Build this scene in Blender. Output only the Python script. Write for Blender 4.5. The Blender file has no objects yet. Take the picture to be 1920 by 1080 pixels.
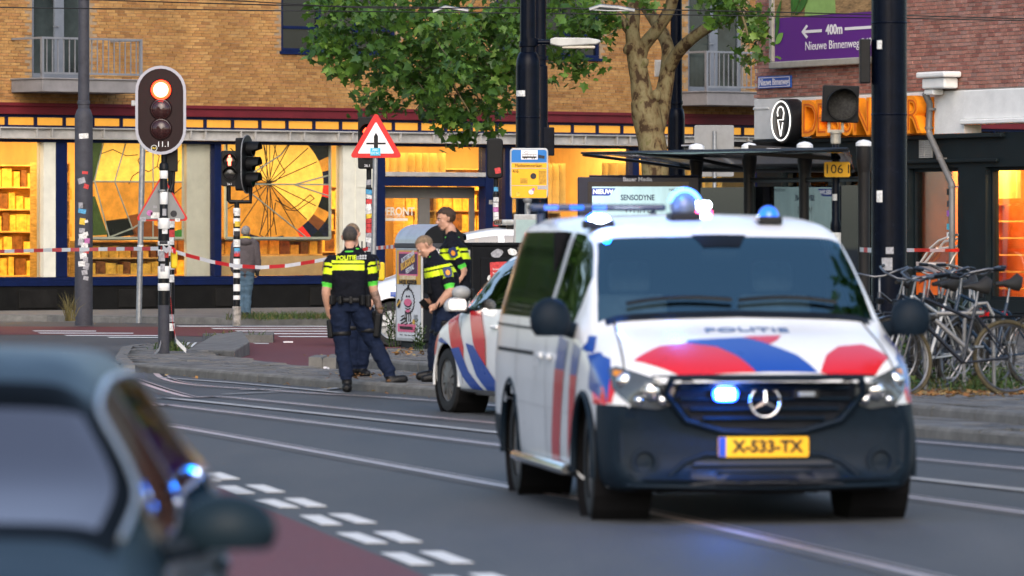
import bpy, bmesh, math, random
import numpy as np
from mathutils import Vector, Matrix, Euler, noise
from mathutils.bvhtree import BVHTree
R = math.radians
rnd = random.Random(7)
S = bpy.context.scene
COL = S.collection

# ------------------------------------------------------------------ camera, world, sun, exposure
FPX, CAMH, HOR = 10667.0, 1.72, 428.0          # 200 mm lens, eye height, horizon row of the 1920x1080 photograph
cam = bpy.data.cameras.new('camera'); cam_o = bpy.data.objects.new('camera', cam); COL.objects.link(cam_o)
cam.lens = 200; cam.sensor_width = 36; cam.clip_start = 0.5; cam.clip_end = 1500
cam.shift_y = -(540 - HOR) / 1920
cam_o.location = (0, 0, CAMH); cam_o.rotation_euler = (R(90), 0, 0)
cam.dof.use_dof = True; cam.dof.focus_distance = 84; cam.dof.aperture_fstop = 4.4
S.camera = cam_o
W = bpy.data.worlds.new('World'); S.world = W; W.use_nodes = True
wn = W.node_tree; bg = wn.nodes['Background']
sky = wn.nodes.new('ShaderNodeTexSky'); sky.sky_type = 'NISHITA'; sky.sun_disc = False
SUN_EL, SUN_AZ = R(33), R(178)                 # low, behind the camera and to one side
sky.sun_elevation = SUN_EL; sky.sun_rotation = SUN_AZ
sky.air_density = 1.0; sky.dust_density = 2.0; sky.ozone_density = 1.5
wn.links.new(sky.outputs[0], bg.inputs[0]); bg.inputs[1].default_value = 0.12
sl = bpy.data.lights.new('sun', 'SUN'); sl.energy = .8; sl.angle = R(55); sl.color = (1.0, 0.86, 0.74)
so = bpy.data.objects.new('sun', sl); COL.objects.link(so)
sd = Vector((math.sin(SUN_AZ) * math.cos(SUN_EL), math.cos(SUN_AZ) * math.cos(SUN_EL), math.sin(SUN_EL)))
so.rotation_euler = (-sd).to_track_quat('-Z', 'Y').to_euler(); so.location = sd * 60
S.view_settings.view_transform = 'Standard'; S.view_settings.look = 'None'
S.view_settings.gamma = 1; S.view_settings.use_curve_mapping = False; S.view_settings.exposure = 1.32
S.render.engine = 'CYCLES'
S.cycles.use_denoising = True
S.cycles.max_bounces = 8; S.cycles.transparent_max_bounces = 12
S.cycles.sample_clamp_indirect = 6
S.cycles.caustics_reflective = False; S.cycles.caustics_refractive = False

# ------------------------------------------------------------------ helpers
def G(px, py, z=0.0):
    """ground point (height z) under a pixel of the photograph"""
    Y = FPX * (CAMH - z) / (py - HOR)
    return Vector(((px - 960) * Y / FPX, Y, z))
def P(px, py, Y):
    return Vector(((px - 960) * Y / FPX, Y, CAMH + (HOR - py) * Y / FPX))
def XP(px, Y): return (px - 960) * Y / FPX
def ZP(py, Y): return CAMH + (HOR - py) * Y / FPX

def tag(o, label=None, cat=None, group=None, kind=None):
    if label: o['label'] = label
    if cat: o['category'] = cat
    if group: o['group'] = group
    if kind: o['kind'] = kind
    return o
def thing(name, loc, label, cat, group=None, rz=0.0, kind=None):
    o = bpy.data.objects.new(name, None); COL.objects.link(o)
    o.location = loc; o.rotation_euler = (0, 0, rz); o.empty_display_size = 0.1
    return tag(o, label, cat, group, kind)
def dup(o, parent=None):
    c = o.copy(); COL.objects.link(c); c.parent = parent
    for ch in list(o.children): dup(ch, c)
    return c

MATS = {}
def M(name, col=(.5, .5, .5), rough=.6, metal=0., var=.12, vs=6., bump=0., bs=60., coat=0., emit=None, es=0., trans=0., alpha=1., dirt=0., spec=.28, stretch=None, stain=0.):
    """principled material with procedural variation of colour and roughness, and fine relief"""
    if name in MATS: return MATS[name]
    m = bpy.data.materials.new(name); m.use_nodes = True; nt = m.node_tree; N = nt.nodes; L = nt.links
    b = N['Principled BSDF']
    b.inputs['Roughness'].default_value = rough; b.inputs['Metallic'].default_value = metal
    b.inputs['Coat Weight'].default_value = coat; b.inputs['Coat Roughness'].default_value = .06
    b.inputs['Specular IOR Level'].default_value = spec
    b.inputs['Transmission Weight'].default_value = trans
    b.inputs['Alpha'].default_value = alpha
    tc = N.new('ShaderNodeTexCoord'); co = tc.outputs['Object']
    if stretch:
        mp = N.new('ShaderNodeMapping'); mp.inputs['Scale'].default_value = stretch
        L.new(co, mp.inputs[0]); co = mp.outputs[0]
    c4 = (*col, 1)
    if var > 0:
        nz = N.new('ShaderNodeTexNoise'); nz.inputs['Scale'].default_value = vs; nz.inputs['Detail'].default_value = 6; nz.inputs['Roughness'].default_value = .65
        L.new(co, nz.inputs['Vector'])
        rp = N.new('ShaderNodeValToRGB')
        rp.color_ramp.elements[0].position = .3; rp.color_ramp.elements[1].position = .7
        rp.color_ramp.elements[0].color = (*[max(0, c * (1 - var * 1.3)) for c in col], 1)
        rp.color_ramp.elements[1].color = (*[min(1, c * (1 + var)) for c in col], 1)
        L.new(nz.outputs['Fac'], rp.inputs[0]); last = rp.outputs[0]
        if dirt > 0:
            n2 = N.new('ShaderNodeTexNoise'); n2.inputs['Scale'].default_value = vs * .35; n2.inputs['Detail'].default_value = 8; n2.inputs['Roughness'].default_value = .75
            L.new(co, n2.inputs['Vector'])
            r2 = N.new('ShaderNodeValToRGB'); r2.color_ramp.elements[0].position = .5; r2.color_ramp.elements[1].position = .72
            r2.color_ramp.elements[1].color = (dirt, dirt, dirt, 1); r2.color_ramp.elements[0].color = (0, 0, 0, 1)
            L.new(n2.outputs['Fac'], r2.inputs[0])
            mx = N.new('ShaderNodeMixRGB'); mx.inputs['Color2'].default_value = (*[c * .4 for c in col], 1)
            L.new(r2.outputs[0], mx.inputs['Fac']); L.new(last, mx.inputs['Color1']); last = mx.outputs[0]
        if stain > 0:
            gp = N.new('ShaderNodeNewGeometry'); n3 = N.new('ShaderNodeTexNoise'); n3.inputs['Scale'].default_value = .55; n3.inputs['Detail'].default_value = 7; n3.inputs['Roughness'].default_value = .7
            m3 = N.new('ShaderNodeMapping'); m3.inputs['Scale'].default_value = (1.6, 1.6, .7); L.new(gp.outputs['Position'], m3.inputs[0]); L.new(m3.outputs[0], n3.inputs['Vector'])
            r3 = N.new('ShaderNodeValToRGB'); r3.color_ramp.elements[0].position = .32; r3.color_ramp.elements[1].position = .68; k = 1 - stain
            r3.color_ramp.elements[0].color = (k, k * .96, k * .92, 1); r3.color_ramp.elements[1].color = (1.08, 1.06, 1.04, 1); L.new(n3.outputs['Fac'], r3.inputs[0])
            mm = N.new('ShaderNodeMixRGB'); mm.blend_type = 'MULTIPLY'; mm.inputs[0].default_value = 1; L.new(last, mm.inputs[1]); L.new(r3.outputs[0], mm.inputs[2]); last = mm.outputs[0]
        L.new(last, b.inputs['Base Color'])
        mr = N.new('ShaderNodeMapRange'); mr.inputs['To Min'].default_value = max(.02, rough - .08); mr.inputs['To Max'].default_value = min(1, rough + .08)
        L.new(nz.outputs['Fac'], mr.inputs['Value']); L.new(mr.outputs[0], b.inputs['Roughness'])
    else:
        b.inputs['Base Color'].default_value = c4
    if bump > 0:
        nb = N.new('ShaderNodeTexNoise'); nb.inputs['Scale'].default_value = bs; nb.inputs['Detail'].default_value = 5
        L.new(co, nb.inputs['Vector'])
        bp = N.new('ShaderNodeBump'); bp.inputs['Strength'].default_value = bump; bp.inputs['Distance'].default_value = .02
        L.new(nb.outputs['Fac'], bp.inputs['Height']); L.new(bp.outputs[0], b.inputs['Normal'])
    if emit:
        b.inputs['Emission Color'].default_value = (*emit, 1); b.inputs['Emission Strength'].default_value = es
    MATS[name] = m
    return m
def glass(name, tint=(.9, .95, .95), refl=.12, rough=.02, ior=1.5, gc=(1, 1, 1), cap=1.):
    """thin pane: clear with a Fresnel mirror on top"""
    if name in MATS: return MATS[name]
    m = bpy.data.materials.new(name); m.use_nodes = True; nt = m.node_tree; N = nt.nodes; L = nt.links
    N.remove(N['Principled BSDF'])
    out = N['Material Output']
    t = N.new('ShaderNodeBsdfTransparent'); t.inputs[0].default_value = (*tint, 1)
    g = N.new('ShaderNodeBsdfGlossy'); g.inputs['Roughness'].default_value = rough; g.inputs[0].default_value = (*gc, 1)
    lw = N.new('ShaderNodeFresnel'); lw.inputs[0].default_value = ior
    ad = N.new('ShaderNodeMath'); ad.operation = 'ADD'; ad.use_clamp = True; ad.inputs[1].default_value = refl
    L.new(lw.outputs[0], ad.inputs[0])
    mx = N.new('ShaderNodeMixShader'); mn = N.new('ShaderNodeMath'); mn.operation = 'MINIMUM'; mn.inputs[1].default_value = cap; L.new(ad.outputs[0], mn.inputs[0])
    L.new(mn.outputs[0], mx.inputs[0]); L.new(t.outputs[0], mx.inputs[1]); L.new(g.outputs[0], mx.inputs[2]); L.new(mx.outputs[0], out.inputs[0])
    MATS[name] = m
    return m

class MB:
    """collects polygons, then links them as one mesh object"""
    def __init__(s): s.v = []; s.f = []; s.m = []
    def add(s, vs, fs, mi=0):
        o = len(s.v); s.v += [tuple(v) for v in vs]; s.f += [tuple(i + o for i in f) for f in fs]; s.m += [mi] * len(fs); return s
    def box(s, c, d, mi=0, rot=None):
        hx, hy, hz = d[0] / 2, d[1] / 2, d[2] / 2; c = Vector(c)
        vs = [Vector((x, y, z)) for z in (-hz, hz) for y in (-hy, hy) for x in (-hx, hx)]
        if rot is not None:
            q = rot if isinstance(rot, Matrix) else Euler(rot).to_matrix()
            vs = [q @ v for v in vs]
        return s.add([c + v for v in vs], [(0, 2, 3, 1), (4, 5, 7, 6), (0, 1, 5, 4), (2, 6, 7, 3), (0, 4, 6, 2), (1, 3, 7, 5)], mi)
    def span(s, a, b, mi=0):
        a = Vector(a); b = Vector(b); return s.box((a + b) / 2, [abs(x) for x in (b - a)], mi)
    def tube(s, pts, rad, seg=10, mi=0, caps=True):
        pts = [Vector(p) for p in pts]; n = len(pts)
        if not hasattr(rad, '__len__'): rad = [rad] * n
        rings = []; up = None
        for i, p in enumerate(pts):
            t = (pts[min(i + 1, n - 1)] - pts[max(i - 1, 0)])
            if t.length < 1e-9: t = Vector((0, 0, 1))
            t.normalize()
            if up is None:
                a = Vector((1, 0, 0)) if abs(t.x) < .8 else Vector((0, 1, 0))
                u = t.cross(a).normalized()
            else:
                u = (up - t * up.dot(t)).normalized()
            up = u; w = t.cross(u)
            r = rad[i]; rx, ry = (r if hasattr(r, '__len__') else (r, r))
            rings.append([p + u * (rx * math.cos(2 * math.pi * k / seg)) + w * (ry * math.sin(2 * math.pi * k / seg)) for k in range(seg)])
        vs = [v for r in rings for v in r]; fs = []
        for i in range(n - 1):
            for k in range(seg):
                k2 = (k + 1) % seg
                fs.append((i * seg + k, i * seg + k2, (i + 1) * seg + k2, (i + 1) * seg + k))
        if caps:
            fs.append(tuple(reversed(range(seg)))); fs.append(tuple((n - 1) * seg + k for k in range(seg)))
        return s.add(vs, fs, mi)
    def cyl(s, a, b, r, r2=None, seg=14, mi=0): return s.tube([a, b], [r, r if r2 is None else r2], seg, mi)
    def lathe(s, prof, c=(0, 0, 0), axis='Z', seg=24, mi=0, closed=False):
        """prof: (radius, height) pairs turned round an axis"""
        vs = []; n = len(prof); c = Vector(c)
        for k in range(seg):
            a = 2 * math.pi * k / seg; ca, sa = math.cos(a), math.sin(a)
            for r, h in prof:
                v = {'Z': (r * ca, r * sa, h), 'Y': (r * ca, h, r * sa), 'X': (h, r * ca, r * sa)}[axis]
                vs.append(c + Vector(v))
        fs = []
        for k in range(seg):
            k2 = (k + 1) % seg
            for i in range(n if closed else n - 1):
                j = (i + 1) % n
                fs.append((k * n + i, k2 * n + i, k2 * n + j, k * n + j))
        return s.add(vs, fs, mi)
    def sphere(s, c, r, mi=0, seg=14, rings=8, rot=None):
        if not hasattr(r, '__len__'): r = (r, r, r)
        c = Vector(c); q = rot or Matrix.Identity(3); vs = []; fs = []
        for i in range(rings + 1):
            th = math.pi * i / rings
            for k in range(seg):
                a = 2 * math.pi * k / seg
                vs.append(c + q @ Vector((r[0] * math.sin(th) * math.cos(a), r[1] * math.sin(th) * math.sin(a), r[2] * math.cos(th))))
        for i in range(rings):
            for k in range(seg):
                k2 = (k + 1) % seg; fs.append((i * seg + k, (i + 1) * seg + k, (i + 1) * seg + k2, i * seg + k2))
        return s.add(vs, fs, mi)
    def prism(s, poly, d, o=(0, 0, 0), u=(1, 0, 0), v=(0, 0, 1), mi=0, mside=None):
        """flat polygon in the u,v plane at o, given thickness d along u x v"""
        o = Vector(o); u = Vector(u); v = Vector(v); n = u.cross(v).normalized() * d
        a = [o + u * x + v * y for x, y in poly]; k = len(a)
        s.add(a + [p + n for p in a], [tuple(reversed(range(k))), tuple(range(k, 2 * k))], mi)
        off = len(s.v) - 2 * k
        for i in range(k):
            j = (i + 1) % k; s.f.append((off + i, off + j, off + k + j, off + k + i)); s.m.append(mi if mside is None else mside)
        return s
    def mesh(s, name, mats, smooth=None):
        me = bpy.data.meshes.new(name); me.from_pydata(s.v, [], s.f)
        for m in (mats if isinstance(mats, (list, tuple)) else [mats]): me.materials.append(m)
        if any(s.m): me.polygons.foreach_set('material_index', s.m)
        if smooth:
            me.polygons.foreach_set('use_smooth', [True] * len(s.f)); me.set_sharp_from_angle(angle=R(smooth))
        me.validate(); me.update()
        return me
    def build(s, name, mats, parent=None, smooth=None, bevel=0., loc=None):
        o = bpy.data.objects.new(name, s.mesh(name, mats, smooth)); COL.objects.link(o)
        if parent: o.parent = parent
        if loc is not None: o.location = loc
        if bevel:
            b = o.modifiers.new('bevel', 'BEVEL'); b.width = bevel; b.segments = 2; b.limit_method = 'ANGLE'; b.angle_limit = R(40)
        return o
def text(name, body, size, mat, parent=None, loc=(0, 0, 0), rot=(R(90), 0, 0), sx=1., ext=.002, align='CENTER', bold=0.):
    c = bpy.data.curves.new(name, 'FONT'); c.body = body; c.size = size; c.extrude = ext; c.align_x = align; c.align_y = 'CENTER'; c.offset = bold; c.resolution_u = 3
    c.materials.append(mat)
    o = bpy.data.objects.new(name, c); me = bpy.data.meshes.new_from_object(o); bpy.data.objects.remove(o)
    if not me.materials: me.materials.append(mat)
    o = bpy.data.objects.new(name, me); COL.objects.link(o); o.parent = parent
    o.location = loc; o.rotation_euler = rot; o.scale = (sx, 1, 1)
    return o
def ngon(n, r, a0=0): return [(r * math.cos(a0 + 2 * math.pi * k / n), r * math.sin(a0 + 2 * math.pi * k / n)) for k in range(n)]
def rrect(w, h, r, seg=5):
    out = []
    for cx, cy, a in ((w / 2 - r, h / 2 - r, 0), (-w / 2 + r, h / 2 - r, 90), (-w / 2 + r, -h / 2 + r, 180), (w / 2 - r, -h / 2 + r, 270)):
        for k in range(seg + 1):
            t = R(a + 90 * k / seg); out.append((cx + r * math.cos(t), cy + r * math.sin(t)))
    return out

# shared materials
BLACK = M('black_paint', (.005, .0055, .007), .4, var=.2, vs=12, spec=.2)
NAVYPOLE = M('navy_pole_paint', (.002, .0035, .009), .25, var=.25, vs=9, bump=.12, bs=90, dirt=.3, spec=.09)
GREYPOLE = M('grey_pole_paint', (.05, .051, .062), .5, spec=.15, var=.15, vs=10, bump=.05, dirt=.5)
ZINC = M('zinc_steel', (.30, .31, .32), .45, .6, var=.2, vs=14, dirt=.3)
WHITEP = M('white_paint', (.72, .72, .70), .5, var=.06, vs=8, dirt=.25)
REDP = M('red_paint', (.55, .02, .02), .45, var=.1)
PLASTIC = M('black_plastic', (.004, .0045, .0055), .5, var=.15, vs=30, bump=.05, bs=200, spec=.2)
CHROME = M('chrome', (.75, .76, .78), .12, 1.0, var=.05)
DARKIN = M('dark_interior', (.008, .008, .009), .9, var=.2, spec=.1)
# ------------------------------------------------------------------ ground, road, pavements
def asphalt(name, c1, c2, bump=.35):
    m = M(name, c1, .82, var=0, spec=.12); nt = m.node_tree; N = nt.nodes; L = nt.links; b = N['Principled BSDF']
    tc = N.new('ShaderNodeTexCoord')
    big = N.new('ShaderNodeTexNoise'); big.inputs['Scale'].default_value = .55; big.inputs['Detail'].default_value = 9; big.inputs['Roughness'].default_value = .7
    mp = N.new('ShaderNodeMapping'); mp.inputs['Scale'].default_value = (1.6, .25, 1); mp.inputs['Rotation'].default_value = (0, 0, R(-19)); L.new(tc.outputs['Object'], mp.inputs[0]); L.new(mp.outputs[0], big.inputs['Vector'])
    fine = N.new('ShaderNodeTexNoise'); fine.inputs['Scale'].default_value = 55; fine.inputs['Detail'].default_value = 4; L.new(tc.outputs['Object'], fine.inputs['Vector'])
    r1 = N.new('ShaderNodeValToRGB'); r1.color_ramp.elements[0].position = .3; r1.color_ramp.elements[1].position = .72
    r1.color_ramp.elements[0].color = (*c1, 1); r1.color_ramp.elements[1].color = (*c2, 1); L.new(big.outputs['Fac'], r1.inputs[0])
    r2 = N.new('ShaderNodeValToRGB'); r2.color_ramp.elements[0].position = .35; r2.color_ramp.elements[1].position = .75
    r2.color_ramp.elements[0].color = (.72, .72, .72, 1); r2.color_ramp.elements[1].color = (1.35, 1.35, 1.35, 1); L.new(fine.outputs['Fac'], r2.inputs[0])
    mu = N.new('ShaderNodeMixRGB'); mu.blend_type = 'MULTIPLY'; mu.inputs[0].default_value = 1; L.new(r1.outputs[0], mu.inputs[1]); L.new(r2.outputs[0], mu.inputs[2]); L.new(mu.outputs[0], b.inputs['Base Color'])
    mr = N.new('ShaderNodeMapRange'); mr.inputs['To Min'].default_value = .5; mr.inputs['To Max'].default_value = .8; L.new(big.outputs['Fac'], mr.inputs[0]); L.new(mr.outputs[0], b.inputs['Roughness'])
    bp = N.new('ShaderNodeBump'); bp.inputs['Strength'].default_value = bump; bp.inputs['Distance'].default_value = .01; L.new(fine.outputs['Fac'], bp.inputs['Height']); L.new(bp.outputs[0], b.inputs['Normal'])
    return m
ASPH = asphalt('asphalt', (.050, .053, .055), (.102, .104, .105))
REDA = asphalt('red_asphalt', (.105, .034, .037), (.15, .053, .055))
TILES = [M('paving_%d' % i, c, .8, var=.22, vs=5, bump=.25, bs=80, dirt=.5) for i, c in enumerate([(.135, .132, .125), (.16, .155, .146), (.115, .113, .11), (.145, .138, .13)])]
JOINT = M('pavement_joint', (.07, .066, .058), .9, var=.3, vs=20)
KERBM = M('kerb_concrete', (.15, .145, .135), .85, var=.25, vs=4, bump=.2, dirt=.6)
ROADW = M('road_white_paint', (.62, .62, .60), .7, var=.15, vs=7, bump=.15, bs=70, dirt=.65)
ROADO = M('old_road_paint', (.36, .36, .36), .75, var=.3, vs=5, bump=.15, bs=70, dirt=.85)
STEEL = M('rail_steel', (.78, .60, .53), .36, .8, var=.12, vs=6)
RAILC = M('rail_bed_concrete', (.085, .083, .082), .8, var=.25, vs=3, dirt=.5)

def sheet(name, pts, m, z=None, kind='structure', label=None):
    b = MB(); vs = [Vector(p) for p in pts]
    if z is not None: vs = [Vector((p.x, p.y, z)) for p in vs]
    b.add(vs, [tuple(range(len(vs)))]); o = b.build(name, m)
    bm = bmesh.new(); bm.from_mesh(o.data); bmesh.ops.recalc_face_normals(bm, faces=bm.faces)
    for f in bm.faces:
        if f.normal.z < 0: f.normal_flip()
    bmesh.ops.triangulate(bm, faces=bm.faces); bm.to_mesh(o.data); bm.free()
    return tag(o, label, None, None, kind)
sheet('road', [(-300, -60, 0), (300, -60, 0), (300, 500, 0), (-300, 500, 0)], ASPH, label='grey asphalt carriageway')

K0 = Vector((-.76, 57.9, 0)); KD = Vector((.347, -.938, 0)).normalized(); KN = Vector((.938, .347, 0)).normalized()
def SP(s, t, z=0.): return K0 + KD * s + KN * t + Vector((0, 0, z))
def inside(p, poly):
    c = False; n = len(poly)
    for i in range(n):
        a, b = poly[i], poly[i - 1]
        if (a.y > p.y) != (b.y > p.y) and p.x < (b.x - a.x) * (p.y - a.y) / (b.y - a.y) + a.x: c = not c
    return c
def slab(name, poly, z, zb, m, ms):
    """raised pavement body: top sheet and sides"""
    b = MB(); n = len(poly); top = [Vector((p.x, p.y, z)) for p in poly]; bot = [Vector((p.x, p.y, zb)) for p in poly]
    b.add(top, [tuple(range(n))], 0)
    b.add(top + bot, [(i, (i + 1) % n, n + (i + 1) % n, n + i) for i in range(n)], 1)
    o = b.build(name, [m, ms]); bm = bmesh.new(); bm.from_mesh(o.data)
    bmesh.ops.triangulate(bm, faces=[f for f in bm.faces if len(f.verts) > 4]); bmesh.ops.recalc_face_normals(bm, faces=bm.faces); bm.to_mesh(o.data); bm.free()
    return tag(o, None, None, None, 'structure')
def pave(parent, poly, z, size, ang, nmax, near, margin=.16, thick=.03, region=None):
    """square tiles laid with open joints inside poly; the nmax nearest are objects, the rest one joined part"""
    u = Vector((math.cos(ang), math.sin(ang), 0)); v = Vector((-u.y, u.x, 0)); o = poly[0]
    c0 = sum((Vector((p.x, p.y, 0)) for p in poly), Vector()) / len(poly); cells = []
    rad = max((Vector((p.x, p.y, 0)) - c0).length for p in poly); n = int(rad / size) + 2
    for i in range(-n, n):
        for j in range(-n, n):
            p = c0 + u * ((i + (.5 if j % 2 else 0)) * size) + v * (j * size)
            if region and not region(p): continue
            if all(inside(p + u * a * margin + v * b * margin, poly) for a in (-1, 1) for b in (-1, 1)): cells.append(p)
    cells.sort(key=near); s = size - .012; mods = []
    for k in range(4):
        b = MB(); b.box((0, 0, 0), (s, s, thick)); mods.append(b.mesh('paving_tile', TILES[k]))
    rest = MB()
    for i, p in enumerate(cells):
        zz = z + thick / 2 + rnd.uniform(-.006, .004); tl = (rnd.gauss(0, .006), rnd.gauss(0, .006), ang)
        if i < nmax:
            o = bpy.data.objects.new('paving_tile', mods[rnd.randrange(4)]); COL.objects.link(o); o.parent = parent; o.location = (p.x, p.y, zz); o.rotation_euler = tl
        else: rest.box((p.x, p.y, zz), (s, s, thick), rnd.randrange(4), tl)
    if rest.f: tag(rest.build('paving_tiles', TILES, parent), kind='stuff')
def kerbrow(parent, pts, z0, h, w=.16, L=1.0):
    """kerbstones one by one along a polyline (outer edge), each with a rounded top edge"""
    for a, b in zip(pts[:-1], pts[1:]):
        d = (b - a); n = max(1, round(d.length / L)); l = d.length / n; e = d.normalized(); q = Vector((-e.y, e.x, 0)); ang = math.atan2(e.y, e.x)
        prof = [(0, -.05), (w, -.05), (w, h), (.03, h), (.012, h - .01), (0, h - .035)]
        me = None
        for i in range(n):
            m = MB(); m.prism([(y, zz) for y, zz in prof], l - .01, (0, 0, 0), (0, 1, 0), (0, 0, 1))
            if me is None: me = m.mesh('kerbstone', KERBM)
            o = bpy.data.objects.new('kerbstone', me); COL.objects.link(o); o.parent = parent
            p = a + e * (i * l + .005); o.location = (p.x, p.y, z0 + rnd.uniform(-.004, .006)); o.rotation_euler = (rnd.gauss(0, .01), 0, ang + rnd.gauss(0, .003))

zp = .10
def Gp(px, py): return G(px, py, zp)
def tF(s): return 1.93 - .062 * (s + 5.26)
pav_poly = [SP(-11.5, 0), SP(34, 0), SP(34, 3), SP(-5, 2.6), Gp(660, 690), Gp(631, 691), Gp(520, 676), Gp(400, 662), Gp(425, 655), Gp(440, 645), Gp(410, 640), Gp(330, 641), Gp(262, 644), Gp(226, 650), Gp(214, 668), Gp(228, 684)]
for p in pav_poly: p.z = 0
pavement = slab('pavement', pav_poly, zp - .03, -.02, JOINT, KERBM)
kerbrow(pavement, [SP(-11.5, 0), SP(-6, 0), SP(16, 0)], 0, zp)
kerbrow(pavement, [Vector((p.x, p.y, 0)) for p in (pav_poly[12], pav_poly[13], pav_poly[14], pav_poly[15], pav_poly[0])], 0, zp, L=.8)
KA = math.atan2(KD.y, KD.x)
pave(pavement, pav_poly, zp - .03, .30, KA, 290, lambda p: abs(p.y - 60), .17, region=lambda p: p.y > 46)
isl_pts = [G(604, 670, .2), G(660, 657, .2), G(711, 651, .2), G(1000, 645, .2), Vector((4, 80, 0)), Vector((4.2, 100, 0)), Vector((12, 100, 0)), SP(34, -.5 + 1.5)]
isl = [Vector((p.x, p.y, 0)) for p in isl_pts] + [SP(9.9, 1.0), SP(-5.26, 1.93), SP(-10.4, 2.3)]
isl[7] = SP(34, tF(34) + .7)
island = slab('raised_pavement', isl, .17, -.02, JOINT, KERBM)
kerbrow(island, [SP(-10.4, 2.3), SP(-5.26, 1.93), SP(9.9, 1.0), SP(16, .62)], zp, .10)
kerbrow(island, [isl[1], isl[0], SP(-10.4, 2.3)], .0, .2, L=.8)
pave(island, isl, .17, .30, KA + .04, 290, lambda p: (p - Vector((-.9, 68, 0))).length, .19, region=lambda p: p.y < 76 and p.y > 46 and p.x < 6)
# far pavement before the yellow building
FK = [Vector((-16, 106.5, 0)), G(88, 603), G(440, 609), G(640, 611), Vector((2, 99.4, 0)), Vector((9, 99.8, 0))]
farp = [Vector((p.x, p.y, 0)) for p in FK] + [Vector((20, 140, 0)), Vector((-20, 112, 0))]
far_pavement = slab('far_pavement', farp, .12, -.02, M('far_paving', (.155, .148, .138), .85, var=.22, vs=2.5, bump=.2, dirt=.5), KERBM)
kerbrow(far_pavement, [Vector((p.x, p.y, 0)) for p in FK[:5]], 0, .125, L=1.)
# small median kerb island with weeds, and the ramped kerb blocks beside the signal
med = [G(380, 640), G(514, 637), G(512, 628, .12), G(398, 628, .12)]
for p in med: p.z = 0
median = slab('median_kerb', med, .12, -.02, KERBM, KERBM)
ramp = MB(); e = [Gp(352, 656), Gp(440, 660), Gp(468, 652), Gp(455, 634), Gp(400, 633)]
base = [Vector((p.x, p.y, -.01)) for p in e]; top = [Vector((p.x, p.y, z)) for p, z in zip(e, (zp + .006, zp + .02, .19, .21, .14))]
ramp.add(base + top, [(5, 6, 7, 8, 9)] + [(i, (i + 1) % 5, 5 + (i + 1) % 5, 5 + i) for i in range(5)])
tag(ramp.build('ramped_kerb', KERBM, None, bevel=.02), kind='structure')
drain = MB(); d0 = SP(-11.7, -.02); 
for i in range(5): drain.box(SP(-11.9 + i * .14, -.012, .055), (.03, .07, .07), 0, (0, 0, KA))
drain.box(SP(-11.62, .01, .05), (.75, .05, .09), 1, (0, 0, KA))
tag(drain.build('gully_grate', [M('cast_iron', (.05, .05, .05), .6, .5, var=.3), BLACK]), 'cast iron gully grate set in the kerb before the striped signal pole', 'drain')

sheet('planting_bed', [G(1680, 742, .176), G(2000, 738, .176), G(2000, 702, .176), G(1670, 704, .176)], M('dark_soil', (.028, .022, .014), .95, var=.4, vs=3, bump=.5, bs=20, spec=.1), .176)
lp_ = [Vector((-7.4, 48, 0)), Vector((-7.0, 62, 0)), Vector((-8.0, 80, 0)), Vector((-20, 84, 0)), Vector((-24, 48, 0))]
lpav = slab('near_pavement', lp_, .10, -.02, TILES[1], KERBM); kerbrow(lpav, [lp_[4], lp_[0], lp_[1], lp_[2], lp_[3]], 0, .105)
# red cycle paths
def flat(name, pix, m, z, lab=None): return sheet(name, [G(x, y) for x, y in pix], m, z, label=lab)
flat('cycle_path', [(-200, 612), (640, 614), (760, 632), (1000, 640), (1000, 655), (640, 697), (560, 690), (400, 668), (330, 645), (470, 634), (300, 629), (-200, 627)], REDA, .004, 'dull red cycle path crossing behind the islands')
lane = [G(392, 905), G(500, 955), G(610, 1002), G(720, 1048), G(880, 1120), G(1000, 1190), Vector((.3, 20, 0)), Vector((1.2, 12, 0)), Vector((-6, 12, 0)), Vector((-6, 46, 0)), Vector((-3.4, 46, 0))]
sheet('cycle_lane', lane, REDA, .004, label='dull red cycle lane beside the white dashes')
# dashes of the cycle lane: two staggered rows
dirn = Vector((.18, -1, 0)).normalized(); side = Vector((dirn.y * -1, dirn.x, 0))
dm = MB(); dm.box((0, 0, 0), (1.05, .125, .003)); dme = dm.mesh('lane_dash', ROADW)
for px, py in [(300, 852), (355, 872), (415, 894), (497, 918), (572, 944), (660, 974), (745, 1009), (836, 1047), (935, 1090), (383, 897), (442, 920), (519, 946), (601, 977), (678, 1011), (763, 1050), (860, 1095)]:
    o = bpy.data.objects.new('lane_dash', dme); COL.objects.link(o); p = G(px, py); o.location = (p.x, p.y, .0075); o.rotation_euler = (0, 0, math.atan2(dirn.y, dirn.x) + rnd.gauss(0, .01)); tag(o, kind='structure', group='white dashes of the cycle lane')
# zebra crossing and other white marks behind the islands
for k, (x0, x1, y0) in enumerate([(330, 640, 612.5), (395, 645, 617), (440, 650, 621.6), (450, 655, 626.6), (520, 660, 632)]):
    sheet('zebra_stripe', [G(x0, y0 - 1), G(x1, y0 - .6), G(x1, y0 + 1.2), G(x0 + 6, y0 + .8)], ROADW, .009)
for x0, x1, y0 in [(60, 180, 621.5), (70, 250, 625.5), (120, 300, 630), (200, 300, 633.5), (470, 508, 641), (474, 504, 645)]:
    sheet('zebra_stripe', [G(x0, y0 - .9), G(x1, y0 - .5), G(x1, y0 + .9), G(x0 + 6, y0 + .7)], ROADW, .009)
for i in range(7):
    x = 293 + i * 12.5
    sheet('island_mark', [Gp(x, 652), Gp(x + 5, 652), Gp(x + 14, 643.5), Gp(x + 9, 643.5)], ROADW, zp + .012)

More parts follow.
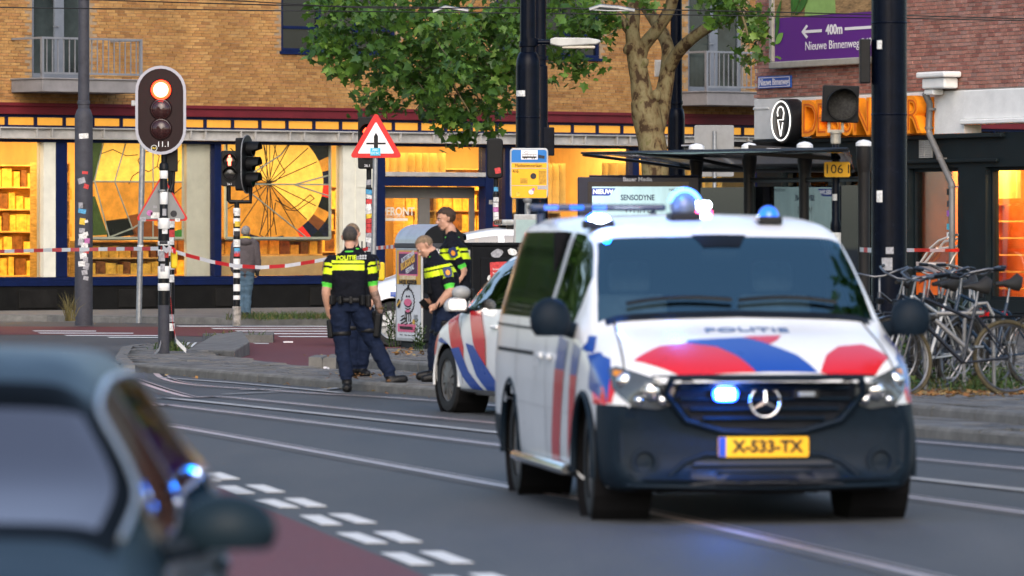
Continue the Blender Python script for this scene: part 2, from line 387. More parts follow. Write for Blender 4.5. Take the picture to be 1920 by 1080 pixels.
# tram tracks: polished grooved rails, and the painted line between them
def curve_pts(ctrl, n=40):
    pts = []; c = [ctrl[0] * 2 - ctrl[1]] + ctrl + [ctrl[-1] * 2 - ctrl[-2]]
    for i in range(1, len(c) - 2):
        for k in range(n):
            t = k / n; p0, p1, p2, p3 = c[i - 1:i + 3]
            pts.append(.5 * ((2 * p1) + (p2 - p0) * t + (2 * p0 - 5 * p1 + 4 * p2 - p3) * t * t + (3 * p1 - p0 - 3 * p2 + p3) * t ** 3))
    return pts + [ctrl[-1]]
def strip(name, ctrl, offs, m, z, ms=None):
    """ribbons along a path; offs: (from, to, dz, material index)"""
    pts = curve_pts(ctrl); b = MB()
    nrm = []
    for i in range(len(pts)):
        t = (pts[min(i + 1, len(pts) - 1)] - pts[max(i - 1, 0)]).normalized(); nrm.append(Vector((-t.y, t.x, 0)))
    for a, c, dz, mi in offs:
        vs = []
        for p, n_ in zip(pts, nrm): vs += [Vector((p.x, p.y, z + dz)) + n_ * a, Vector((p.x, p.y, z + dz)) + n_ * c]
        b.add(vs, [(2 * i, 2 * i + 1, 2 * i + 3, 2 * i + 2) for i in range(len(pts) - 1)], mi)
    o = b.build(name, m); bm = bmesh.new(); bm.from_mesh(o.data)
    for f in bm.faces:
        if f.normal.z < 0: f.normal_flip()
    bm.to_mesh(o.data); bm.free()
    return tag(o, kind='structure')
RAIL = [(-.16, .14, 0, 1), (-.036, .032, .004, 0), (.042, .085, .003, 2), (.09, .108, .004, 0)]
RM = [STEEL, RAILC, M('rail_groove', (.012, .011, .011), .9, var=.2)]
V = Vector
def g2(px, py): p = G(px, py); return V((p.x, p.y, 0))
strip('tram_rail', [V((-9.5, 76, 0)), V((-5.2, 57.5, 0)), g2(350, 805), g2(945, 913), V((.85, 34.2, 0)), V((2.15, 27.4, 0)), V((4.5, 15, 0))], RAIL, RM, .004)
strip('tram_rail', [V((-8.2, 77.5, 0)), g2(250, 752), g2(337, 763), g2(926, 835), V((2.5, 36.4, 0)), V((5.0, 27, 0)), V((8, 15, 0))], RAIL, RM, .004)
strip('tram_rail', [V((-6.2, 78.5, 0)), g2(320, 737), g2(440, 747), g2(922, 794), V((2.55, 43.5, 0)), V((6.0, 34, 0)), V((11, 20, 0))], RAIL, RM, .004)
strip('tram_rail', [V((-5.0, 80, 0)), g2(308, 711.5), g2(525, 734), g2(833, 754), V((3.15, 46, 0)), V((6.2, 38, 0)), V((12, 23, 0))], RAIL, RM, .004)
strip('centre_line', [g2(300, 748), g2(364, 753), g2(922, 812), V((2.85, 38.6, 0)), V((6, 29.5, 0))], [(-.07, .07, 0, 0)], [ROADO], .012)
strip('edge_line', [g2(300, 709), g2(470, 722), g2(640, 738)], [(-.05, .05, 0, 0)], [ROADO], .011)
for x0, y0, x1, y1 in [(450, 733, 540, 731), (420, 741, 520, 737), (600, 733, 640, 729)]:
    strip('lane_arrow', [g2(x0, y0), g2((x0 + x1) / 2, (y0 + y1) / 2), g2(x1, y1)], [(-.05, .05, 0, 0)], [ROADO], .014)
# ------------------------------------------------------------------ yellow brick building with the lit shop
BLUE = M('blue_frame_paint', (.003, .009, .050), .45, spec=.2, var=.2, vs=5, dirt=.3)
CREAM = M('cream_render', (.68, .665, .56), .7, var=.08, vs=3, dirt=.2)
FASCIA = M('dark_red_fascia', (.13, .012, .018), .5, var=.15, vs=2, dirt=.3)
BEAMG = M('grey_steel_beam', (.42, .405, .38), .6, var=.2, vs=3, bump=.1, dirt=.6)
PLINTH = M('black_plinth', (.008, .008, .0075), .85, spec=.15, var=.35, vs=3, bump=.2, dirt=.5)
MORTAR = M('mortar', (.30, .22, .14), .9, var=.2, vs=10, bump=.3)
YB = [M('yellow_brick_%d' % i, c, .8, var=.18, vs=9, bump=.3, bs=90, stain=.30) for i, c in enumerate([(.43, .235, .080), (.47, .27, .098), (.38, .195, .065), (.41, .21, .078), (.31, .155, .055)])]
DOORG = M('grey_door_frame', (.16, .145, .125), .5, var=.1)
SHOPWALL = M('shop_wall', (.74, .49, .17), .7, var=.2, vs=1.3, stretch=(1, 1, .4))
SHOPWOOD = M('shop_wood', (.68, .40, .11), .6, var=.35, vs=4, stretch=(1, 1, 6))
SHOPDARK = M('shop_goods', (.20, .075, .02), .5, var=.5, vs=9)
SHOPGOLD = M('shop_packets', (.75, .42, .06), .5, var=.4, vs=7)
CURT = M('yellow_curtain', (.85, .56, .16), .75, var=.12, vs=3)
PANE = glass('shop_pane', (.97, .97, .95), .0, ior=1.22)
DARKPANE = M('dark_window_pane', (.010, .012, .014), .06, var=.3, vs=.8, spec=.6)
LEAD = M('lead_came', (.02, .012, .006), .5, .3, var=.2)
PALEBAR = M('pale_glazing_bar', (.42, .45, .38), .5, var=.1)

YX, YY, YR = -8.08, 112.0, math.atan2(.629, .777)
def fs(px): k = (px - 960) / FPX; return (YY * k - YX) / (.777 - .629 * k)
def fz(px, py): return ZP(py, YY + .629 * fs(px))
yb = thing('shop_building', (YX, YY, 0), 'yellow brick building with a lit shop behind blue framed windows', 'building', rz=YR)
SL, SR = -7.0, 26.0
b = MB()    # back-up wall (mortar face) with openings left free, returns and roof
def wall_with_holes(b, x0, x1, z0, z1, holes, y=0, mi=0):
    xs = sorted({x0, x1, *[h[0] for h in holes], *[h[1] for h in holes]}); zs = sorted({z0, z1, *[h[2] for h in holes], *[h[3] for h in holes]})
    xs = [x for x in xs if x0 <= x <= x1]; zs = [z for z in zs if z0 <= z <= z1]
    for a, c in zip(xs[:-1], xs[1:]):
        for d, e in zip(zs[:-1], zs[1:]):
            mx, mz = (a + c) / 2, (d + e) / 2
            if any(h[0] < mx < h[1] and h[2] < mz < h[3] for h in holes): continue
            b.add([(a, y, d), (c, y, d), (c, y, e), (a, y, e)], [(0, 1, 2, 3)], mi)
UW = [(fs(527), fs(742), 5.29, 6.95), (fs(930), fs(1125), 5.30, 6.95)]           # upper windows
BD = (fs(1290), fs(1392), 4.62, 6.95)                                            # balcony doors
BL = (fs(60), fs(168), 4.62, 6.95)
holes = UW + [BD, BL]
wall_with_holes(b, SL, SR, 4.15, 12.0, holes)
b.span((SL, .01, 11.9), (SR, 12, 12.0)); b.span((SL, .01, 4.0), (SL + .2, 12, 11.9)); b.span((SR - .2, .01, 0), (SR, 12, 11.9)); b.span((SL, 11.8, 0), (SR, 12, 11.9))
for h in holes:
    b.add([(h[0], 0, h[2]), (h[0], .25, h[2]), (h[0], .25, h[3]), (h[0], 0, h[3])], [(0, 1, 2, 3)]); b.add([(h[1], 0, h[2]), (h[1], 0, h[3]), (h[1], .25, h[3]), (h[1], .25, h[2])], [(0, 1, 2, 3)])
wallp = b.build('wall', MORTAR, yb)
def bricks(parent, x0, x1, z0, z1, holes, mats, cen, L=.21, H=.05, j=.010, nmax=300, d=.014):
    meshes = []
    for k in range(len(mats)):
        m = MB(); m.box((0, 0, 0), (L, .03, H)); meshes.append(m.mesh('brick', mats[k]))
    lst = []; row = 0; z = z0 + H / 2 + j
    while z + H / 2 < z1:
        x = x0 + (0, .5, .25, .75)[row % 4] * (L + j)
        while x + L / 2 < x1:
            if not any(h[0] - L / 2 < x < h[1] + L / 2 and h[2] - H / 2 < z < h[3] + H / 2 for h in holes): lst.append((x, z))
            x += L + j
        z += H + j; row += 1
    lst.sort(key=lambda p: (p[0] - cen[0]) ** 2 + (p[1] - cen[1]) ** 2); rest = MB()
    for i, (x, z) in enumerate(lst):
        yy = -d + .015 + rnd.gauss(0, .0025); k = rnd.choices(range(len(mats)), [4, 3, 3, 2, 1][:len(mats)])[0]
        if i < nmax:
            o = bpy.data.objects.new('brick', meshes[k]); COL.objects.link(o); o.parent = parent; o.location = (x, yy, z + rnd.gauss(0, .0012)); o.rotation_euler = (0, rnd.gauss(0, .004), 0)
        else: rest.box((x, yy, z), (L * rnd.uniform(.975, 1), .03, H), k)
    tag(rest.build('bricks', mats, parent), kind='stuff')
bricks(wallp, fs(-60), SR, 4.16, 7.1, holes, YB, (fs(425), 5.0))
# upper windows
def upper_window(h, n, sub=True):
    x0, x1, z0, z1 = h; w = MB()
    w.span((x0, .03, z0), (x1, .13, z0 + .07)); w.span((x0, .03, z1 - .07), (x1, .13, z1)); w.span((x0 - .04, -.06, z0 - .06), (x1 + .04, .13, z0 - .001))
    for i in range(n + 1):
        x = x0 + (x1 - x0 - .07) * i / n; w.span((x, .032, z0 + .071), (x + .07, .128, z1 - .071))
    w.span((x0 + .071, .04, z0 + .46), (x1 - .071, .12, z0 + .52))
    f = w.build('window', BLUE, yb, bevel=.006)
    for i in range(n):
        a = x0 + (x1 - x0 - .07) * i / n + .07; c = x0 + (x1 - x0 - .07) * (i + 1) / n
        q = MB(); q.span((a, .09, z0 + .07), (c, .1, z1 - .07)); q.build('pane', DARKPANE, f)
for h in UW: upper_window(h, 3)
# fascia, clerestory, steel beam
b = MB(); b.span((SL, -.10, 3.94), (SR, .3, 4.149)); b.span((SL, -.14, 4.10), (SR, -.1, 4.165)); b.build('fascia', FASCIA, yb, bevel=.008)
b = MB()
b.span((SL, -.02, 3.885), (SR, .1, 3.938)); b.span((SL, -.02, 3.692), (SR, .1, 3.732)); x = SL; edges = []
pilpx = [112, 406, 709, 918, 951, 1190, 1424]
while x < SR:
    b.span((x - .025, -.015, 3.733), (x + .025, .1, 3.884)); edges.append(x); x += .68
b.build('clerestory_frame', BLUE, yb)
for a, c in zip(edges[:-1], edges[1:]):
    if fs(0) - 1 < a < 22:
        q = MB(); q.span((a + .03, .04, 3.735), (c - .03, .05, 3.882)); q.build('clerestory_pane', M('lit_clerestory', (.40, .17, .02), .5, var=.35, vs=.9, emit=(1, .46, .06), es=.28), yb)
b = MB(); b.span((SL, -.22, 3.66), (SR, -.02, 3.69)); b.span((SL, -.22, 3.465), (SR, -.02, 3.495)); b.span((SL, -.14, 3.496), (SR, -.10, 3.659))
for i in range(int((SR - SL) / 1.23)):
    x = SL + .4 + i * 1.23; b.span((x, -.215, 3.497), (x + .03, -.141, 3.658)); b.span((x + .36, -.215, 3.497), (x + .39, -.141, 3.658))
b.build('steel_beam', BEAMG, yb, bevel=.004)
# plinth with recessed vents, blue sills, pillars, cream piers
b = MB()
b.span((SL, -.02, .1), (fs(703), .3, .59)); b.span((fs(955), -.02, .1), (SR, .3, .59))
x = SL + .3
while x < SR:
    if not fs(700) - 1 < x < fs(960): b.span((x, -.045, .16), (x + .9, -.0205, .52), 1)
    x += 2.36
b.build('plinth', [PLINTH, M('plinth_panel', (.012, .0115, .0105), .85, spec=.15, var=.3, vs=4, dirt=.5)], yb, bevel=.01)
def seg(a, c): return fs(a), fs(c)
b = MB()
for a, c in ((SL, fs(703)), (fs(958), SR)): b.span((a, -.05, .591), (c, .2, .70)); b.span((a, -.03, .70), (c, .2, .765))
b.span((SL, -.03, 3.40), (SR, .2, 3.464)); b.build('blue_sill', BLUE, yb, bevel=.006)
for a, c in ((103, 124), (400, 413), (703, 720), (908, 926), (945, 958), (1184, 1196), (1418, 1431), (-190, -170)):
    q = MB(); q.span((fs(a), -.045, .766 if c < 703 or a > 950 else .12), (fs(c), .2, 3.399)); q.build('pillar', BLUE, yb, bevel=.008)
b = MB(); b.span((fs(641), -.035, .766), (fs(702.5), .2, 3.399)); b.span((fs(664), -.045, .8), (fs(667), -.0352, 3.39)); b.span((fs(667.5), -.045, 2.55), (fs(702), -.0352, 2.58)); b.build('pier', CREAM, yb)
b = MB(); b.span((fs(80), -.035, .766), (fs(102.5), .2, 3.399)); b.build('pier', CREAM, yb)
b = MB(); b.span((fs(356), .11, .766), (fs(399.5), .2, 3.399)); b.build('pier', CREAM, yb)
# door recess: transom, lintel, two leaves
dz0, dz1 = fz(800, 349), fz(800, 331)
b = MB(); b.span((fs(720.5), -.03, dz0), (fs(907.5), .2, dz1)); b.span((fs(720.5), -.06, dz1 + .001), (fs(907.5), -.02, dz1 + .09), 1)
b.build('lintel', [BLUE, BEAMG], yb, bevel=.005)
door = MB(); x0, x1 = fs(721), fs(907); zt = dz0 - .06
door.span((x0, .3, .12), (x1, .34, .22)); door.span((x0, .3, zt - .19), (x1, .36, zt + .05))
for a, c in ((x0, fs(728)), (fs(802), fs(823)), (fs(898), x1)): door.span((a, .302, .221), (c, .358, zt - .191))
dr = door.build('door', DOORG, yb, bevel=.006)
for a, c in ((728, 802), (823, 898)):
    q = MB(); q.span((fs(a), .32, .22), (fs(c), .33, zt - .19)); q.build('pane', PANE, dr)
for x in (fs(808), fs(817)):
    q = MB(); q.tube([(x, .29, 1.0), (x, .24, 1.02), (x, .24, 1.5), (x, .29, 1.52)], .014, 8); q.build('handle', ZINC, dr, 50)
WTXT = M('white_vinyl', (.8, .74, .6), .6, var=0)
text('door_lettering', 'UPFRONT', .23, WTXT, dr, (fs(757), .296, fz(757, 397)), sx=.98, ext=.001, bold=.006)
text('door_lettering', 'A TASTE STORE NL', .1, WTXT, dr, (fs(752), .296, fz(757, 405)), sx=.8, ext=.001)
q = MB(); q.span((fs(734), .294, fz(757, 414)), (fs(781), .297, fz(757, 409))); q.build('door_stripe', WTXT, dr)
q = MB(); q.span((fs(914), -.055, fz(918, 383)), (fs(924), -.046, fz(918, 375))); hn = q.build('house_number', M('number_plate_grey', (.3, .28, .26), .5), yb); text('digits', '19', .1, BLACK, hn, (fs(919), -.058, fz(918, 379)), ext=.001)
# shop panes
for a, c, z0 in ((124.5, 399.5, .766), (413.5, 640.5, .766), (720.5, 907.5, dz1 + .1), (958.5, 1183.5, .766), (1196.5, 1417.5, .766), (926.5, 944.5, .2)):
    q = MB(); q.span((fs(a), .08, z0), (fs(c), .09, 3.399)); q.build('shop_pane', PANE, yb)
q = MB(); q.span((SL + .1, .08, .766), (fs(-192), .09, 3.399)); q.build('shop_pane', PANE, yb)
q = MB(); q.span((fs(-169), .08, .766), (fs(79), .09, 3.399)); q.build('shop_pane', PANE, yb)
# shop room
q = MB(); q.span((SL + .21, .36, .02), (SR - .21, 5.5, .12), 1); q.span((SL + .21, 5.4, .121), (SR - .21, 5.5, 3.95)); q.span((SL + .21, .36, 3.95), (SR - .21, 5.5, 4.0), 2)
q.span((fs(1330), 1.2, .121), (fs(1335), 5.4, 3.95)); q.span((fs(-200), .5, .121), (fs(-205), 5.4, 3.95)); q.span((fs(660), 2.2, .121), (fs(670), 5.4, 3.95))
q.build('shop_room', [SHOPWALL, SHOPWOOD, CREAM], yb)
def area(name, loc, sx, sy, e, col, parent, rot=(0, 0, 0)):
    l = bpy.data.lights.new(name, 'AREA'); l.shape = 'RECTANGLE'; l.size = sx; l.size_y = sy; l.energy = e; l.color = col
    o = bpy.data.objects.new(name, l); COL.objects.link(o); o.parent = parent; o.location = loc; o.rotation_euler = rot; return o
for px in (60, 250, 400, 540, 740, 880, 1080, 1250):
    area('shop_lamp', (fs(px), 2.2, 3.9), 1.6, 3.4, 95, (1, .70, .30), yb)
    q = MB(); q.span((fs(px) - .5, 2.5, 3.86), (fs(px) + .5, 2.62, 3.90)); q.build('shop_light_fitting', M('lit_tube', (1, .8, .5), .5, var=0, emit=(1, .7, .3), es=4), yb)
def curtain(x0, x1, z0, z1, y):
    q = MB(); n = int((x1 - x0) / .03); vs = []
    for i in range(n + 1):
        x = x0 + (x1 - x0) * i / n; yy = y + .05 * math.sin(i * .9 + math.sin(i * .21)) + .02 * math.sin(i * .37)
        vs += [(x, yy, z0), (x, yy, z1)]
    q.add(vs, [(2 * i, 2 * i + 2, 2 * i + 3, 2 * i + 1) for i in range(n)]); return q
curtain(fs(722), fs(900), dz1 + .1, fz(800, 285), 1.2).build('curtain', CURT, yb, 60)
curtain(fs(985), fs(1125), 2.1, fz(1050, 305), 1.2).build('curtain', CURT, yb, 60)
curtain(fs(1196), fs(1420), 1.9, fz(1300, 305), 1.2).build('curtain', CURT, yb, 60)
# shelves of goods standing in the shop
def shelf(name, label, x0, x1, y, z0, z1, n, kind, deep=.35, group='shop shelves behind the windows'):
    t = thing(name, (0, 0, 0), label, 'shelf', group); t.matrix_world = Matrix.LocRotScale(Vector((YX, YY, 0)) , Euler((0, 0, YR)), None); t.location = (YX, YY, 0)
    q = MB(); h = (z1 - z0) / n
    for i in range(n + 1): q.span((x0, y, z0 + i * h - .015), (x1, y + deep, z0 + i * h + .015))
    q.span((x0 - .03, y, .12), (x0 - .001, y + deep, z1 + .02)); q.span((x1 + .001, y, .12), (x1 + .03, y + deep, z1 + .02)); q.span((x0, y + deep + .001, z0), (x1, y + deep + .02, z1))
    q.build('shelf_frame', SHOPWOOD, t)
    g = MB()
    for i in range(n):
        x = x0 + .08
        while x < x1 - .06:
            if kind == 'jar':
                w = .11; g.lathe([(0, 0), (.045, 0), (.05, .03), (.05, h * .55), (.03, h * .7), (0, h * .7)], (x, y + .12, z0 + i * h + .016), seg=8, mi=0 if rnd.random() < .8 else 1)
            else:
                w = rnd.uniform(.16, .3); hh = h * rnd.uniform(.5, .85); g.box((x + w / 2 - .05, y + .15, z0 + i * h + .016 + hh / 2), (w - .03, .22, hh), 1 if rnd.random() < .75 else 0, (0, 0, rnd.gauss(0, .08)))
            x += w
    tag(g.build('goods', [SHOPDARK, SHOPGOLD], t), kind='stuff')
shelf('shop_shelf', 'shop shelf stacked with packets at the outer edge of the window behind the grey mast', fs(126), fs(178), .9, .8, 3.0, 6, 'box')
shelf('shop_shelf', 'tall shop shelf of dark round jars beside the blue pillar and the green man signal', fs(414), fs(437), .55, .8, 2.6, 5, 'jar')
shelf('display_counter', 'long low counter of boxes under the gold leaf glass panel', fs(182), fs(354), .6, .8, 1.45, 2, 'box', .5)
shelf('display_counter', 'row of pale packets on a ledge below the radial stained glass', fs(440), fs(636), .6, 1.18, 1.52, 1, 'box', .4)
shelf('shop_shelf', 'shop shelf of yellow packets seen through the first glass door leaf', fs(722), fs(756), 1.3, .4, 2.5, 5, 'box')
shelf('shop_shelf', 'shop shelf of yellow packets seen through the second glass door leaf', fs(872), fs(888), 1.3, .4, 2.5, 5, 'box')
shelf('shop_shelf', 'wide shop shelf of small jars behind the tram stop sign', fs(970), fs(1100), .9, .8, 2.05, 4, 'jar')
shelf('shop_shelf', 'wide shop shelf of small jars behind the tram shelter', fs(1210), fs(1400), .9, .8, 2.05, 4, 'jar')
shelf('shop_shelf', 'deep back shelf of packets seen past the large golden leaves panel', fs(190), fs(345), 4.2, .3, 3.0, 6, 'box')
shelf('shop_shelf', 'deep back shelf of packets seen below the radial stained glass', fs(470), fs(620), 4.2, .3, 3.0, 6, 'box')
shelf('shop_shelf', 'deep back shelf between the two glass door leaves and the pier', fs(770), fs(868), 3.6, .3, 2.6, 5, 'box')
shelf('shop_shelf', 'deep back shelf behind the two dark masts', fs(990), fs(1160), 4.2, .3, 3.0, 6, 'box')
q = MB(); q.span((fs(440), .45, .77), (fs(638), .47, 1.16)); q.build('counter_front', M('counter_beige', (.55, .38, .18), .6, var=.1), yb)

# stained glass panels hanging behind the panes
def lit(name, c, e): return M(name, c, .25, var=.35, vs=5, bump=.2, bs=30, emit=c, es=e, spec=.3)
GLASSES = dict(gold=lit('gold_glass', (.95, .46, .06), .44), amber=lit('amber_glass', (.66, .25, .025), .26), brown=lit('brown_glass', (.22, .06, .012), .15), navy=lit('navy_glass', (.004, .006, .025), .1), red=lit('red_glass', (.6, .02, .01), .55), black=lit('black_glass', (.006, .008, .006), .05), green=lit('green_glass', (.035, .055, .012), .4), lime=lit('lime_glass', (.03, .12, .02), .4))
def clip(poly, x0, x1, y0, y1):
    for ax, val, sg in ((0, x0, 1), (0, x1, -1), (1, y0, 1), (1, y1, -1)):
        out = []
        for i in range(len(poly)):
            a, c = poly[i - 1], poly[i]; da, dc = (a[ax] - val) * sg, (c[ax] - val) * sg
            if da >= 0: out.append(a)
            if da * dc < 0: t = da / (da - dc); out.append((a[0] + (c[0] - a[0]) * t, a[1] + (c[1] - a[1]) * t))
        poly = out
        if len(poly) < 3: return []
    return poly
def panel(label, x0, y0, x1, y1, pieces, lines, pale, name='stained_glass_panel'):
    t = thing(name, (YX, YY, 0), label, 'glass panel', rz=YR)
    def L(p): return (fs(p[0]), fz(p[0], p[1]))
    for poly, col in pieces:
        p2 = clip(poly, x0, x1, y0, y1)
        if len(p2) < 3: continue
        q = MB(); q.prism([L(p) for p in p2], .012, (0, .262, 0)); q.build('glass_piece', GLASSES[col], t)
    q = MB()
    def bar(b, p, w, y):
        for a, c in zip(p[:-1], p[1:]): b.tube([(L(a)[0], y, L(a)[1]), (L(c)[0], y, L(c)[1])], w, 5)
    for p in lines: bar(q, p, .009, .245)
    q.build('lead_line', LEAD, t)
    q = MB()
    for p in pale: bar(q, p, .016, .24)
    bar(q, [(x0, y0), (x1, y0), (x1, y1), (x0, y1), (x0, y0)], .04, .25); q.build('frame', PALEBAR, t)
C0 = (518, 343); pcs = []; angs = [-180, -158, -138, -118, -98, -80, -62, -42, -24, -12, 2, 14, 26, 44, 60, 82, 100, 124, 148, 180]
def pol(a, r): return (C0[0] + r * math.cos(R(a)), C0[1] + r * math.sin(R(a)))
rr = random.Random(3)
for a, c in zip(angs[:-1], angs[1:]):
    n = 3; ar = [pol(a + (c - a) * i / n, 102 if -70 < (a + c) / 2 < 130 else 230) for i in range(n + 1)]
    dark = 70 < (a + c) / 2 < 95
    pcs.append(([C0] + ar, 'amber' if (a + c) / 2 > 35 or (a + c) / 2 < -150 else 'gold'))
    if -70 < (a + c) / 2 < 130:
        k = max(1, int((c - a) / 7))
        for i in range(k):
            for r0, r1 in ((102, 128), (128, 170), (170, 230)):
                a0, a1 = a + (c - a) * i / k, a + (c - a) * (i + 1) / k
                col = rr.choice(['navy', 'navy', 'navy', 'black', 'red', 'brown', 'amber', 'black'])
                pcs.append(([pol(a0, r0), pol(a1, r0), pol(a1, r1), pol(a0, r1)], col))
lines = [[C0, pol(a, 98)] for a in angs if a not in (-12, 2, 14)]
body = [[(508, 270), (515, 300), (500, 325), (493, 350), (505, 380), (515, 400)], [(525, 265), (535, 300), (548, 322), (530, 340), (520, 343)], [(515, 400), (500, 440), (510, 446), (525, 420), (530, 380)], [(530, 375), (560, 392), (572, 385), (595, 365), (603, 372), (570, 395), (550, 393), (535, 370)], [(503, 352), (488, 333), (492, 322), (506, 310)], [(513, 266), (516, 446)], [(519, 266), (521, 446)]]
pale = [[(437, 345), (632, 346)], [(437, 345), (475, 355), (590, 447)], [(565, 346), (632, 328)], [(565, 346), (632, 368)], [(540, 290), (470, 335)], [(540, 290), (556, 268)]]
panel('stained glass panel with golden rays and a dark red and blue corner arc', 437, 267, 632, 447, pcs, lines + body, pale)
pcs = [([(120, 255), (208, 255), (190, 345), (120, 345)], 'green'), ([(208, 262), (250, 270), (228, 340), (190, 338)], 'gold'), ([(250, 266), (300, 262), (300, 340), (228, 340)], 'gold'), ([(300, 262), (357, 262), (357, 340), (300, 340)], 'gold'), ([(120, 345), (190, 340), (192, 368), (120, 370)], 'amber'), ([(190, 340), (228, 340), (255, 410), (212, 414)], 'amber'), ([(228, 340), (300, 340), (300, 395), (252, 405)], 'amber'), ([(300, 340), (357, 340), (357, 432), (300, 420)], 'amber'), ([(120, 370), (192, 368), (215, 440), (120, 447)], 'green'), ([(212, 414), (255, 408), (270, 440), (215, 447)], 'black'), ([(252, 405), (300, 395), (300, 447), (268, 447)], 'brown'), ([(300, 420), (330, 432), (330, 447), (300, 447)], 'brown'), ([(330, 436), (357, 428), (357, 447), (330, 447)], 'lime')]
voro = [[(272, 300), (285, 285), (300, 282), (312, 292), (308, 312), (292, 322), (278, 315), (272, 300)], [(300, 282), (308, 268), (330, 270), (340, 285)], [(308, 312), (322, 325), (338, 320), (350, 300)], [(322, 325), (318, 348), (336, 366), (356, 350)], [(255, 345), (262, 330), (280, 318)], [(318, 348), (300, 360), (308, 380), (330, 392), (345, 380), (336, 366)], [(198, 290), (225, 280), (250, 292), (272, 290)]]
pale = [[(174, 340), (357, 341)], [(208, 262), (190, 338), (218, 445)], [(250, 264), (228, 340), (262, 430)], [(300, 262), (300, 445)], [(218, 445), (262, 428), (300, 405)]]
panel('stained glass panel of large golden leaves on dark green', 174, 263, 357, 447, pcs, voro, pale)
for i in range(3): pass
# balconies
def balcony(px0, px1, zs0, zs1, zr, label):
    t = thing('balcony', (YX, YY, 0), label, 'balcony', 'grey balconies on the yellow building', rz=YR); x0, x1 = fs(px0), fs(px1)
    q = MB(); q.span((x0, -1.1, zs0), (x1, -.02, zs1)); q.span((x0 - .03, -1.13, zs1 + .001), (x1 + .03, -.02, zs1 + .03)); q.build('slab', M('balcony_concrete', (.22, .21, .21), .8, var=.15, vs=3, dirt=.5), t, bevel=.01)
    RL = M('balcony_railing', (.24, .25, .27), .45, .3, var=.1)
    q = MB(); q.span((x0, -1.08, zr - .04), (x1, -1.02, zr)); q.span((x0, -1.07, zs1 + .1), (x1, -1.03, zs1 + .14))
    q.span((x0, -1.08, zs1 + .03), (x0 + .05, -1.02, zr - .041)); q.span((x1 - .05, -1.08, zs1 + .03), (x1, -1.02, zr - .041)); q.span((x0, -1.02, zr - .04), (x0 + .04, -.03, zr)); q.span((x1 - .04, -1.02, zr - .04), (x1, -.03, zr))
    q.build('rail', RL, t)
    me = None
    n = int((x1 - x0) / .125)
    for i in range(1, n):
        q = MB(); q.box((0, 0, 0), (.018, .018, zr - zs1 - .18))
        me = me or q.mesh('baluster', RL)
        o = bpy.data.objects.new('baluster', me); COL.objects.link(o); o.parent = t; o.location = (x0 + (x1 - x0) * i / n, -1.05, (zr + zs1 + .1) / 2)
balcony(1262, 1440, 4.33, 4.60, 5.48, 'grey balcony with balusters behind the plane tree')
balcony(20, 208, 4.36, 4.60, 5.42, 'grey balcony at the end of the yellow wall above the grey mast')
def doors(h, cols):
    x0, x1, z0, z1 = h; F = M('grey_blue_door', (.15, .17, .20), .45, var=.08)
    w = MB(); w.span((x0, .05, z1 - .1), (x1, .15, z1)); w.span((x0, .05, z0), (x1, .15, z0 + .13)); n = 2
    for i in range(n + 1):
        x = x0 + (x1 - x0) * i / n; wd = .11 if 0 < i < n else .08
        w.span((max(x0, x - wd), .052, z0 + .131), (min(x1, x + wd), .148, z1 - .101))
    f = w.build('balcony_door', F, yb, bevel=.005)
    q = MB(); q.span((x0 + .05, .1, z0 + .1), (x1 - .05, .11, z1 - .05)); q.build('pane', M('balcony_pane', (.03, .04, .04), .08, var=.6, vs=.9, spec=.6), f)
    q = MB(); q.tube([((x0 + x1) / 2 - .05, .04, z0 + 1.05), ((x0 + x1) / 2 - .05, .0, z0 + 1.05), ((x0 + x1) / 2 - .18, .0, z0 + 1.05)], .012, 6); q.build('handle', ZINC, f)
doors(BD, 2); doors(BL, 2)
q = MB(); q.span((fs(1226), -.03, 4.95), (fs(1240), -.002, 5.3), 0)
for i in range(9): q.span((fs(1226.5), -.045, 4.97 + i * .036), (fs(1239.5), -.031, 4.985 + i * .036), 0)
q.build('wall_vent', BEAMG, yb)

# ------------------------------------------------------------------ corner building with the ice-cream shop
CX, CY, CRZ = 4.31, 100.0, math.atan2(-.903, .43)
def cs(px): k = (px - 960) / FPX; return (CY * k - CX) / (.43 + .903 * k)
def cz(px, py): return ZP(py, CY - .903 * cs(px))
RB = [M('red_brick_%d' % i, c, .85, var=.2, vs=9, bump=.35, bs=80, stain=.35) for i, c in enumerate([(.40, .185, .145), (.45, .23, .185), (.31, .13, .105), (.37, .205, .175)])]
MORT2 = M('pale_mortar', (.33, .29, .26), .9, var=.15)
WBAND = M('white_brick_paint', (.74, .74, .72), .65, var=.06, vs=3, bump=.25, bs=14, dirt=.2)
TEAL = M('dark_teal_paint', (.007, .013, .016), .6, spec=.2, var=.2, vs=3, bump=.15, dirt=.3)
cb = thing('corner_building', (CX, CY, 0), 'brown brick corner building with a white band over a dark shop front', 'building', rz=CRZ)
b = MB(); b.span((0, 0, 3.99), (16, 12, 12)); cw = b.build('wall', MORT2, cb)
bricks(cw, .0, 10.5, 4.0, 7.2, [], RB, (1.8, 4.3), L=.20, H=.052, j=.012, nmax=300)
b = MB(); b.span((-.06, -.03, 3.28), (7.3, .3, 3.985)); b.span((-.08, -.045, 3.80), (.5, -.031, 3.84)); b.build('white_band', WBAND, cb, bevel=.01)
b = MB(); b.span((7.3, -.12, 3.42), (16, .3, 3.5)); b.span((7.3, -.04, 3.501), (16, .3, 3.985), 1); b.build('stone_cornice', [WBAND, WBAND], cb, bevel=.02)
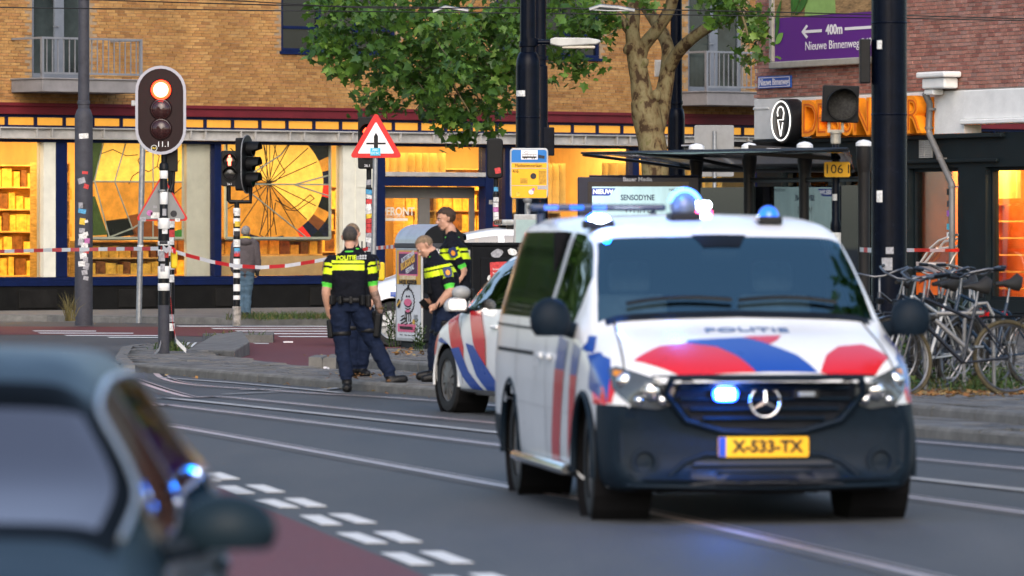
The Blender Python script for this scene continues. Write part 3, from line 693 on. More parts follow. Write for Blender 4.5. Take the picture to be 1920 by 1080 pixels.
# dark shop front with openings
b = MB(); sh = [(.9, 2.6, .3, 2.75), (3.0, 4.9, .12, 2.75), (cs(1703), cs(1796), .55, 2.72), (cs(1848), cs(2010), .55, 2.72)]
wall_with_holes(b, 0, 16, 0, 3.279, sh, y=-.0)
for h in sh:
    b.add([(h[0], 0, h[2]), (h[0], .25, h[2]), (h[0], .25, h[3]), (h[0], 0, h[3])], [(0, 1, 2, 3)]); b.add([(h[1], 0, h[2]), (h[1], 0, h[3]), (h[1], .25, h[3]), (h[1], .25, h[2])], [(0, 1, 2, 3)]); b.add([(h[0], 0, h[2]), (h[1], 0, h[2]), (h[1], .25, h[2]), (h[0], .25, h[2])], [(0, 1, 2, 3)]); b.add([(h[0], 0, h[3]), (h[0], .25, h[3]), (h[1], .25, h[3]), (h[1], 0, h[3])], [(0, 1, 2, 3)])
b.span((0, .01, 0), (.2, 12, 3.27)); b.build('shop_front', TEAL, cb)
b = MB(); b.span((4.95, -.07, 2.80), (8.4, -.002, 2.86)); b.span((0, -.1, 3.20), (8.6, -.002, 3.27), 0); b.build('shop_cornice', TEAL, cb, bevel=.015)
ORW = M('orange_interior', (.62, .16, .03), .6, var=.3, vs=1.2)
b = MB(); b.span((.21, 3, .02), (15, 3.1, 3.2)); b.span((.21, .3, 0), (15, 3, .05), 1); b.span((.21, .3, 3.15), (15, 3, 3.2), 2); b.span((cs(1735), .5, .06), (cs(1737), 2.9, 3.1), 0); b.build('ice_shop_room', [ORW, SHOPWOOD, CREAM], cb)
for s_, e in ((1.6, 30), (4, 30), (6.6, 130), (9.4, 130)): area('ice_shop_lamp', (s_, .9, 3.1), 1.2, 1.3, e, (1, .58, .22), cb)
for h in sh:
    q = MB(); q.span((h[0], .15, h[2]), (h[1], .16, h[3])); q.build('shop_pane', glass('ice_shop_pane', (.9, .9, .9), .0, ior=1.15), cb)
    q = MB()
    for a in (h[0], h[1] - .06): q.span((a, .1, h[2]), (a + .06, .2, h[3]))
    q.span((h[0] + .061, .1, h[3] - .06), (h[1] - .061, .2, h[3])); q.span((h[0] + .061, .1, h[2]), (h[1] - .061, .2, h[2] + .06)); q.build('window_frame', TEAL, cb)
x0, x1 = cs(1737), cs(1796)
q = curtain(x0, x1, cz(1760, 372), 2.7, 1.2); q.build('curtain', CURT, cb, 60)
b = MB()
for i in range(6): b.span((x0, 1.3, .7 + i * .28), (x1, 1.5, .73 + i * .28))
b.build('back_shelf', SHOPWOOD, cb)
b = MB(); b.span((cs(1703) + .06, .12, .6), (cs(1790), .145, .98)); b.span((cs(1703) + .06, .115, 1.0), (cs(1760), .14, 1.16), 1); b.build('window_band', [M('orange_band', (.75, .13, .015), .4, var=.2, vs=3), M('pale_band', (.5, .42, .40), .5)], cb)  # flat orange and pale bands set just outside the pane
# reflection of a small car in the pane, painted as white lines
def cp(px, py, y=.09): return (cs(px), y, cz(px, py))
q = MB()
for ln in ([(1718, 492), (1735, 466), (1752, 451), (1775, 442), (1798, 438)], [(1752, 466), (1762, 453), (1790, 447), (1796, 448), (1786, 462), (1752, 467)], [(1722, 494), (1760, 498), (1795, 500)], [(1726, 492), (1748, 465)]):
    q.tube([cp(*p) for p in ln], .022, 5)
q.build('car_reflection_lines', M('white_reflection_line', (.7, .66, .62), .4), cb)
# lettering, oval sign, billboard, street name plate, vent, drainpipe, cassette
sg = thing('shop_letters', (CX, CY, 0), 'large orange channel letters on the white band of the corner shop', 'shop sign', rz=CRZ)
ORG = M('orange_letter', (.88, .27, .012), .45, var=.12, vs=5)
zc = 3.575
for ch, px in (('D', 1527), ('E', 1554), ('S', 1583), ('S', 1603), ('N', 1623), ('E', 1704), ('R', 1723)):
    o = text('letter', ch, .86, ORG, sg, (cs(px), -.18, zc), ext=.09, align='LEFT', bold=.022)
    n_ = text('neon_line', ch, .80, M('letter_groove', (.60, .11, .008), .4), o, (.03, .0, .091), (0, 0, 0), ext=.006, align='LEFT', bold=-.022)
q = MB(); q.span((cs(1525), -.035, 3.24), (cs(1755), -.031, 3.9)); q.build('letter_board', ORG, sg)
ov = thing('oval_sign', (CX, CY, 0), 'round black sign with a white neon ice-cream cone', 'shop sign', rz=CRZ)
c0 = (cs(1497), 0, cz(1497, 227)); q = MB(); q.lathe([(0, -.33), (.36, -.33), (.385, -.32), (.385, -.05), (0, -.05)], c0, 'Y', 36); q.build('drum', M('sign_black', (.012, .013, .016), .35, var=.1), ov, 40)
NEON = M('white_neon', (.85, .85, .85), .4, var=0, emit=(1, .97, .92), es=.5)
q = MB(); q.tube([(c0[0] + .34 * math.cos(a), -.345, c0[2] + .34 * math.sin(a)) for a in [2 * math.pi * k / 40 for k in range(41)]], .013, 6); q.build('neon_ring', NEON, ov)
q = MB(); q.tube([(c0[0] + x, -.35, c0[2] + z) for x, z in [(-.10, .08), (-.12, .15), (-.08, .22), (0, .25), (.08, .22), (.12, .14), (.10, .06), (.10, .02), (-.10, .02), (0, -.26), (.08, -.03)]], .012, 6); q.build('neon_cone', NEON, ov)
bb = thing('billboard', (CX, CY, 0), 'framed purple advertising board on the brown brick wall', 'billboard', rz=CRZ)
x0, x1, z0, z1 = .72, 5.1, 4.50, 7.4
q = MB(); q.span((x0, -.16, z0), (x1, -.03, z0 + .12)); q.span((x0, -.16, z1 - .12), (x1, -.03, z1)); q.span((x0, -.158, z0 + .121), (x0 + .12, -.03, z1 - .121)); q.span((x1 - .12, -.158, z0 + .121), (x1, -.03, z1 - .121)); q.build('frame', M('beige_frame', (.36, .34, .30), .5, var=.1, dirt=.3), bb, bevel=.02)
PUR = M('purple_print', (.105, .014, .22), .5, var=.03)
q = MB(); q.span((x0 + .12, -.10, z0 + .12), (x1 - .12, -.05, 5.38)); q.build('poster_band', PUR, bb)
q = MB(); q.span((x0 + .12, -.10, 5.381), (x1 - .12, -.05, z1 - .12)); q.build('poster_picture', M('wicker_print', (.30, .19, .09), .6, var=.5, vs=14, stretch=(.4, 1, 2)), bb)
GL_ = M('leaf_print', (.035, .14, .02), .5, var=.3, vs=6); GL2 = M('pale_leaf_print', (.2, .42, .08), .5, var=.2, vs=6); WP_ = M('white_print', (.78, .76, .78), .5, var=0)
def leaf_poly(x, z, l, w, a): return [(x + math.cos(a) * l * t - math.sin(a) * w * s_ * math.sin(math.pi * t), z + math.sin(a) * l * t + math.cos(a) * w * s_ * math.sin(math.pi * t)) for s_, ts in ((1, [0, .2, .4, .6, .8, 1]), (-1, [.8, .6, .4, .2])) for t in ts]
for i, (x, z, l, w, a, m) in enumerate([(.87, 5.0, .42, .06, 1.2, GL_), (.87, 4.93, .36, .08, .55, GL2), (.88, 5.25, .5, .06, 1.1, GL_), (1.55, 5.42, .8, .10, 1.1, GL_), (1.6, 5.40, .7, .09, .6, GL_), (1.5, 5.4, .8, .09, 1.4, GL_)]):
    q = MB(); q.prism(leaf_poly(x, z, l, w, a), .004, (0, -.106 - i * .0025, 0)); q.build('leaf_picture', m, bb)
q = MB(); q.prism([(1.9 + .55 * math.cos(a), 5.385 + .9 * math.sin(a)) for a in [math.pi * k / 16 for k in range(17)]], .003, (.6, -.103, 0)); q.build('fruit_picture', M('green_print', (.25, .42, .12), .5), bb)
text('lettering', '400m', .235, WP_, bb, (cs(1574), -.104, cz(1574, 56)), sx=1.12, ext=.002, bold=.007)
text('lettering', 'Nieuwe Binnenweg 249', .215, WP_, bb, (cs(1519), -.104, cz(1560, 85)), sx=1.15, ext=.002, align='LEFT')
ax0, ax1, az = cs(1513), cs(1551), cz(1530, 59)
q = MB(); q.prism([(ax0, az), (ax0 + .18, az + .12), (ax0 + .24, az + .09), (ax0 + .13, az + .025), (ax1, az + .025), (ax1, az - .025), (ax0 + .13, az - .025), (ax0 + .24, az - .09), (ax0 + .18, az - .12)], .004, (0, -.1065, 0)); q.build('arrow', WP_, bb); q = MB(); q.span((cs(1594), -.106, az - .02), (cs(1640) + .3, -.101, az + .03)); q.build('arrow_line', WP_, bb)
st = thing('street_name_plate', (CX, CY, 0), 'small blue street name plate with white border on brown brick', 'street sign', rz=CRZ)
x0, x1, z0, z1 = cs(1425.5), cs(1487), cz(1425, 167), cz(1425, 144)
q = MB(); q.span((x0, -.05, z0), (x1, -.015, z1)); q.build('plate', M('sign_blue', (.012, .09, .42), .35, var=.05), st, bevel=.01)
q = MB(); w = .012
for a in (((x0 + .03, z0 + .02), (x1 - .03, z0 + .02 + w)), ((x0 + .03, z1 - .02 - w), (x1 - .03, z1 - .02)), ((x0 + .03, z0 + .033), (x0 + .03 + w * 1.5, z1 - .033)), ((x1 - .03 - w * 1.5, z0 + .033), (x1 - .03, z1 - .033))): q.span((a[0][0], -.054, a[0][1]), (a[1][0], -.051, a[1][1]))
q.build('border', WP_, st)
text('lettering', 'Nieuwe Binnenweg', .165, WP_, st, ((x0 + x1) / 2, -.053, (z0 + z1) / 2), sx=.84, ext=.001, bold=.003)
q = MB(); x0, z0 = cs(1726), cz(1735, 296); q.span((x0, -.03, z0), (x0 + .42, -.002, z0 + .30))
for c in range(2):
    for i in range(9): q.box((x0 + .11 + c * .2, -.035, z0 + .03 + i * .03), (.17, .012, .018), 0, (R(30), 0, 0))
q.build('wall_vent', BEAMG, cb)
dp = thing('drainpipe', (CX, CY, 0), 'grey drainpipe with a slanted offset on the corner shop', 'drainpipe', rz=CRZ)
q = MB(); pts = [cp(1759, 175, -.25), cp(1757, 195, -.14), cp(1753, 245, -.12), cp(1756, 255, -.12), cp(1792, 335, -.12), cp(1797, 345, -.12), cp(1797, 450, -.12), (cp(1797, 450, -.12)[0], -.12, .17)]
PIPE = M('grey_pipe', (.17, .165, .16), .5, .3, var=.15, vs=5, dirt=.3)
q.tube(pts, .055, 12); q.build('pipe', PIPE, dp, 40)
for px, py in ((1757, 205), (1753, 240), (1775, 297), (1797, 350), (1797, 440), (1797, 520)):
    q = MB(); p = cp(px, py, -.12); q.lathe([(.058, -.02), (.066, -.02), (.066, .02), (.058, .02)], p, seg=12, closed=True); q.box((p[0], -.05, p[2]), (.03, .1, .03)); q.build('bracket', PIPE, dp)
for py, c in ((360, (.02, .02, .02)), (382, (.05, .05, .06)), (400, (.3, .1, .4)), (425, (.05, .35, .5)), (441, (.7, .7, .7))):
    q = MB(); p = cp(1795, py, -.178); q.box(p, (.07, .006, .1)); q.build('sticker', M('sticker_%d' % py, c, .5, var=.4, vs=40), dp)
q = MB(); q.span((cs(1752) + .1, -.3, 4.02), (cs(1800), -.03, 4.2)); q.span((cs(1752), -.36, 4.201), (cs(1800) + .1, -.02, 4.30)); q.span((cs(1757), -.26, 3.92), (cs(1775), -.05, 4.019)); q.build('stone_bracket', WBAND, cb, bevel=.03)
cas = thing('awning_cassette', (CX, CY, 0), 'flat black awning cassette with a white trim below the white band', 'awning', rz=CRZ)
q = MB(); q.span((-.7, -1.1, 3.14), (1.2, -.12, 3.22)); q.build('housing', BLACK, cas, bevel=.01)
q = MB(); q.span((-.72, -1.13, 3.165), (1.2, -1.101, 3.19)); q.build('trim', WP_, cas)
q = MB(); q.prism([(-1.1, 3.13), (-.12, 3.13), (-.3, 2.98), (-1.0, 3.05)], 1.8, (-.65, 0, 0), (0, 1, 0), (0, 0, 1)); q.build('underside', BEAMG, cas)
# ------------------------------------------------------------------ masts, signals and signs
PAPER = [M('sticker_paper_%d' % i, c, .6, var=.35, vs=30) for i, c in enumerate([(.62, .62, .60), (.5, .05, .05), (.03, .03, .035), (.08, .30, .50), (.65, .45, .05), (.45, .15, .35), (.3, .3, .32)])]
def sticker(parent, c, r, ang, z, w, h, mi, roll=0., kind='sticker'):
    """small label bent round a pole"""
    q = MB(); n = 4; vs = []
    for i in range(n + 1):
        for j in (-1, 1):
            u = (i / n - .5) * w; v = j * h / 2; uu = u * math.cos(roll) - v * math.sin(roll); vv = u * math.sin(roll) + v * math.cos(roll)
            a = ang + uu / r; vs.append((c[0] + (r + .003) * math.cos(a), c[1] + (r + .003) * math.sin(a), z + vv))
    q.add(vs, [(2 * i, 2 * i + 2, 2 * i + 3, 2 * i + 1) for i in range(n)]); return q.build(kind, PAPER[mi], parent)
def mast(px, Y, zb, r0, r1, zt, m, label, cat='mast', bands=()):
    loc = (XP(px, Y), Y, zb); t = thing('overhead_wire_mast', loc, label, cat, 'tram wire masts')
    q = MB(); q.lathe([(r0, -.1), (r0, zt - .14 - zb), (r0 * .97, zt - .06 - zb), (r1 + .02, zt + .03 - zb), (r1, zt + .05 - zb), (r1 * .85, 9.5)], seg=28); q.build('pole', m, t, 35)
    q = MB(); q.lathe([(r1 + .004, zt + .12 - zb), (r1 + .012, zt + .13 - zb), (r1 + .012, zt + .18 - zb), (r1 + .004, zt + .19 - zb)], seg=24); q.build('band', m, t, 35)
    for z in bands: q = MB(); q.lathe([(r0 + .001, z - zb - .01), (r0 + .006, z - zb), (r0 + .001, z - zb + .01)], seg=28); q.build('weld_band', m, t, 35)
    return t
m0 = mast(157, 99.4, .12, .158, .10, 3.76, GREYPOLE, 'grey mast covered in stickers before the shop window')
for z, a, w, h, mi in [(3.33, -1.5, .17, .09, 0), (2.69, -1.35, .10, .05, 1), (2.55, -1.75, .13, .10, 6), (2.45, -1.2, .09, .08, 1), (2.12, -1.85, .08, .10, 6), (2.10, -1.6, .09, .09, 2), (2.02, -1.7, .14, .08, 3), (1.84, -1.65, .10, .11, 4), (1.84, -1.2, .06, .05, 0), (1.68, -1.7, .10, .08, 6), (1.58, -1.6, .14, .10, 0), (1.48, -1.85, .10, .12, 6), (1.42, -1.4, .12, .10, 0), (1.34, -1.7, .12, .10, 6), (1.33, -1.2, .10, .09, 1), (1.24, -1.55, .12, .10, 0), (1.17, -1.3, .09, .09, 6), (1.10, -1.75, .12, .09, 0), (1.06, -1.2, .10, .12, 6), (.95, -1.4, .10, .08, 6), (.85, -1.25, .09, .07, 6), (1.5, -1.1, .10, .09, 5), (1.62, -1.25, .08, .07, 0)]:
    sticker(m0, (0, 0), .158, a, z - .12, w, h, mi, rnd.uniform(-.3, .3))
m1 = mast(990, 76, .17, .163, .108, 4.02, NAVYPOLE, 'dark navy mast carrying the flat street lamp', bands=(3.2, 2.62))
sticker(m1, (0, 0), .163, -2.3, 3.35, .16, .08, 0)
m2 = mast(1012, 84, .17, .12, .095, 4.08, NAVYPOLE, 'slim dark navy mast with a switch box, close behind the lamp mast')
q = MB(); q.box((.13, -.02, 2.83), (.17, .2, .42)); q.build('switch_box', NAVYPOLE, m2, bevel=.015)
m3 = mast(1268, 104, .12, .155, .11, 3.86, NAVYPOLE, 'dark navy mast beside the plane tree trunk', bands=(2.7,))
sticker(m3, (0, 0), .155, -1.5, 2.95, .15, .08, 0)
m4 = mast(1667, 59, .17, .185, .16, 6.5, NAVYPOLE, 'thick black mast between the shelter and the parked bicycles', bands=(2.9, 3.85))
q = MB(); q.box((-.255, -.05, 3.28), (.11, .2, .46)); q.build('switch_box', BLACK, m4, bevel=.012)
for z, a, w, h, mi in ((3.45, -2.2, .06, .09, 0), (1.88, -2.2, .07, .12, 0), (1.18, -1.75, .11, .13, 6), (.93, -1.95, .0, .0, 0), (1.32, -1.6, .08, .07, 6)):
    if w: sticker(m4, (0, 0), .185, a, z, w, h, mi)
lamp = thing('street_lamp', (XP(992, 76), 76, ZP(79, 76)), 'flat grey street lamp head on the dark navy mast', 'street lamp')
q = MB(); q.cyl((.10, 0, 0), (.30, 0, 0), .035, seg=12); q.lathe([(.112, -.05), (.125, -.05), (.125, .05), (.112, .05)], seg=20); q.build('bracket', NAVYPOLE, lamp, 40)
q = MB(); q.prism([(.28, -.03), (.28, .04), (.34, .06), (.80, .055), (.94, .03), (.96, 0), (.90, -.03), (.42, -.06)], .24, (0, .12, 0), (1, 0, 0), (0, 0, 1)); q.build('housing', M('lamp_housing', (.42, .42, .40), .5, .2, var=.1, dirt=.3), lamp, bevel=.015)
q = MB(); q.span((.44, -.1, -.085), (.88, .1, -.05)); q.build('diffuser', M('lamp_glass', (.5, .46, .38), .25, var=.1), lamp, bevel=.01)
# thin leaning sign pole
tp = thing('sign_pole', (XP(260, 102), 102, .12), 'thin plain zinc pole standing between the grey mast and the signal', 'pole')
q = MB(); q.cyl((0, 0, -.1), (.09, 0, 3.95), .052, seg=12); q.build('pole', ZINC, tp, 40)
q = MB(); q.box((-.02, 0, 3.84), (.22, .12, .1)); q.build('lamp_head', ZINC, tp, bevel=.01)
q = MB(); q.lathe([(.0535, 1.20), (.055, 1.2), (.055, 1.3), (.0535, 1.3)], (.03, 0, 0)); q.build('sticker', PAPER[0], tp)

LENSD = M('dark_lens', (.035, .012, .012), .22, var=.3, vs=60, coat=.5)
LENSK = M('black_lens', (.012, .012, .012), .25, var=.3, vs=60, coat=.5)
def emitm(name, c, s): return M(name, c, .4, var=0, emit=c, es=s)
RED_ON = emitm('red_signal_light', (1, .03, .008), 4)
RED_CORE = emitm('red_signal_core', (1, .22, .11), 7)
def striped_pole(t, z0, r, bands, top, foot=.35, m2=None):
    """pole > black tube with white bands"""
    q = MB(); q.cyl((0, 0, -.1), (0, 0, top), r, seg=20); q.build('pole', BLACK, t, 40)
    for a, c in bands:
        q = MB(); q.lathe([(r + .001, a), (r + .0035, a + .004), (r + .0035, c - .004), (r + .001, c)], seg=20); q.build('white_band', WHITEP, t, 40)
# main signal
Y = 73.6; bz = zp
sig = thing('traffic_signal', (XP(307, Y), Y, bz), 'traffic signal showing red on an oval backboard with a pale rim', 'traffic light')
def zz(py): return ZP(py, Y) - bz
q = MB(); q.cyl((0, 0, -.1), (0, 0, zz(572)), .074, seg=20); q.build('pole_foot', GREYPOLE, sig, 40)
q = MB(); q.cyl((0, 0, zz(571.9)), (0, 0, zz(415)), .073, .071, seg=20); q.lathe([(.071, zz(414.9)), (.066, zz(411)), (.05, zz(404)), (.048, zz(320)), (.06, zz(318)), (.058, zz(308)), (.035, zz(304))], seg=20); q.cyl((0, 0, zz(310)), (0, 0, zz(285)), .035, seg=12); q.build('pole', BLACK, sig, 40)
for a, c, r in ((531, 545, .073), (499, 522, .073), (468, 480, .073), (452, 460, .073), (409, 429, .0715), (360, 383, .0485), (320, 335, .0485)):
    q = MB(); q.lathe([(r + .001, zz(c)), (r + .004, zz(c) + .004), (r + .004, zz(a) - .004), (r + .001, zz(a))], seg=20); q.build('white_band', WHITEP, sig, 40)
def capsule(w, h, n=14):
    r = w / 2; k = h / 2 - r
    return [(r * math.cos(R(180 * i / n)), k + r * math.sin(R(180 * i / n))) for i in range(n + 1)] + [(-r * math.cos(R(180 * i / n)), -k - r * math.sin(R(180 * i / n))) for i in range(n + 1)]
hc = Vector(((302.5 - 307) * Y / FPX, -.13, zz(207)))
MAR = M('backboard', (.018, .0075, .0075), .6, spec=.2, var=.15, vs=10, bump=.05)
q = MB(); q.prism(capsule(.60, 1.085), .03, hc + Vector((0, .03, 0)), (1, 0, 0), (0, 0, 1)); q.build('backboard', MAR, sig, bevel=.004)
o_, i_ = capsule(.655, 1.15), capsule(.585, 1.075); n = len(o_); q = MB()
for y0 in (-.012, .034): q.add([hc + Vector((x, y0, z)) for x, z in o_] + [hc + Vector((x, y0, z)) for x, z in i_], [(k, (k + 1) % n, n + (k + 1) % n, n + k) for k in range(n)])
q.add([hc + Vector((x, y0, z)) for y0 in (-.012, .034) for x, z in o_], [(k, (k + 1) % n, n + (k + 1) % n, n + k) for k in range(n)])
q.add([hc + Vector((x, y0, z)) for y0 in (-.012, .034) for x, z in i_], [(k, (k + 1) % n, n + (k + 1) % n, n + k) for k in range(n)])
q.build('rim', M('pale_rim', (.36, .36, .40), .4, var=.05), sig)
q = MB(); q.prism(capsule(.34, 1.0), .22, hc + Vector((0, .26, 0)), (1, 0, 0), (0, 0, 1)); q.build('housing', BLACK, sig, bevel=.02)
for py, on in ((169, 1), (205, 0), (242, 0)):
    c = Vector(((303 - 307) * Y / FPX, hc.y - .004, zz(py)))
    q = MB(); q.lathe([(.128, .012), (.128, -.01), (.118, -.014), (.118, -.004), (.09, -.03), (.05, -.045), (0, -.05)], c, 'Y', 24); o = q.build('lens', RED_ON if on else LENSD, sig, 40)
    if on: q = MB(); q.lathe([(.096, -.03), (.08, -.04), (0, -.056)], c, 'Y', 24); q.build('lamp', RED_CORE, o, 40)
    q = MB(); q.lathe([(.13, .0), (.138, -.012), (.146, 0)], c, 'Y', 24); q.build('lens_ring', MAR, sig, 40)
text('signal_number', '11.1', .10, WP_, sig, (hc.x + .035, hc.y - .006, zz(271)), ext=.001)
q = MB(); q.prism(ngon(16, .042), .003, (hc.x - .085, hc.y - .002, zz(278)), (1, 0, 0), (0, 0, 1)); q.build('sticker', PAPER[0], sig)
q = MB(); q.prism(ngon(16, .034), .002, (hc.x - .085, hc.y - .0055, zz(278)), (1, 0, 0), (0, 0, 1)); q.prism([(-.03, -.02), (-.015, .02), (0, -.005), (.015, .02), (.03, -.02), (.015, .0), (0, -.02), (-.015, 0)], .002, (hc.x - .085, hc.y - .008, zz(278)), (1, 0, 0), (0, 0, 1), 1); q.build('sticker_print', [BLACK, PAPER[4]], sig)
q = MB(); q.box((.10, .1, zz(300)), (.15, .1, .3)); q.tube([(.12, .1, zz(320)), (.11, .09, zz(345)), (.08, .06, zz(360))], .03, 8); q.build('signal_arm', BLACK, sig, bevel=.01)
q = MB(); q.box((.13, .06, zz(487)), (.09, .10, .23), rot=(0, 0, .2)); q.build('push_button', M('yellow_box', (.72, .50, .02), .5, var=.1), sig, bevel=.03)
for py, a, w, h, mi in ((398, -1.4, .05, .09, 6), (455, -1.55, .11, .04, 2), (480, -1.9, .09, .13, 6), (502, -1.7, .06, .1, 6), (476, -1.0, .06, .1, 1), (434, -1.3, .07, .06, 0)):
    sticker(sig, (0, 0), .0755, a, zz(py), w, h, mi)
# second slim pole behind it with stickers
sp = thing('sticker_pole', (XP(321, 76), 76, bz), 'slim sticker covered pole standing close behind the red signal', 'pole')
q = MB(); q.cyl((0, 0, -.1), (0, 0, 2.6), .045, seg=14); q.build('pole', BLACK, sp, 40)
for z, mi in ((1.95, 0), (1.82, 3), (1.68, 0), (1.55, 1), (1.45, 0), (1.3, 0), (1.12, 0), (.95, 0), (.3, 0), (.42, 6)): sticker(sp, (0, 0), .045, -1.5 + rnd.uniform(-.3, .3), z, .11, .10, mi)
def rtri(side, r, seg=5):
    h = side * math.sqrt(3) / 2; cs_ = [(0, h * 2 / 3), (-side / 2, -h / 3), (side / 2, -h / 3)]; out = []
    for k, (x, z) in enumerate(cs_):
        d = math.hypot(x, z); cx, cz_ = x * (1 - 2 * r / d), z * (1 - 2 * r / d); a0 = (30, 150, 270)[k]
        for i in range(seg + 1):
            a = R(a0 + 120 * i / seg); out.append((cx + r * math.cos(a), cz_ + r * math.sin(a)))
    return out
SIGNBACK = M('sign_back_grey', (.20, .205, .21), .5, .4, var=.1, vs=5, dirt=.3)
def triangle_sign(px, py, Y, label, back=False, side=.72, rz=0.):
    t = thing('warning_sign', (XP(px, Y), Y, ZP(py, Y)), label, 'traffic sign', rz=rz)
    q = MB(); q.prism(rtri(side, .035), .02, (0, 0, 0), (1, 0, 0), (0, 0, 1), 0 if not back else 0); q.build('red_plate', REDP, t)
    if back:
        q = MB(); q.prism(rtri(side - .07, .03), .012, (0, -.0205, 0), (1, 0, 0), (0, 0, 1)); q.build('back_plate', SIGNBACK, t)
        for x, z, w, mi in ((-.16, -.10, .05, 5), (-.09, -.13, .07, 0), (.15, -.11, .055, 2), (.2, -.19, .04, 0), (-.25, -.18, .05, 6), (-.09, -.02, .03, 6)):
            q = MB(); q.prism(ngon(12, w * .8) if mi in (2, 5) else rrect(w * 1.6, w * 1.1, .005), .002, (x, -.0328, z), (1, 0, 0), (0, 0, 1)); q.build('sticker', PAPER[mi], t)
    else:
        q = MB(); q.prism(rtri(side - .22, .012), .003, (0, -.0205, -.006), (1, 0, 0), (0, 0, 1)); q.build('white_field', WP_, t)
        q = MB(); q.prism([(-.028, -.09), (.028, -.09), (.028, .10), (0, .15), (-.028, .10)], .003, (0, -.024, -.02), (1, 0, 0), (0, 0, 1)); q.span((-.13, -.0268, -.027), (-.0285, -.0238, -.003)); q.span((.0285, -.0268, -.027), (.13, -.0238, -.003)); q.build('junction_symbol', BLACK, t)
        q = MB(); q.span((-.075, -.03, -.175), (.06, -.0275, -.075)); s_ = q.build('sticker', M('cyan_sticker', (.03, .42, .62), .5), t)
        text('sticker_text', '2001\nDCSC', .045, WP_, t, (-.008, -.031, -.122), ext=.0005)
    return t
tb = triangle_sign(306, 385, 73.9, 'grey back of a triangular road sign strapped to the striped signal pole', True, .70); tb.location.y = 73.6 + .10
q = MB()
for z in (.19, -.205): q.lathe([(.052, z - .012), (.06, z - .012), (.06, z + .012), (.052, z + .012)], (.007, -.1, 0), seg=16, closed=True); q.box((.06, -.1, z), (.03, .04, .03))
q.build('clamp', ZINC, tb)
tf = triangle_sign(705, 267, 75.5, 'red edged warning triangle with a black priority arrow and a cyan sticker', False, .71)
q = MB(); q.cyl((.0, .03, .3), (-.055, .03, ZP(560, 75.5) - ZP(267, 75.5) - .6), .033, seg=12); q.build('pole', ZINC, tf, 40)
# pedestrian signals
def ped_signal(px, py, Y, h, w, lit, num, label, pole=True, man=True, zb=.12, rz=0.):
    loc = (XP(px, Y), Y, ZP(py, Y)); t = thing('pedestrian_signal', loc, label, 'traffic light', rz=rz)
    q = MB(); q.prism(rrect(w, h, .03), .2, (0, .1, 0), (1, 0, 0), (0, 0, 1)); q.build('housing', PLASTIC, t, bevel=.012)
    for k, z in enumerate((h * .22, -h * .14)):
        on = lit and k == 0
        q = MB(); q.lathe([(w * .43, .0), (w * .43, -.13), (w * .40, -.13), (w * .40, -.01)], (0, -.1, z), 'Y', 20)
        q.v = [(x, y + (.09 if zz_ < z else 0) * (1 if y < -.15 else 0), zz_) for x, y, zz_ in q.v]; q.build('visor', PLASTIC, t, 40)
        q = MB(); q.lathe([(w * .40, -.004), (w * .25, -.02), (0, -.026)], (0, -.1, z), 'Y', 20); ln = q.build('lens', LENSK, t, 40)
        if on and man:
            q = MB(); q.prism(ngon(10, .022), .004, (0, -.13, z + .075), (1, 0, 0), (0, 0, 1)); q.prism([(-.012, .05), (.012, .05), (.035, .04), (.042, -.01), (.03, -.012), (.026, .015), (.022, -.09), (.004, -.09), (0, -.03), (-.004, -.09), (-.022, -.09), (-.026, .015), (-.03, -.012), (-.042, -.01), (-.035, .04)], .004, (0, -.13, z), (1, 0, 0), (0, 0, 1)); q.build('red_man', emitm('red_man_light', (1, .12, .07), 3.2), ln)
        elif on:
            q = MB(); q.tube([(-.05, -.135, z), (-.02, -.135, z + .04), (.02, -.135, z + .02), (.06, -.135, z + .05)], .012, 6); q.tube([(-.05, -.135, z), (-.03, -.135, z - .05), (.04, -.135, z - .05)], .012, 6); q.build('red_symbol', emitm('red_bike_light', (1, .05, .015), 4), ln)
    text('signal_number', num, .05, WP_, t, (0, -.104, -h * .44), ext=.0005)
    return t
p1 = ped_signal(431, 316, 99, .62, .29, True, '26.1', 'pedestrian signal with a red standing man on a forked striped pole')
b0 = .12 - ZP(316, 99)
q = MB(); q.tube([(-.02, 0, -.3), (-.02, 0, -.55), (.0, 0, -.58), (.36, 0, -.58), (.36, 0, -.3)], .04, 10); q.cyl((.12, 0, -.58), (.12, 0, -.75), .045, seg=12); q.build('fork', BLACK, p1, 40)
q = MB(); q.cyl((.12, 0, b0 - .1), (.12, 0, -.7), .058, seg=16); q.build('pole', BLACK, p1, 40)
q = MB(); q.cyl((.12, 0, b0 - .1), (.12, 0, b0 + .24), .075, seg=16); q.build('pole_foot', M('worn_paint', (.33, .31, .28), .7, var=.5, vs=12, dirt=.7), p1, 40)
for a, c in ((485, 505), (449, 463), (428, 441), (409, 419), (533, 546), (512, 521), (390, 400), (554, 562)):
    q = MB(); q.lathe([(.0595, b0 - .12 + ZP(c, 99)), (.0615, b0 - .118 + ZP(c, 99)), (.0615, b0 - .122 + ZP(a, 99)), (.0595, b0 - .12 + ZP(a, 99))], (.12, 0, 0), seg=16); q.build('white_band', WHITEP, p1)
for py, mi in ((420, 4), (438, 2), (470, 3), (476, 1), (455, 0), (400, 0)): sticker(p1, (.12, 0), .0605, -1.5 + rnd.uniform(-.4, .4), b0 - .12 + ZP(py, 99), .12, .09, mi)
vs_ = thing('traffic_signal', (XP(465, 99), 99, ZP(308, 99)), 'three lamp signal seen edge on beside the red standing man', 'traffic light', rz=R(73))
q = MB(); q.prism(capsule(.60, 1.0), .03, (0, .03, 0), (1, 0, 0), (0, 0, 1)); q.build('backboard', BLACK, vs_, bevel=.004)
q = MB(); q.prism(capsule(.63, 1.03), .018, (0, .024, 0), (1, 0, 0), (0, 0, 1)); q.build('rim', SIGNBACK, vs_)
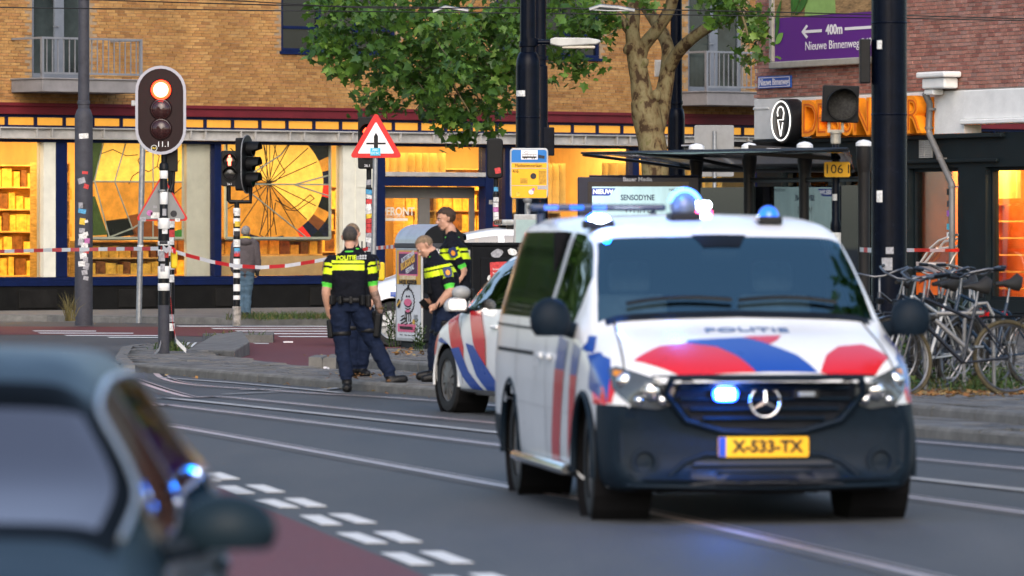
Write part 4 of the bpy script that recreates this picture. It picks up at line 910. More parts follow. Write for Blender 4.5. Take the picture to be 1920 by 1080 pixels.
q = MB(); q.prism(rrect(.32, .92, .04), .14, (0, .18, 0), (1, 0, 0), (0, 0, 1)); q.build('housing', PLASTIC, vs_, bevel=.01)
for z in (.27, 0, -.27):
    q = MB(); q.lathe([(.13, .0), (.13, -.22), (.122, -.22), (.122, -.01)], (0, 0, z), 'Y', 20); q.v = [(x, y + (.12 if a < z - .03 else 0) * (1 if y < -.15 else 0), a) for x, y, a in q.v]; q.build('visor', PLASTIC, vs_, 40)
    q = MB(); q.lathe([(.12, -.004), (0, -.03)], (0, 0, z), 'Y', 20); q.build('lens', LENSK if z > -.2 else emitm('green_lamp', (.02, .25, .15), .8), vs_, 40)
p2 = ped_signal(689, 268, 79, .72, .26, True, '26.1', 'pedestrian signal lit red, half hidden by the warning triangle', man=False, zb=.17)
b0 = .17 - ZP(268, 79)
q = MB(); q.cyl((.02, 0, b0 - .1), (.02, 0, -.36), .035, seg=12); q.cyl((.02, 0, b0 - .1), (.02, 0, -.62), .048, .046, seg=14); q.build('pole', BLACK, p2, 40)
for i, py in enumerate(range(342, 470, 9)): sticker(p2, (.02, 0), .0475 if py > 355 else .037, -1.5 + rnd.uniform(-.35, .35), ZP(py, 79) - ZP(268, 79), rnd.uniform(.08, .13), rnd.uniform(.05, .075), rnd.choice([0, 0, 1, 2, 6, 0, 3, 4, 5]), rnd.uniform(-.2, .2))
q = MB(); q.box((.17, .05, b0 + .95), (.14, .12, .26)); q.build('push_button', M('yellow_box', (.72, .50, .02), .5), p2, bevel=.03)
bk = thing('signal_back', (XP(928, 88), 88, ZP(297, 88)), 'plain dark back of a pedestrian signal on a sticker covered pole', 'traffic light')
q = MB(); q.prism(rrect(.25, .62, .06), .22, (0, .11, 0), (1, 0, 0), (0, 0, 1)); q.build('housing', PLASTIC, bk, bevel=.02)
b0 = .12 - ZP(297, 88); q = MB(); q.cyl((.015, 0, b0), (.015, 0, -.3), .034, seg=12); q.cyl((.015, 0, b0), (.015, 0, -.55), .05, seg=14); q.lathe([(.05, -.55), (.034, -.5)], (.015, 0, 0), seg=14); q.build('pole', BLACK, bk, 40)
q = MB(); q.prism(rrect(.09, .09, .01), .003, (.045, -.114, -.19), (.97, 0, .2), (-.2, 0, .97)); q.build('sticker', PAPER[1], bk)
for py, mi in ((355, 3), (374, 0), (384, 0), (393, 5), (402, 0), (411, 0), (420, 1)): sticker(bk, (.015, 0), .035 if py < 360 else .0515, -1.5 + rnd.uniform(-.2, .2), ZP(py, 88) - ZP(297, 88), .09, .07, mi)
# tram signal with the 106 I plate
ts = thing('tram_signal', (XP(1567, 62), 62, .17), 'square black tram signal with a hooded lens on a navy pole', 'traffic light')
def z6(py): return ZP(py, 62) - .17
q = MB(); q.cyl((0, 0, -.1), (0, 0, z6(428)), .058, seg=16); q.lathe([(.058, z6(428)), (.06, z6(420)), (.044, z6(412)), (.044, z6(300)), (.056, z6(298)), (.05, z6(290)), (.036, z6(286)), (.036, z6(262))], seg=16); q.build('pole', NAVYPOLE, ts, 40)
q = MB(); q.lathe([(.05, z6(270)), (.055, z6(268)), (.055, z6(252)), (.065, z6(250)), (.065, z6(247)), (.03, z6(246))], seg=16); q.box((-.075, 0, z6(238)), (.03, .03, .12)); q.box((.075, 0, z6(238)), (.03, .03, .12)); q.box((0, 0, z6(246)), (.18, .04, .03)); q.build('bracket', M('worn_aluminium', (.36, .33, .27), .5, .4, var=.3, dirt=.5), ts)
hc = Vector((.05, 0, z6(195))); tilt = Matrix.Rotation(R(2), 3, 'Y')
q = MB(); q.box(hc, (.395, .16, .40), 0, tilt); q.build('housing', PLASTIC, ts, bevel=.01)
q = MB(); q.lathe([(.172, 0), (.172, -.06), (.160, -.06), (.160, -.0)], hc + Vector((.02, -.081, -.01)), 'Y', 28); q.build('lens_ring', PLASTIC, ts, 40)
q = MB(); q.lathe([(.16, -.02), (.1, -.035), (0, -.045)], hc + Vector((.02, -.081, -.01)), 'Y', 28); q.build('lens', M('grey_lens', (.035, .033, .03), .35, var=.6, vs=45, bump=.6, bs=120), ts, 40)
q = MB(); vs = []; n = 16
for i in range(n + 1):
    a = R(20 + 200 * i / n); rr_ = .175; d = .26 * math.sin(math.pi * i / n) ** .6 + .02
    for y in (0, -d): vs.append(hc + Vector((.02 + rr_ * math.cos(a), -.081 + y, -.01 + rr_ * math.sin(a))))
q.add(vs, [(2 * i, 2 * i + 2, 2 * i + 3, 2 * i + 1) for i in range(n)]); o = q.build('visor', PLASTIC, ts, 60); sol = o.modifiers.new('thick', 'SOLIDIFY'); sol.thickness = .006
pl = thing('number_plate_sign', (XP(1569, 61.9), 61.9, ZP(318, 62)), 'yellow number plate sign on the tram signal pole', 'sign')
q = MB(); q.prism(rrect(.28, .165, .02), .012, (0, -.05, 0), (1, 0, 0), (0, 0, 1)); q.build('plate', M('sign_yellow', (.80, .40, .015), .45, var=.06), pl)
text('lettering', '106 I', .14, BLACK, pl, (0, -.063, 0), ext=.001)
sticker(ts, (0, 0), .044, -1.9, z6(370), .05, .07, 0); sticker(ts, (0, 0), .060, -1.6, z6(448), .13, .14, 0)
# tram stop sign
tsn = thing('tram_stop_sign', (XP(992, 74), 74, .17), 'yellow and blue tram stop sign with stickers', 'sign')
def z7(py): return ZP(py, 74) - .17
def x7(px): return XP(px, 74) - XP(992, 74)
YEL = M('stop_sign_yellow', (.82, .40, .012), .4, var=.08, vs=4)
q = MB(); q.prism(rrect(x7(1028) - x7(956), z7(278) - z7(373), .05), .05, (0, .05, z7(325)), (1, 0, 0), (0, 0, 1)); q.build('case', M('case_grey', (.36, .37, .38), .4, .4, var=.1), tsn, bevel=.01)
q = MB(); q.span((x7(959), -.006, z7(371)), (x7(1025), -.001, z7(306))); q.build('yellow_face', YEL, tsn)
q = MB(); q.prism([(x7(959), z7(304)), (x7(1025), z7(304)), (x7(1025), z7(284)), (x7(1022), z7(281)), (x7(962), z7(281)), (x7(959), z7(284))], .004, (0, -.002, 0), (1, 0, 0), (0, 0, 1)); q.build('blue_face', M('stop_sign_blue', (.01, .15, .45), .35, var=.05), tsn)
q = MB(); q.span((x7(977), -.0095, z7(299)), (x7(1008), -.0065, z7(281.5))); q.build('symbol_field', WP_, tsn)
q = MB(); q.span((x7(979), -.0125, z7(296)), (x7(1006), -.0098, z7(293.2))); q.span((x7(979), -.0125, z7(290.3)), (x7(1006), -.0098, z7(289.6)))
for i in range(6): x = x7(979 + i * 5.3); q.span((x, -.0122, z7(293.1)), (x + .004, -.0098, z7(290.3)))
for a, c in (((983, 286), (987, 283)), ((987, 283), (991, 286)), ((991, 286), (987, 289)), ((987, 289), (983, 286))): q.tube([(x7(a[0]), -.011, z7(a[1])), (x7(c[0]), -.011, z7(c[1]))], .0022, 4)
for x in (983, 987, 998, 1002): q.prism(ngon(8, .008), .002, (x7(x), -.01, z7(297)), (1, 0, 0), (0, 0, 1))
q.build('tram_symbol', BLACK, tsn)
q = MB()
for y_ in (304.5, 315, 347.5): q.span((x7(959), -.009, z7(y_ + 1)), (x7(1025), -.0062, z7(y_)))
q.build('divider', M('case_grey', (.36, .37, .38), .4, .4), tsn)
text('lettering', 'Mathenesserlaan', .062, BLACK, tsn, (x7(991), -.009, z7(310.5)), sx=.85, ext=.001)
text('lettering', '4/6', .065, BLACK, tsn, (x7(966.5), -.009, z7(321)), ext=.001)
text('lettering', '8300', .05, M('grey_print', (.45, .42, .42), .5), tsn, (x7(1017), -.0125, z7(352)), ext=.001)
q = MB(); q.span((x7(1008), -.0095, z7(355)), (x7(1025), -.0092, z7(349))); q.span((x7(975.5), -.0085, z7(344)), (x7(989), -.0062, z7(334)), 1); q.span((x7(1010), -.0085, z7(345)), (x7(1024), -.0062, z7(320)), 1); q.build('timetable_panel', [M('grey_print2', (.34, .33, .36), .5), M('ochre_print', (.50, .26, .02), .5, var=.3, vs=40)], tsn)
for px, py, r, mi in ((1000, 330, .04, 2), (1016, 292, .0, 0), (971, 364, .03, 4), (996, 360, .035, 0), (1000, 355, .02, 5)):
    if r: q = MB(); q.prism(ngon(9, r), .003, (x7(px), -.0095, z7(py)), (1, 0, 0), (0, 0, 1)); q.build('sticker', PAPER[mi], tsn)
q = MB(); q.prism(rrect(.085, .04, .004), .003, (x7(1015), -.007, z7(294)), (.98, 0, -.15), (.15, 0, .98)); q.build('sticker', PAPER[2], tsn)
q = MB(); q.cyl((-.02, .02, -.1), (-.02, .02, z7(372)), .038, seg=14); q.lathe([(.045, z7(380)), (.06, z7(376)), (.06, z7(372.5))], (-.02, .02, 0), seg=14); q.build('pole', ZINC, tsn, 40)
ip = thing('info_cabinet', (XP(985, 73), 73, .17), 'slim grey information cabinet below the tram stop sign', 'cabinet')
q = MB(); q.span((-.15, -.06, -.05), (.2, .06, 1.73)); q.build('case', ZINC, ip, bevel=.01)
q = MB(); q.span((-.12, -.066, .9), (.17, -.061, 1.66)); q.build('screen', M('pale_screen', (.28, .38, .38), .2, var=.1), ip)
# back of a grey sign behind the shelter
gs = thing('grey_sign', (XP(1339, 86), 86, .12), 'rectangular grey sign seen from behind above the shelter roof', 'sign')
def z8(py): return ZP(py, 86) - .12
q = MB(); q.prism(rrect(.60, .78, .03), .012, (0, 0, z8(283)), (1, 0, 0), (0, 0, 1)); q.build('plate', SIGNBACK, gs, bevel=.004)
q = MB(); q.cyl((.005, -.05, -.1), (.005, -.05, z8(246)), .028, seg=12); q.build('pole', ZINC, gs, 40)

# ------------------------------------------------------------------ tram shelter and the screen
sh = thing('tram_shelter', (XP(1306, 66), 66, .17), 'tram shelter with a glass roof and dark posts with white domed caps', 'shelter')
BRN = M('dark_bronze_frame', (.012, .0105, .0105), .45, .0, spec=.25, var=.2, vs=6, dirt=.3)
SG = glass('shelter_glass', (.80, .84, .82), .06)
o0 = sh.location.copy()
posts = [(1306, 66, 270), (1405, 64.6, 268.5), (1509, 63.2, 266.5), (1620, 61.8, 263)]
pp = []
for px, Y, py in posts:
    x, y, z = XP(px, Y) - o0.x, Y - o0.y, ZP(py, Y) - .17; pp.append(Vector((x, y, z)))
    q = MB(); q.cyl((x, y, -.1), (x, y, z - .06), .062, .066, seg=16); q.lathe([(.066, z - .35), (.085, z - .2), (.085, z - .06)], (x, y, 0), seg=16); q.build('post', BRN, sh, 40)
    q = MB(); q.lathe([(.092, z - .062), (.09, z - .03), (.06, z - .005), (0, z + .008)], (x, y, 0), seg=16); q.build('cap', M('white_dome', (.72, .72, .71), .35, var=.05), sh, 40)
# roof: two curved glass sheets on ribs
def Q(px, py, Y): v = P(px, py, Y); return v - Vector((o0.x, o0.y, .17))
q = MB()
for a, c, d, e in ((Q(1092, 288, 65.2), Q(1590, 281, 60.2), Q(1600, 318, 63.5), Q(1310, 318, 67.5)),):
    vs = []; n = 12
    for i in range(n + 1):
        t = i / n
        for j in range(5):
            s_ = j / 4; v = (a.lerp(c, t)).lerp(e.lerp(d, t), s_); v.z += .03 * math.sin(math.pi * s_); vs.append(v)
    q.add(vs, [(i * 5 + j, i * 5 + j + 1, i * 5 + j + 6, i * 5 + j + 5) for i in range(n) for j in range(4)])
ro = q.build('roof_pane', glass('smoked_roof_glass', (.46, .49, .48), .06, .08), sh, 60); so_ = ro.modifiers.new('thick', 'SOLIDIFY'); so_.thickness = .012
q = MB(); q.tube([Q(1090, 287, 65.2), Q(1420, 281, 62), Q(1590, 279, 60.2)], .014, 6); q.tube([Q(1094, 290, 65.3), Q(1200, 303, 66.4), Q(1312, 319, 67.5)], .02, 6); q.tube([Q(1312, 319, 67.5), Q(1600, 320, 63.5)], .022, 6)
for (px0, px1) in ((1190, 1405), (1290, 1509)): q.tube([Q(px0, 287, 64.2), Q((px0 + px1) / 2, 296, 64.6), Q(px1, 318, 65.2)], .022, 6)
q.build('roof_frame', BRN, sh)
q = MB(); q.prism([(0, 0), (1, 0), (1, 1), (0, 1)], .05, Q(1404, 291, 62.6), Q(1575, 302, 62.4) - Q(1404, 291, 62.6), Vector((0, 0, .115))); q.build('end_beam', BRN, sh, bevel=.006)
q = MB(); q.prism(rrect(.155, .05, .004), .004, Q(1451, 282, 62.45), (1, -.0, 0), (0, 0, 1)); nb = q.build('stop_number', WP_, sh); text('digits', '6040', .048, BLACK, nb, Q(1451, 282, 62.44), ext=.0008)
q = MB()
for a, c in zip(pp[:-1], pp[1:]):
    q.tube([a + Vector((0, 0, -.42)), c + Vector((0, 0, -.42))], .026, 8); q.tube([a + Vector((0, 0, -2.3)), c + Vector((0, 0, -2.3))], .026, 8)
q.build('rail', BRN, sh)
for a, c in zip(pp[:-1], pp[1:]):
    g = MB(); d = (c - a); d.z = 0; u = d.normalized(); p = a + u * .09; p.z = .3; g.prism([(0, 0), (d.length - .18, 0), (d.length - .18, 1.72), (0, 1.72)], .01, p, u, (0, 0, 1)); g.build('side_pane', SG, sh)
sb = MB(); a, c = pp[0], pp[3]; d = c - a; d.z = 0; u = d.normalized()
bench = thing('shelter_bench', o0 + a.lerp(c, .5) + Vector((0, -.5, -pp[0].z)), 'narrow dark bench inside the tram shelter', 'bench', rz=math.atan2(u.y, u.x))
sb.span((-1.2, -.17, .44), (1.2, .17, .48)); sb.build('seat', BRN, bench, bevel=.01)
q = MB()
for x in (-1, 1): q.span((x - .03, -.1, 0), (x + .03, .1, .439))
q.build('leg', BRN, bench)
ad = thing('advertising_screen', (XP(1196, 65), 65, .17), 'digital advertising screen in a dark navy case at the end of the shelter', 'screen')
def xa(px): return XP(px, 65) - XP(1196, 65)
def za(py): return ZP(py, 65) - .17
NAVC = M('navy_case', (.008, .010, .028), .35, var=.15, vs=4)
q = MB(); q.span((xa(1083), -.1, .0), (xa(1310), .14, za(332))); q.span((xa(1104), -.1, za(331.9)), (xa(1310), .12, za(328.5))); q.build('case', NAVC, ad, bevel=.015)
q = MB(); q.span((xa(1102), -.112, .35), (xa(1291), -.1005, za(341))); q.build('bezel', M('bezel_black', (.004, .004, .012), .15, var=.1), ad)
SCR = M('screen_picture', (.25, .35, .36), .3, var=.35, vs=1.4, stretch=(3, 1, .35), emit=(.42, .62, .66), es=.42)
q = MB(); q.span((xa(1110), -.118, .42), (xa(1282), -.1125, za(350))); q.build('screen', SCR, ad)
q = MB(); q.prism([(xa(1110), za(367)), (xa(1142), za(367)), (xa(1154), za(353)), (xa(1110), za(353))], .002, (0, -.119, 0), (1, 0, 0), (0, 0, 1)); q.build('corner_flag', M('screen_blue', (.01, .03, .22), .3, emit=(.01, .04, .3), es=.3), ad)
text('lettering', 'Bauer Media', .066, M('grey_letter', (.55, .55, .6), .5), ad, (xa(1195), -.1025, za(336.5)), ext=.001, bold=.002)
text('lettering', 'NIEUW', .07, emitm('screen_white', (.8, .85, .9), .35), ad, (xa(1130), -.123, za(360)), ext=.001, bold=.002)
text('lettering', 'SENSODYNE', .088, M('screen_navy', (.01, .03, .10), .4), ad, (xa(1195), -.1205, za(371)), sx=.78, ext=.001, bold=.002)
text('lettering', 'WHITE', .10, M('screen_grey', (.12, .14, .18), .4), ad, (xa(1195), -.1205, za(394)), ext=.001, bold=.001)
text('lettering', 'HALEON', .045, M('screen_navy', (.01, .03, .10), .4), ad, (xa(1268), -.1205, za(356)), ext=.001)
rp_ = thing('route_panel', (XP(1558, 63.6), 63.6, .17), 'framed route map panel with a blue header in the shelter', 'notice board')
def xr(px): return XP(px, 63.6) - XP(1558, 63.6)
def zr_(py): return ZP(py, 63.6) - .17
q = MB(); q.span((xr(1514), -.03, zr_(560)), (xr(1602), .03, zr_(373))); q.build('frame', BRN, rp_, bevel=.008)
q = MB(); q.span((xr(1519), -.036, zr_(550)), (xr(1596), -.031, zr_(378))); q.build('sheet', M('pale_sheet', (.36, .46, .50), .4, var=.08), rp_)
q = MB(); q.span((xr(1536), -.0395, zr_(394)), (xr(1595), -.0365, zr_(378.5))); q.build('header', M('header_blue', (.03, .18, .36), .4), rp_)
text('lettering', 'RET', .075, REDP, rp_, (xr(1527), -.037, zr_(388)), ext=.0008, bold=.002); text('lettering', 'Mathenesserlaan', .06, WP_, rp_, (xr(1567), -.0405, zr_(387)), sx=.8, ext=.0005)
q = MB()
for i in range(17): w = rnd.uniform(10, 22); q.span((xr(1574), -.038, zr_(401 + i * 8)), (xr(1574 + w), -.0365, zr_(399.6 + i * 8)))
for i in range(9): w = rnd.uniform(8, 18); q.span((xr(1522), -.038, zr_(401 + i * 9)), (xr(1522 + w), -.0365, zr_(400 + i * 9)))
q.build('print_lines', M('grey_ink', (.12, .14, .16), .6), rp_)

# ------------------------------------------------------------------ containers
def container(near, label, wx, wy, h, dome, rz, mat_, posters):
    t = thing('recycling_container', near, label, 'container', 'street containers behind the officers', rz=rz)
    # local x along the end face, local y along the long (poster) face away from the viewer
    q = MB(); q.span((.03, .03, .0), (wx - .03, wy - .03, .12)); q.span((0, 0, .121), (wx, wy, h - (.0 if not dome else .0)))
    q.build('body', mat_, t, bevel=.02)
    if dome:
        r = wx / 2; arc = [(wx / 2 + (r + .03) * math.cos(R(180 * k / 16)), h + .001 + .24 * math.sin(R(180 * k / 16))) for k in range(17)]
        q = MB(); q.prism(arc, -(wy + .04), (0, -.02, 0), (1, 0, 0), (0, 0, 1), mi=1, mside=0); q.build('domed_lid', [M('galvanised_lid', (.42, .44, .46), .38, .5, var=.12, vs=4, dirt=.4), BLACK], t)
        q = MB(); q.span((-.035, -.03, h - .06), (wx + .035, wy + .03, h)); q.build('lid_rim', M('dark_rim', (.04, .042, .048), .5), t, bevel=.008)
    return t
CONT = M('container_grey', (.009, .011, .016), .5, spec=.12, var=.2, vs=4, dirt=.4)
Yc = 71.4; c1 = container((XP(795, Yc), Yc, .17), 'dark container with a domed silver lid and a bluegrass poster', .50, 1.15, 1.36, True, R(18), CONT, None)
R1 = R(18); 
pst = thing('festival_poster', (XP(795, Yc), Yc, .17), 'framed yellow and white bluegrass festival poster on the container side', 'poster', rz=R1)
# poster lies on the face x = 0 (outward -x); local u runs along -y so that it reads from the street
def PB(u, z, d): return Vector((-.012 - d, 1.10 - u, z))
def pquad(q, u0, u1, z0, z1, d, mi=0): q.add([PB(u0, z0, d), PB(u1, z0, d), PB(u1, z1, d), PB(u0, z1, d)], [(0, 1, 2, 3)], mi)
q = MB(); q.span((-.03, .02, .12), (-.001, 1.13, 1.30)); q.build('frame', M('poster_frame', (.45, .46, .47), .4, .5, var=.1), pst, bevel=.008)
PY = M('poster_yellow', (.70, .40, .06), .5, var=.06); PWm = M('poster_white', (.66, .68, .70), .5, var=.05); PPk = M('poster_pink', (.72, .14, .26), .5, var=.05); PPu = M('poster_plum', (.07, .02, .075), .5); INK = M('ink', (.015, .014, .016), .6)
q = MB(); pquad(q, .03, 1.06, .16, 1.27, .019); q.build('white_sheet', PWm, pst)
q = MB(); pquad(q, .03, 1.06, .84, 1.27, .021); q.build('yellow_field', PY, pst)
def zig(q, u0, u1, z0, z1, d, n=14, a=.014):
    top = [PB(u0 + (u1 - u0) * i / n, z1 + (a if i % 2 else 0), d) for i in range(n + 1)]; bot = [PB(u0 + (u1 - u0) * i / n, z0 - (a if i % 2 else 0), d) for i in range(n + 1)]
    q.add(top + bot, [(n + 1 + i, n + 2 + i, i + 1, i) for i in range(n)])
q = MB(); zig(q, .12, .95, .955, 1.245, .0235); q.build('pink_field', PPk, pst); q = MB(); zig(q, .07, .86, .245, .33, .0235); q.build('pink_strip', PPk, pst)
q = MB(); pquad(q, .14, .93, .972, 1.228, .0255); q.build('plum_field', PPu, pst)
ROTP = Matrix(((0, 0, -1), (-1, 0, 0), (0, 1, 0))).to_euler()
def ptext(s, size, u, z, m, d=.028, sx=1.0, rz=0., bold=.003):
    o = text('lettering', s, size, m, pst, PB(u, z, d), sx=sx, ext=.0008, bold=bold)
    M3 = Matrix(((0, 0, -1), (-1, 0, 0), (0, 1, 0))) @ Matrix.Rotation(rz, 3, 'Z'); o.rotation_euler = M3.to_euler(); return o
LY = M('poster_cream', (.80, .70, .45), .5)
ptext('ROTTERDAM', .09, .53, 1.185, PWm, sx=1.05, rz=.2); ptext('BLUEGRASS', .125, .53, 1.11, PY, sx=.95, rz=.2, bold=.005); ptext('FESTIVAL', .085, .62, 1.03, PWm, sx=1.05, rz=.2)
ptext('DE BESTE BLUEGRASS', .065, .53, .925, LY, sx=1.1); ptext('3+4+5 JULI  NOORDPLEIN', .075, .53, .865, INK, sx=.88)
# singing head drawing in ink lines
q = MB()
def pl_(pts, r=.006): q.tube([PB(u, z, .026) for u, z in pts], r, 5)
rr2 = random.Random(5); ring = []
for k in range(40):
    a = R(-60 + 300 * k / 39 - 90 + 30); rad = 1 + (.12 if k % 2 else -.03); ring.append((.53 + .26 * rad * math.cos(a), .63 + .15 * rad * math.sin(a)))
pl_(ring); pl_([(.42, .49), (.40, .42), (.44, .38)]); pl_([(.62, .49), (.66, .42), (.63, .37)]); pl_([(.47, .49), (.48, .36)]); pl_([(.57, .49), (.57, .37)])
pl_([(.46, .68), (.48, .70), (.50, .68)]); pl_([(.56, .68), (.58, .70), (.60, .68)]); pl_([(.36, .605), (.42, .57), (.53, .555), (.64, .57), (.69, .605)]); pl_([(.42, .54), (.53, .525), (.64, .54)]); pl_([(.50, .76), (.53, .83), (.58, .80), (.54, .78), (.60, .86)])
for z in range(5): pl_([(.78, .455 - z * .018), (.94, .455 - z * .018)], .003)
for u, z in ((.25, .43), (.3, .40), (.22, .38), (.34, .36), (.42, .335), (.24, .34), (.36, .40), (.62, .345)): pl_([(u, z), (u + .09, z + .015)], .008)
q.build('drawing', INK, pst)
q = MB(); q.add([PB(.53 + .17 * math.cos(R(a)), .615 + (.045 if math.sin(R(a)) > 0 else .05) * math.sin(R(a)), .0275) for a in range(0, 360, 24)], [tuple(range(15))]); q.add([PB(.53 + .1 * math.cos(R(a)), .505 + .02 * math.sin(R(a)), .0275) for a in range(0, 360, 36)], [tuple(range(10))]); q.build('mouth', PPk, pst)
q = MB(); q.add([PB(.13 + .07 * math.cos(R(a)), .595 + .06 * math.sin(R(a)), .0275) for a in range(0, 360, 24)], [tuple(range(15))]); q.build('badge', INK, pst)
ptext('GRATIS', .05, .13, .595, PY, d=.029, rz=.4)
q = MB(); q.add([PB(.78 + .055 * math.cos(R(a)), .37 + .035 * math.sin(R(a)), .0275) for a in range(0, 360, 24)], [tuple(range(15))]); q.build('badge', PY, pst)
ptext('WWW.BLUEGRASSFESTIVAL.NL', .05, .46, .287, INK, sx=.8)
for u in (.25, .45, .6, .75): ptext('bluegrass', .022, u, .2, INK, sx=1.4, bold=0)
q = MB(); q.span((.16, -.006, 1.22), (.36, -.001, 1.33)); lb = q.build('label', WP_, c1); text('lettering', 'CK 07', .062, INK, lb, (.26, -.008, 1.275), ext=.0008, bold=.002)
q = MB(); q.span((.1, -.006, .75), (.22, -.001, .9)); q.build('sticker', PAPER[6], c1)
Yd = 71.0; c2 = container((XP(884, Yd), Yd, .17), 'black cabinet container with torn red stickers, next to the second police officer', .95, 1.0, 1.33, False, R(18), M('cabinet_black', (.006, .0065, .008), .45, var=.3, vs=6, dirt=.3, spec=.12), None)
q = MB(); q.span((-.02, .05, .5), (-.001, .95, 1.28)); fr = q.build('poster_frame', M('poster_frame', (.45, .46, .47), .4, .5), c2)
q = MB(); q.span((-.026, .1, .54), (-.0205, .9, 1.24)); q.build('poster_sheet', M('poster_dark', (.05, .12, .14), .4, var=.5, vs=6), c2)
o = text('lettering', 'ROTTERDAM', .1, WP_, c2, (-.03, .5, .9), sx=1.0, ext=.0006); o.rotation_euler = (Matrix(((0, 0, -1), (-1, 0, 0), (0, 1, 0))) @ Matrix.Rotation(R(90), 3, 'Z')).to_euler()
q = MB(); q.span((0, -.02, 1.331), (.97, 1.0, 1.37)); q.span((.12, -.016, .1), (.93, -.001, 1.18)); q.build('door', M('cabinet_black', (.018, .019, .022), .4), c2, bevel=.006)
for x, z, w, h, mi, a in ((.36, .98, .24, .30, 1, .05), (.44, .86, .22, .10, 0, .3), (.27, .92, .12, .12, 0, -.3), (.53, 1.07, .10, .10, 3, 0), (.33, 1.235, .16, .10, 6, .2), (.53, 1.25, .12, .09, 0, -.2), (.75, 1.1, .12, .16, 0, .1), (.22, .68, .3, .14, 6, 0), (.75, .75, .15, .2, 1, .05)):
    q = MB(); n = 9; rr3 = random.Random(int(x * 100)); poly = [(w / 2 * math.cos(2 * math.pi * k / n) * rr3.uniform(.8, 1.25), h / 2 * math.sin(2 * math.pi * k / n) * rr3.uniform(.8, 1.25)) for k in range(n)]
    if mi == 1: poly = rrect(w, h, .01)
    q.prism(poly, .003, (x, -.018 - (.003 if mi == 1 else 0), z), (math.cos(a), 0, math.sin(a)), (-math.sin(a), 0, math.cos(a))); q.build('torn_sticker', PAPER[mi], c2)
for z in (1.04, .99, .94, .89): text('lettering', 'bewoners', .045, PAPER[0], c2, (.36, -.026, z), ext=.0005)
# ------------------------------------------------------------------ barrier tape
def tape(name, pts, label, w=.05, seg=.16, twist=.22, sag=0.):
    pts = [Vector(p) for p in pts]; ds = []
    fine = []
    for a, c in zip(pts[:-1], pts[1:]):
        n = max(2, int((c - a).length / .04))
        fine += [a.lerp(c, i / n) for i in range(n)]
    fine.append(pts[-1]); tot = 0; vs = []; mi = []; prev = None
    L = sum((c - a).length for a, c in zip(fine[:-1], fine[1:]))
    for i, p in enumerate(fine):
        if prev is not None: tot += (p - prev).length
        prev = p; a = twist * math.sin(tot * 1.3 + 1) ; vs += [p + Vector((0, math.sin(a) * w / 2, -math.cos(a) * w / 2)), p + Vector((0, -math.sin(a) * w / 2, math.cos(a) * w / 2))]
        mi.append(int(tot / (seg * 2.6)) % 2)
    b = MB()
    for i in range(len(fine) - 1): b.add([vs[2 * i], vs[2 * i + 2], vs[2 * i + 3], vs[2 * i + 1]], [(0, 1, 2, 3)], mi[i])
    o = b.build(name, [M('tape_white', (.74, .73, .72), .4, var=.06), M('tape_red', (.62, .02, .025), .4, var=.1)])
    return tag(o, label, 'barrier tape', 'red and white barrier tape')
sy = 73.5
tape('barrier_tape', [P(-160, 476, 84), P(88, 469, 78.5), P(200, 467, 76), P(303, 466, sy)], 'barrier tape running level from the signal pole past the grey mast')
tape('barrier_tape', [P(305, 464, sy), P(312, 470, sy - .1), P(318, 466, sy), P(313, 462, sy + .1), P(330, 472, sy)], 'barrier tape knotted round the striped signal pole', w=.07)
tape('barrier_tape', [P(322, 470, sy), P(356, 480, 74), P(398, 491, 74.6), P(440, 498.5, 75.2), P(490, 501.5, 76), P(540, 498, 76.6), P(590, 490, 77.3), P(640, 480, 78), P(690, 466, 78.8)], 'long sagging barrier tape between the two signal poles before the radial glass')
tape('barrier_tape', [P(694, 466, 78.6), P(725, 463.5, 76), P(757, 461, 73), P(790, 459, 71.3)], 'short barrier tape tied between the signal pole and the domed container')
tape('barrier_tape', [P(1628, 469, 64), P(1720, 469, 80), P(1790, 469.5, 92), cb.matrix_world @ Vector((0, 0, 0)) if False else P(1799, 469, 93)], 'barrier tape stretched from the thick black mast to the drainpipe', seg=1.9, twist=.1)
tape('barrier_tape', [P(1797, 469, 92.9), P(1789, 480, 92.8), P(1781, 495, 92.8), P(1779, 505, 92.8)], 'loose tape end hanging at the drainpipe')
tape('barrier_tape', [P(1612, 468, 61.6), P(1640, 469.5, 60)], 'short piece of barrier tape between the shelter and the thick black mast')
tape('barrier_tape', [P(319, 480, sy), P(321, 515, sy), P(320, 560, sy), P(324, 608, sy + .1), P(331, 640, sy), P(349, 658, sy - .1)], 'barrier tape hanging down beside the striped signal pole to the paving', w=.065, seg=.2, twist=.3)
tape('barrier_tape', [P(302, 640, sy), P(298, 655, sy - .1), P(289, 665, sy - .3)], 'crumpled barrier tape end at the foot of the signal pole', w=.09, twist=1.2)
q = MB(); 
tape('barrier_tape', [P(338, 652, sy), P(344, 648, sy), P(351, 657, sy), P(344, 660, sy - .05)], 'crumpled red tape end on the paving beside the grass tuft', w=.08, twist=1.5)

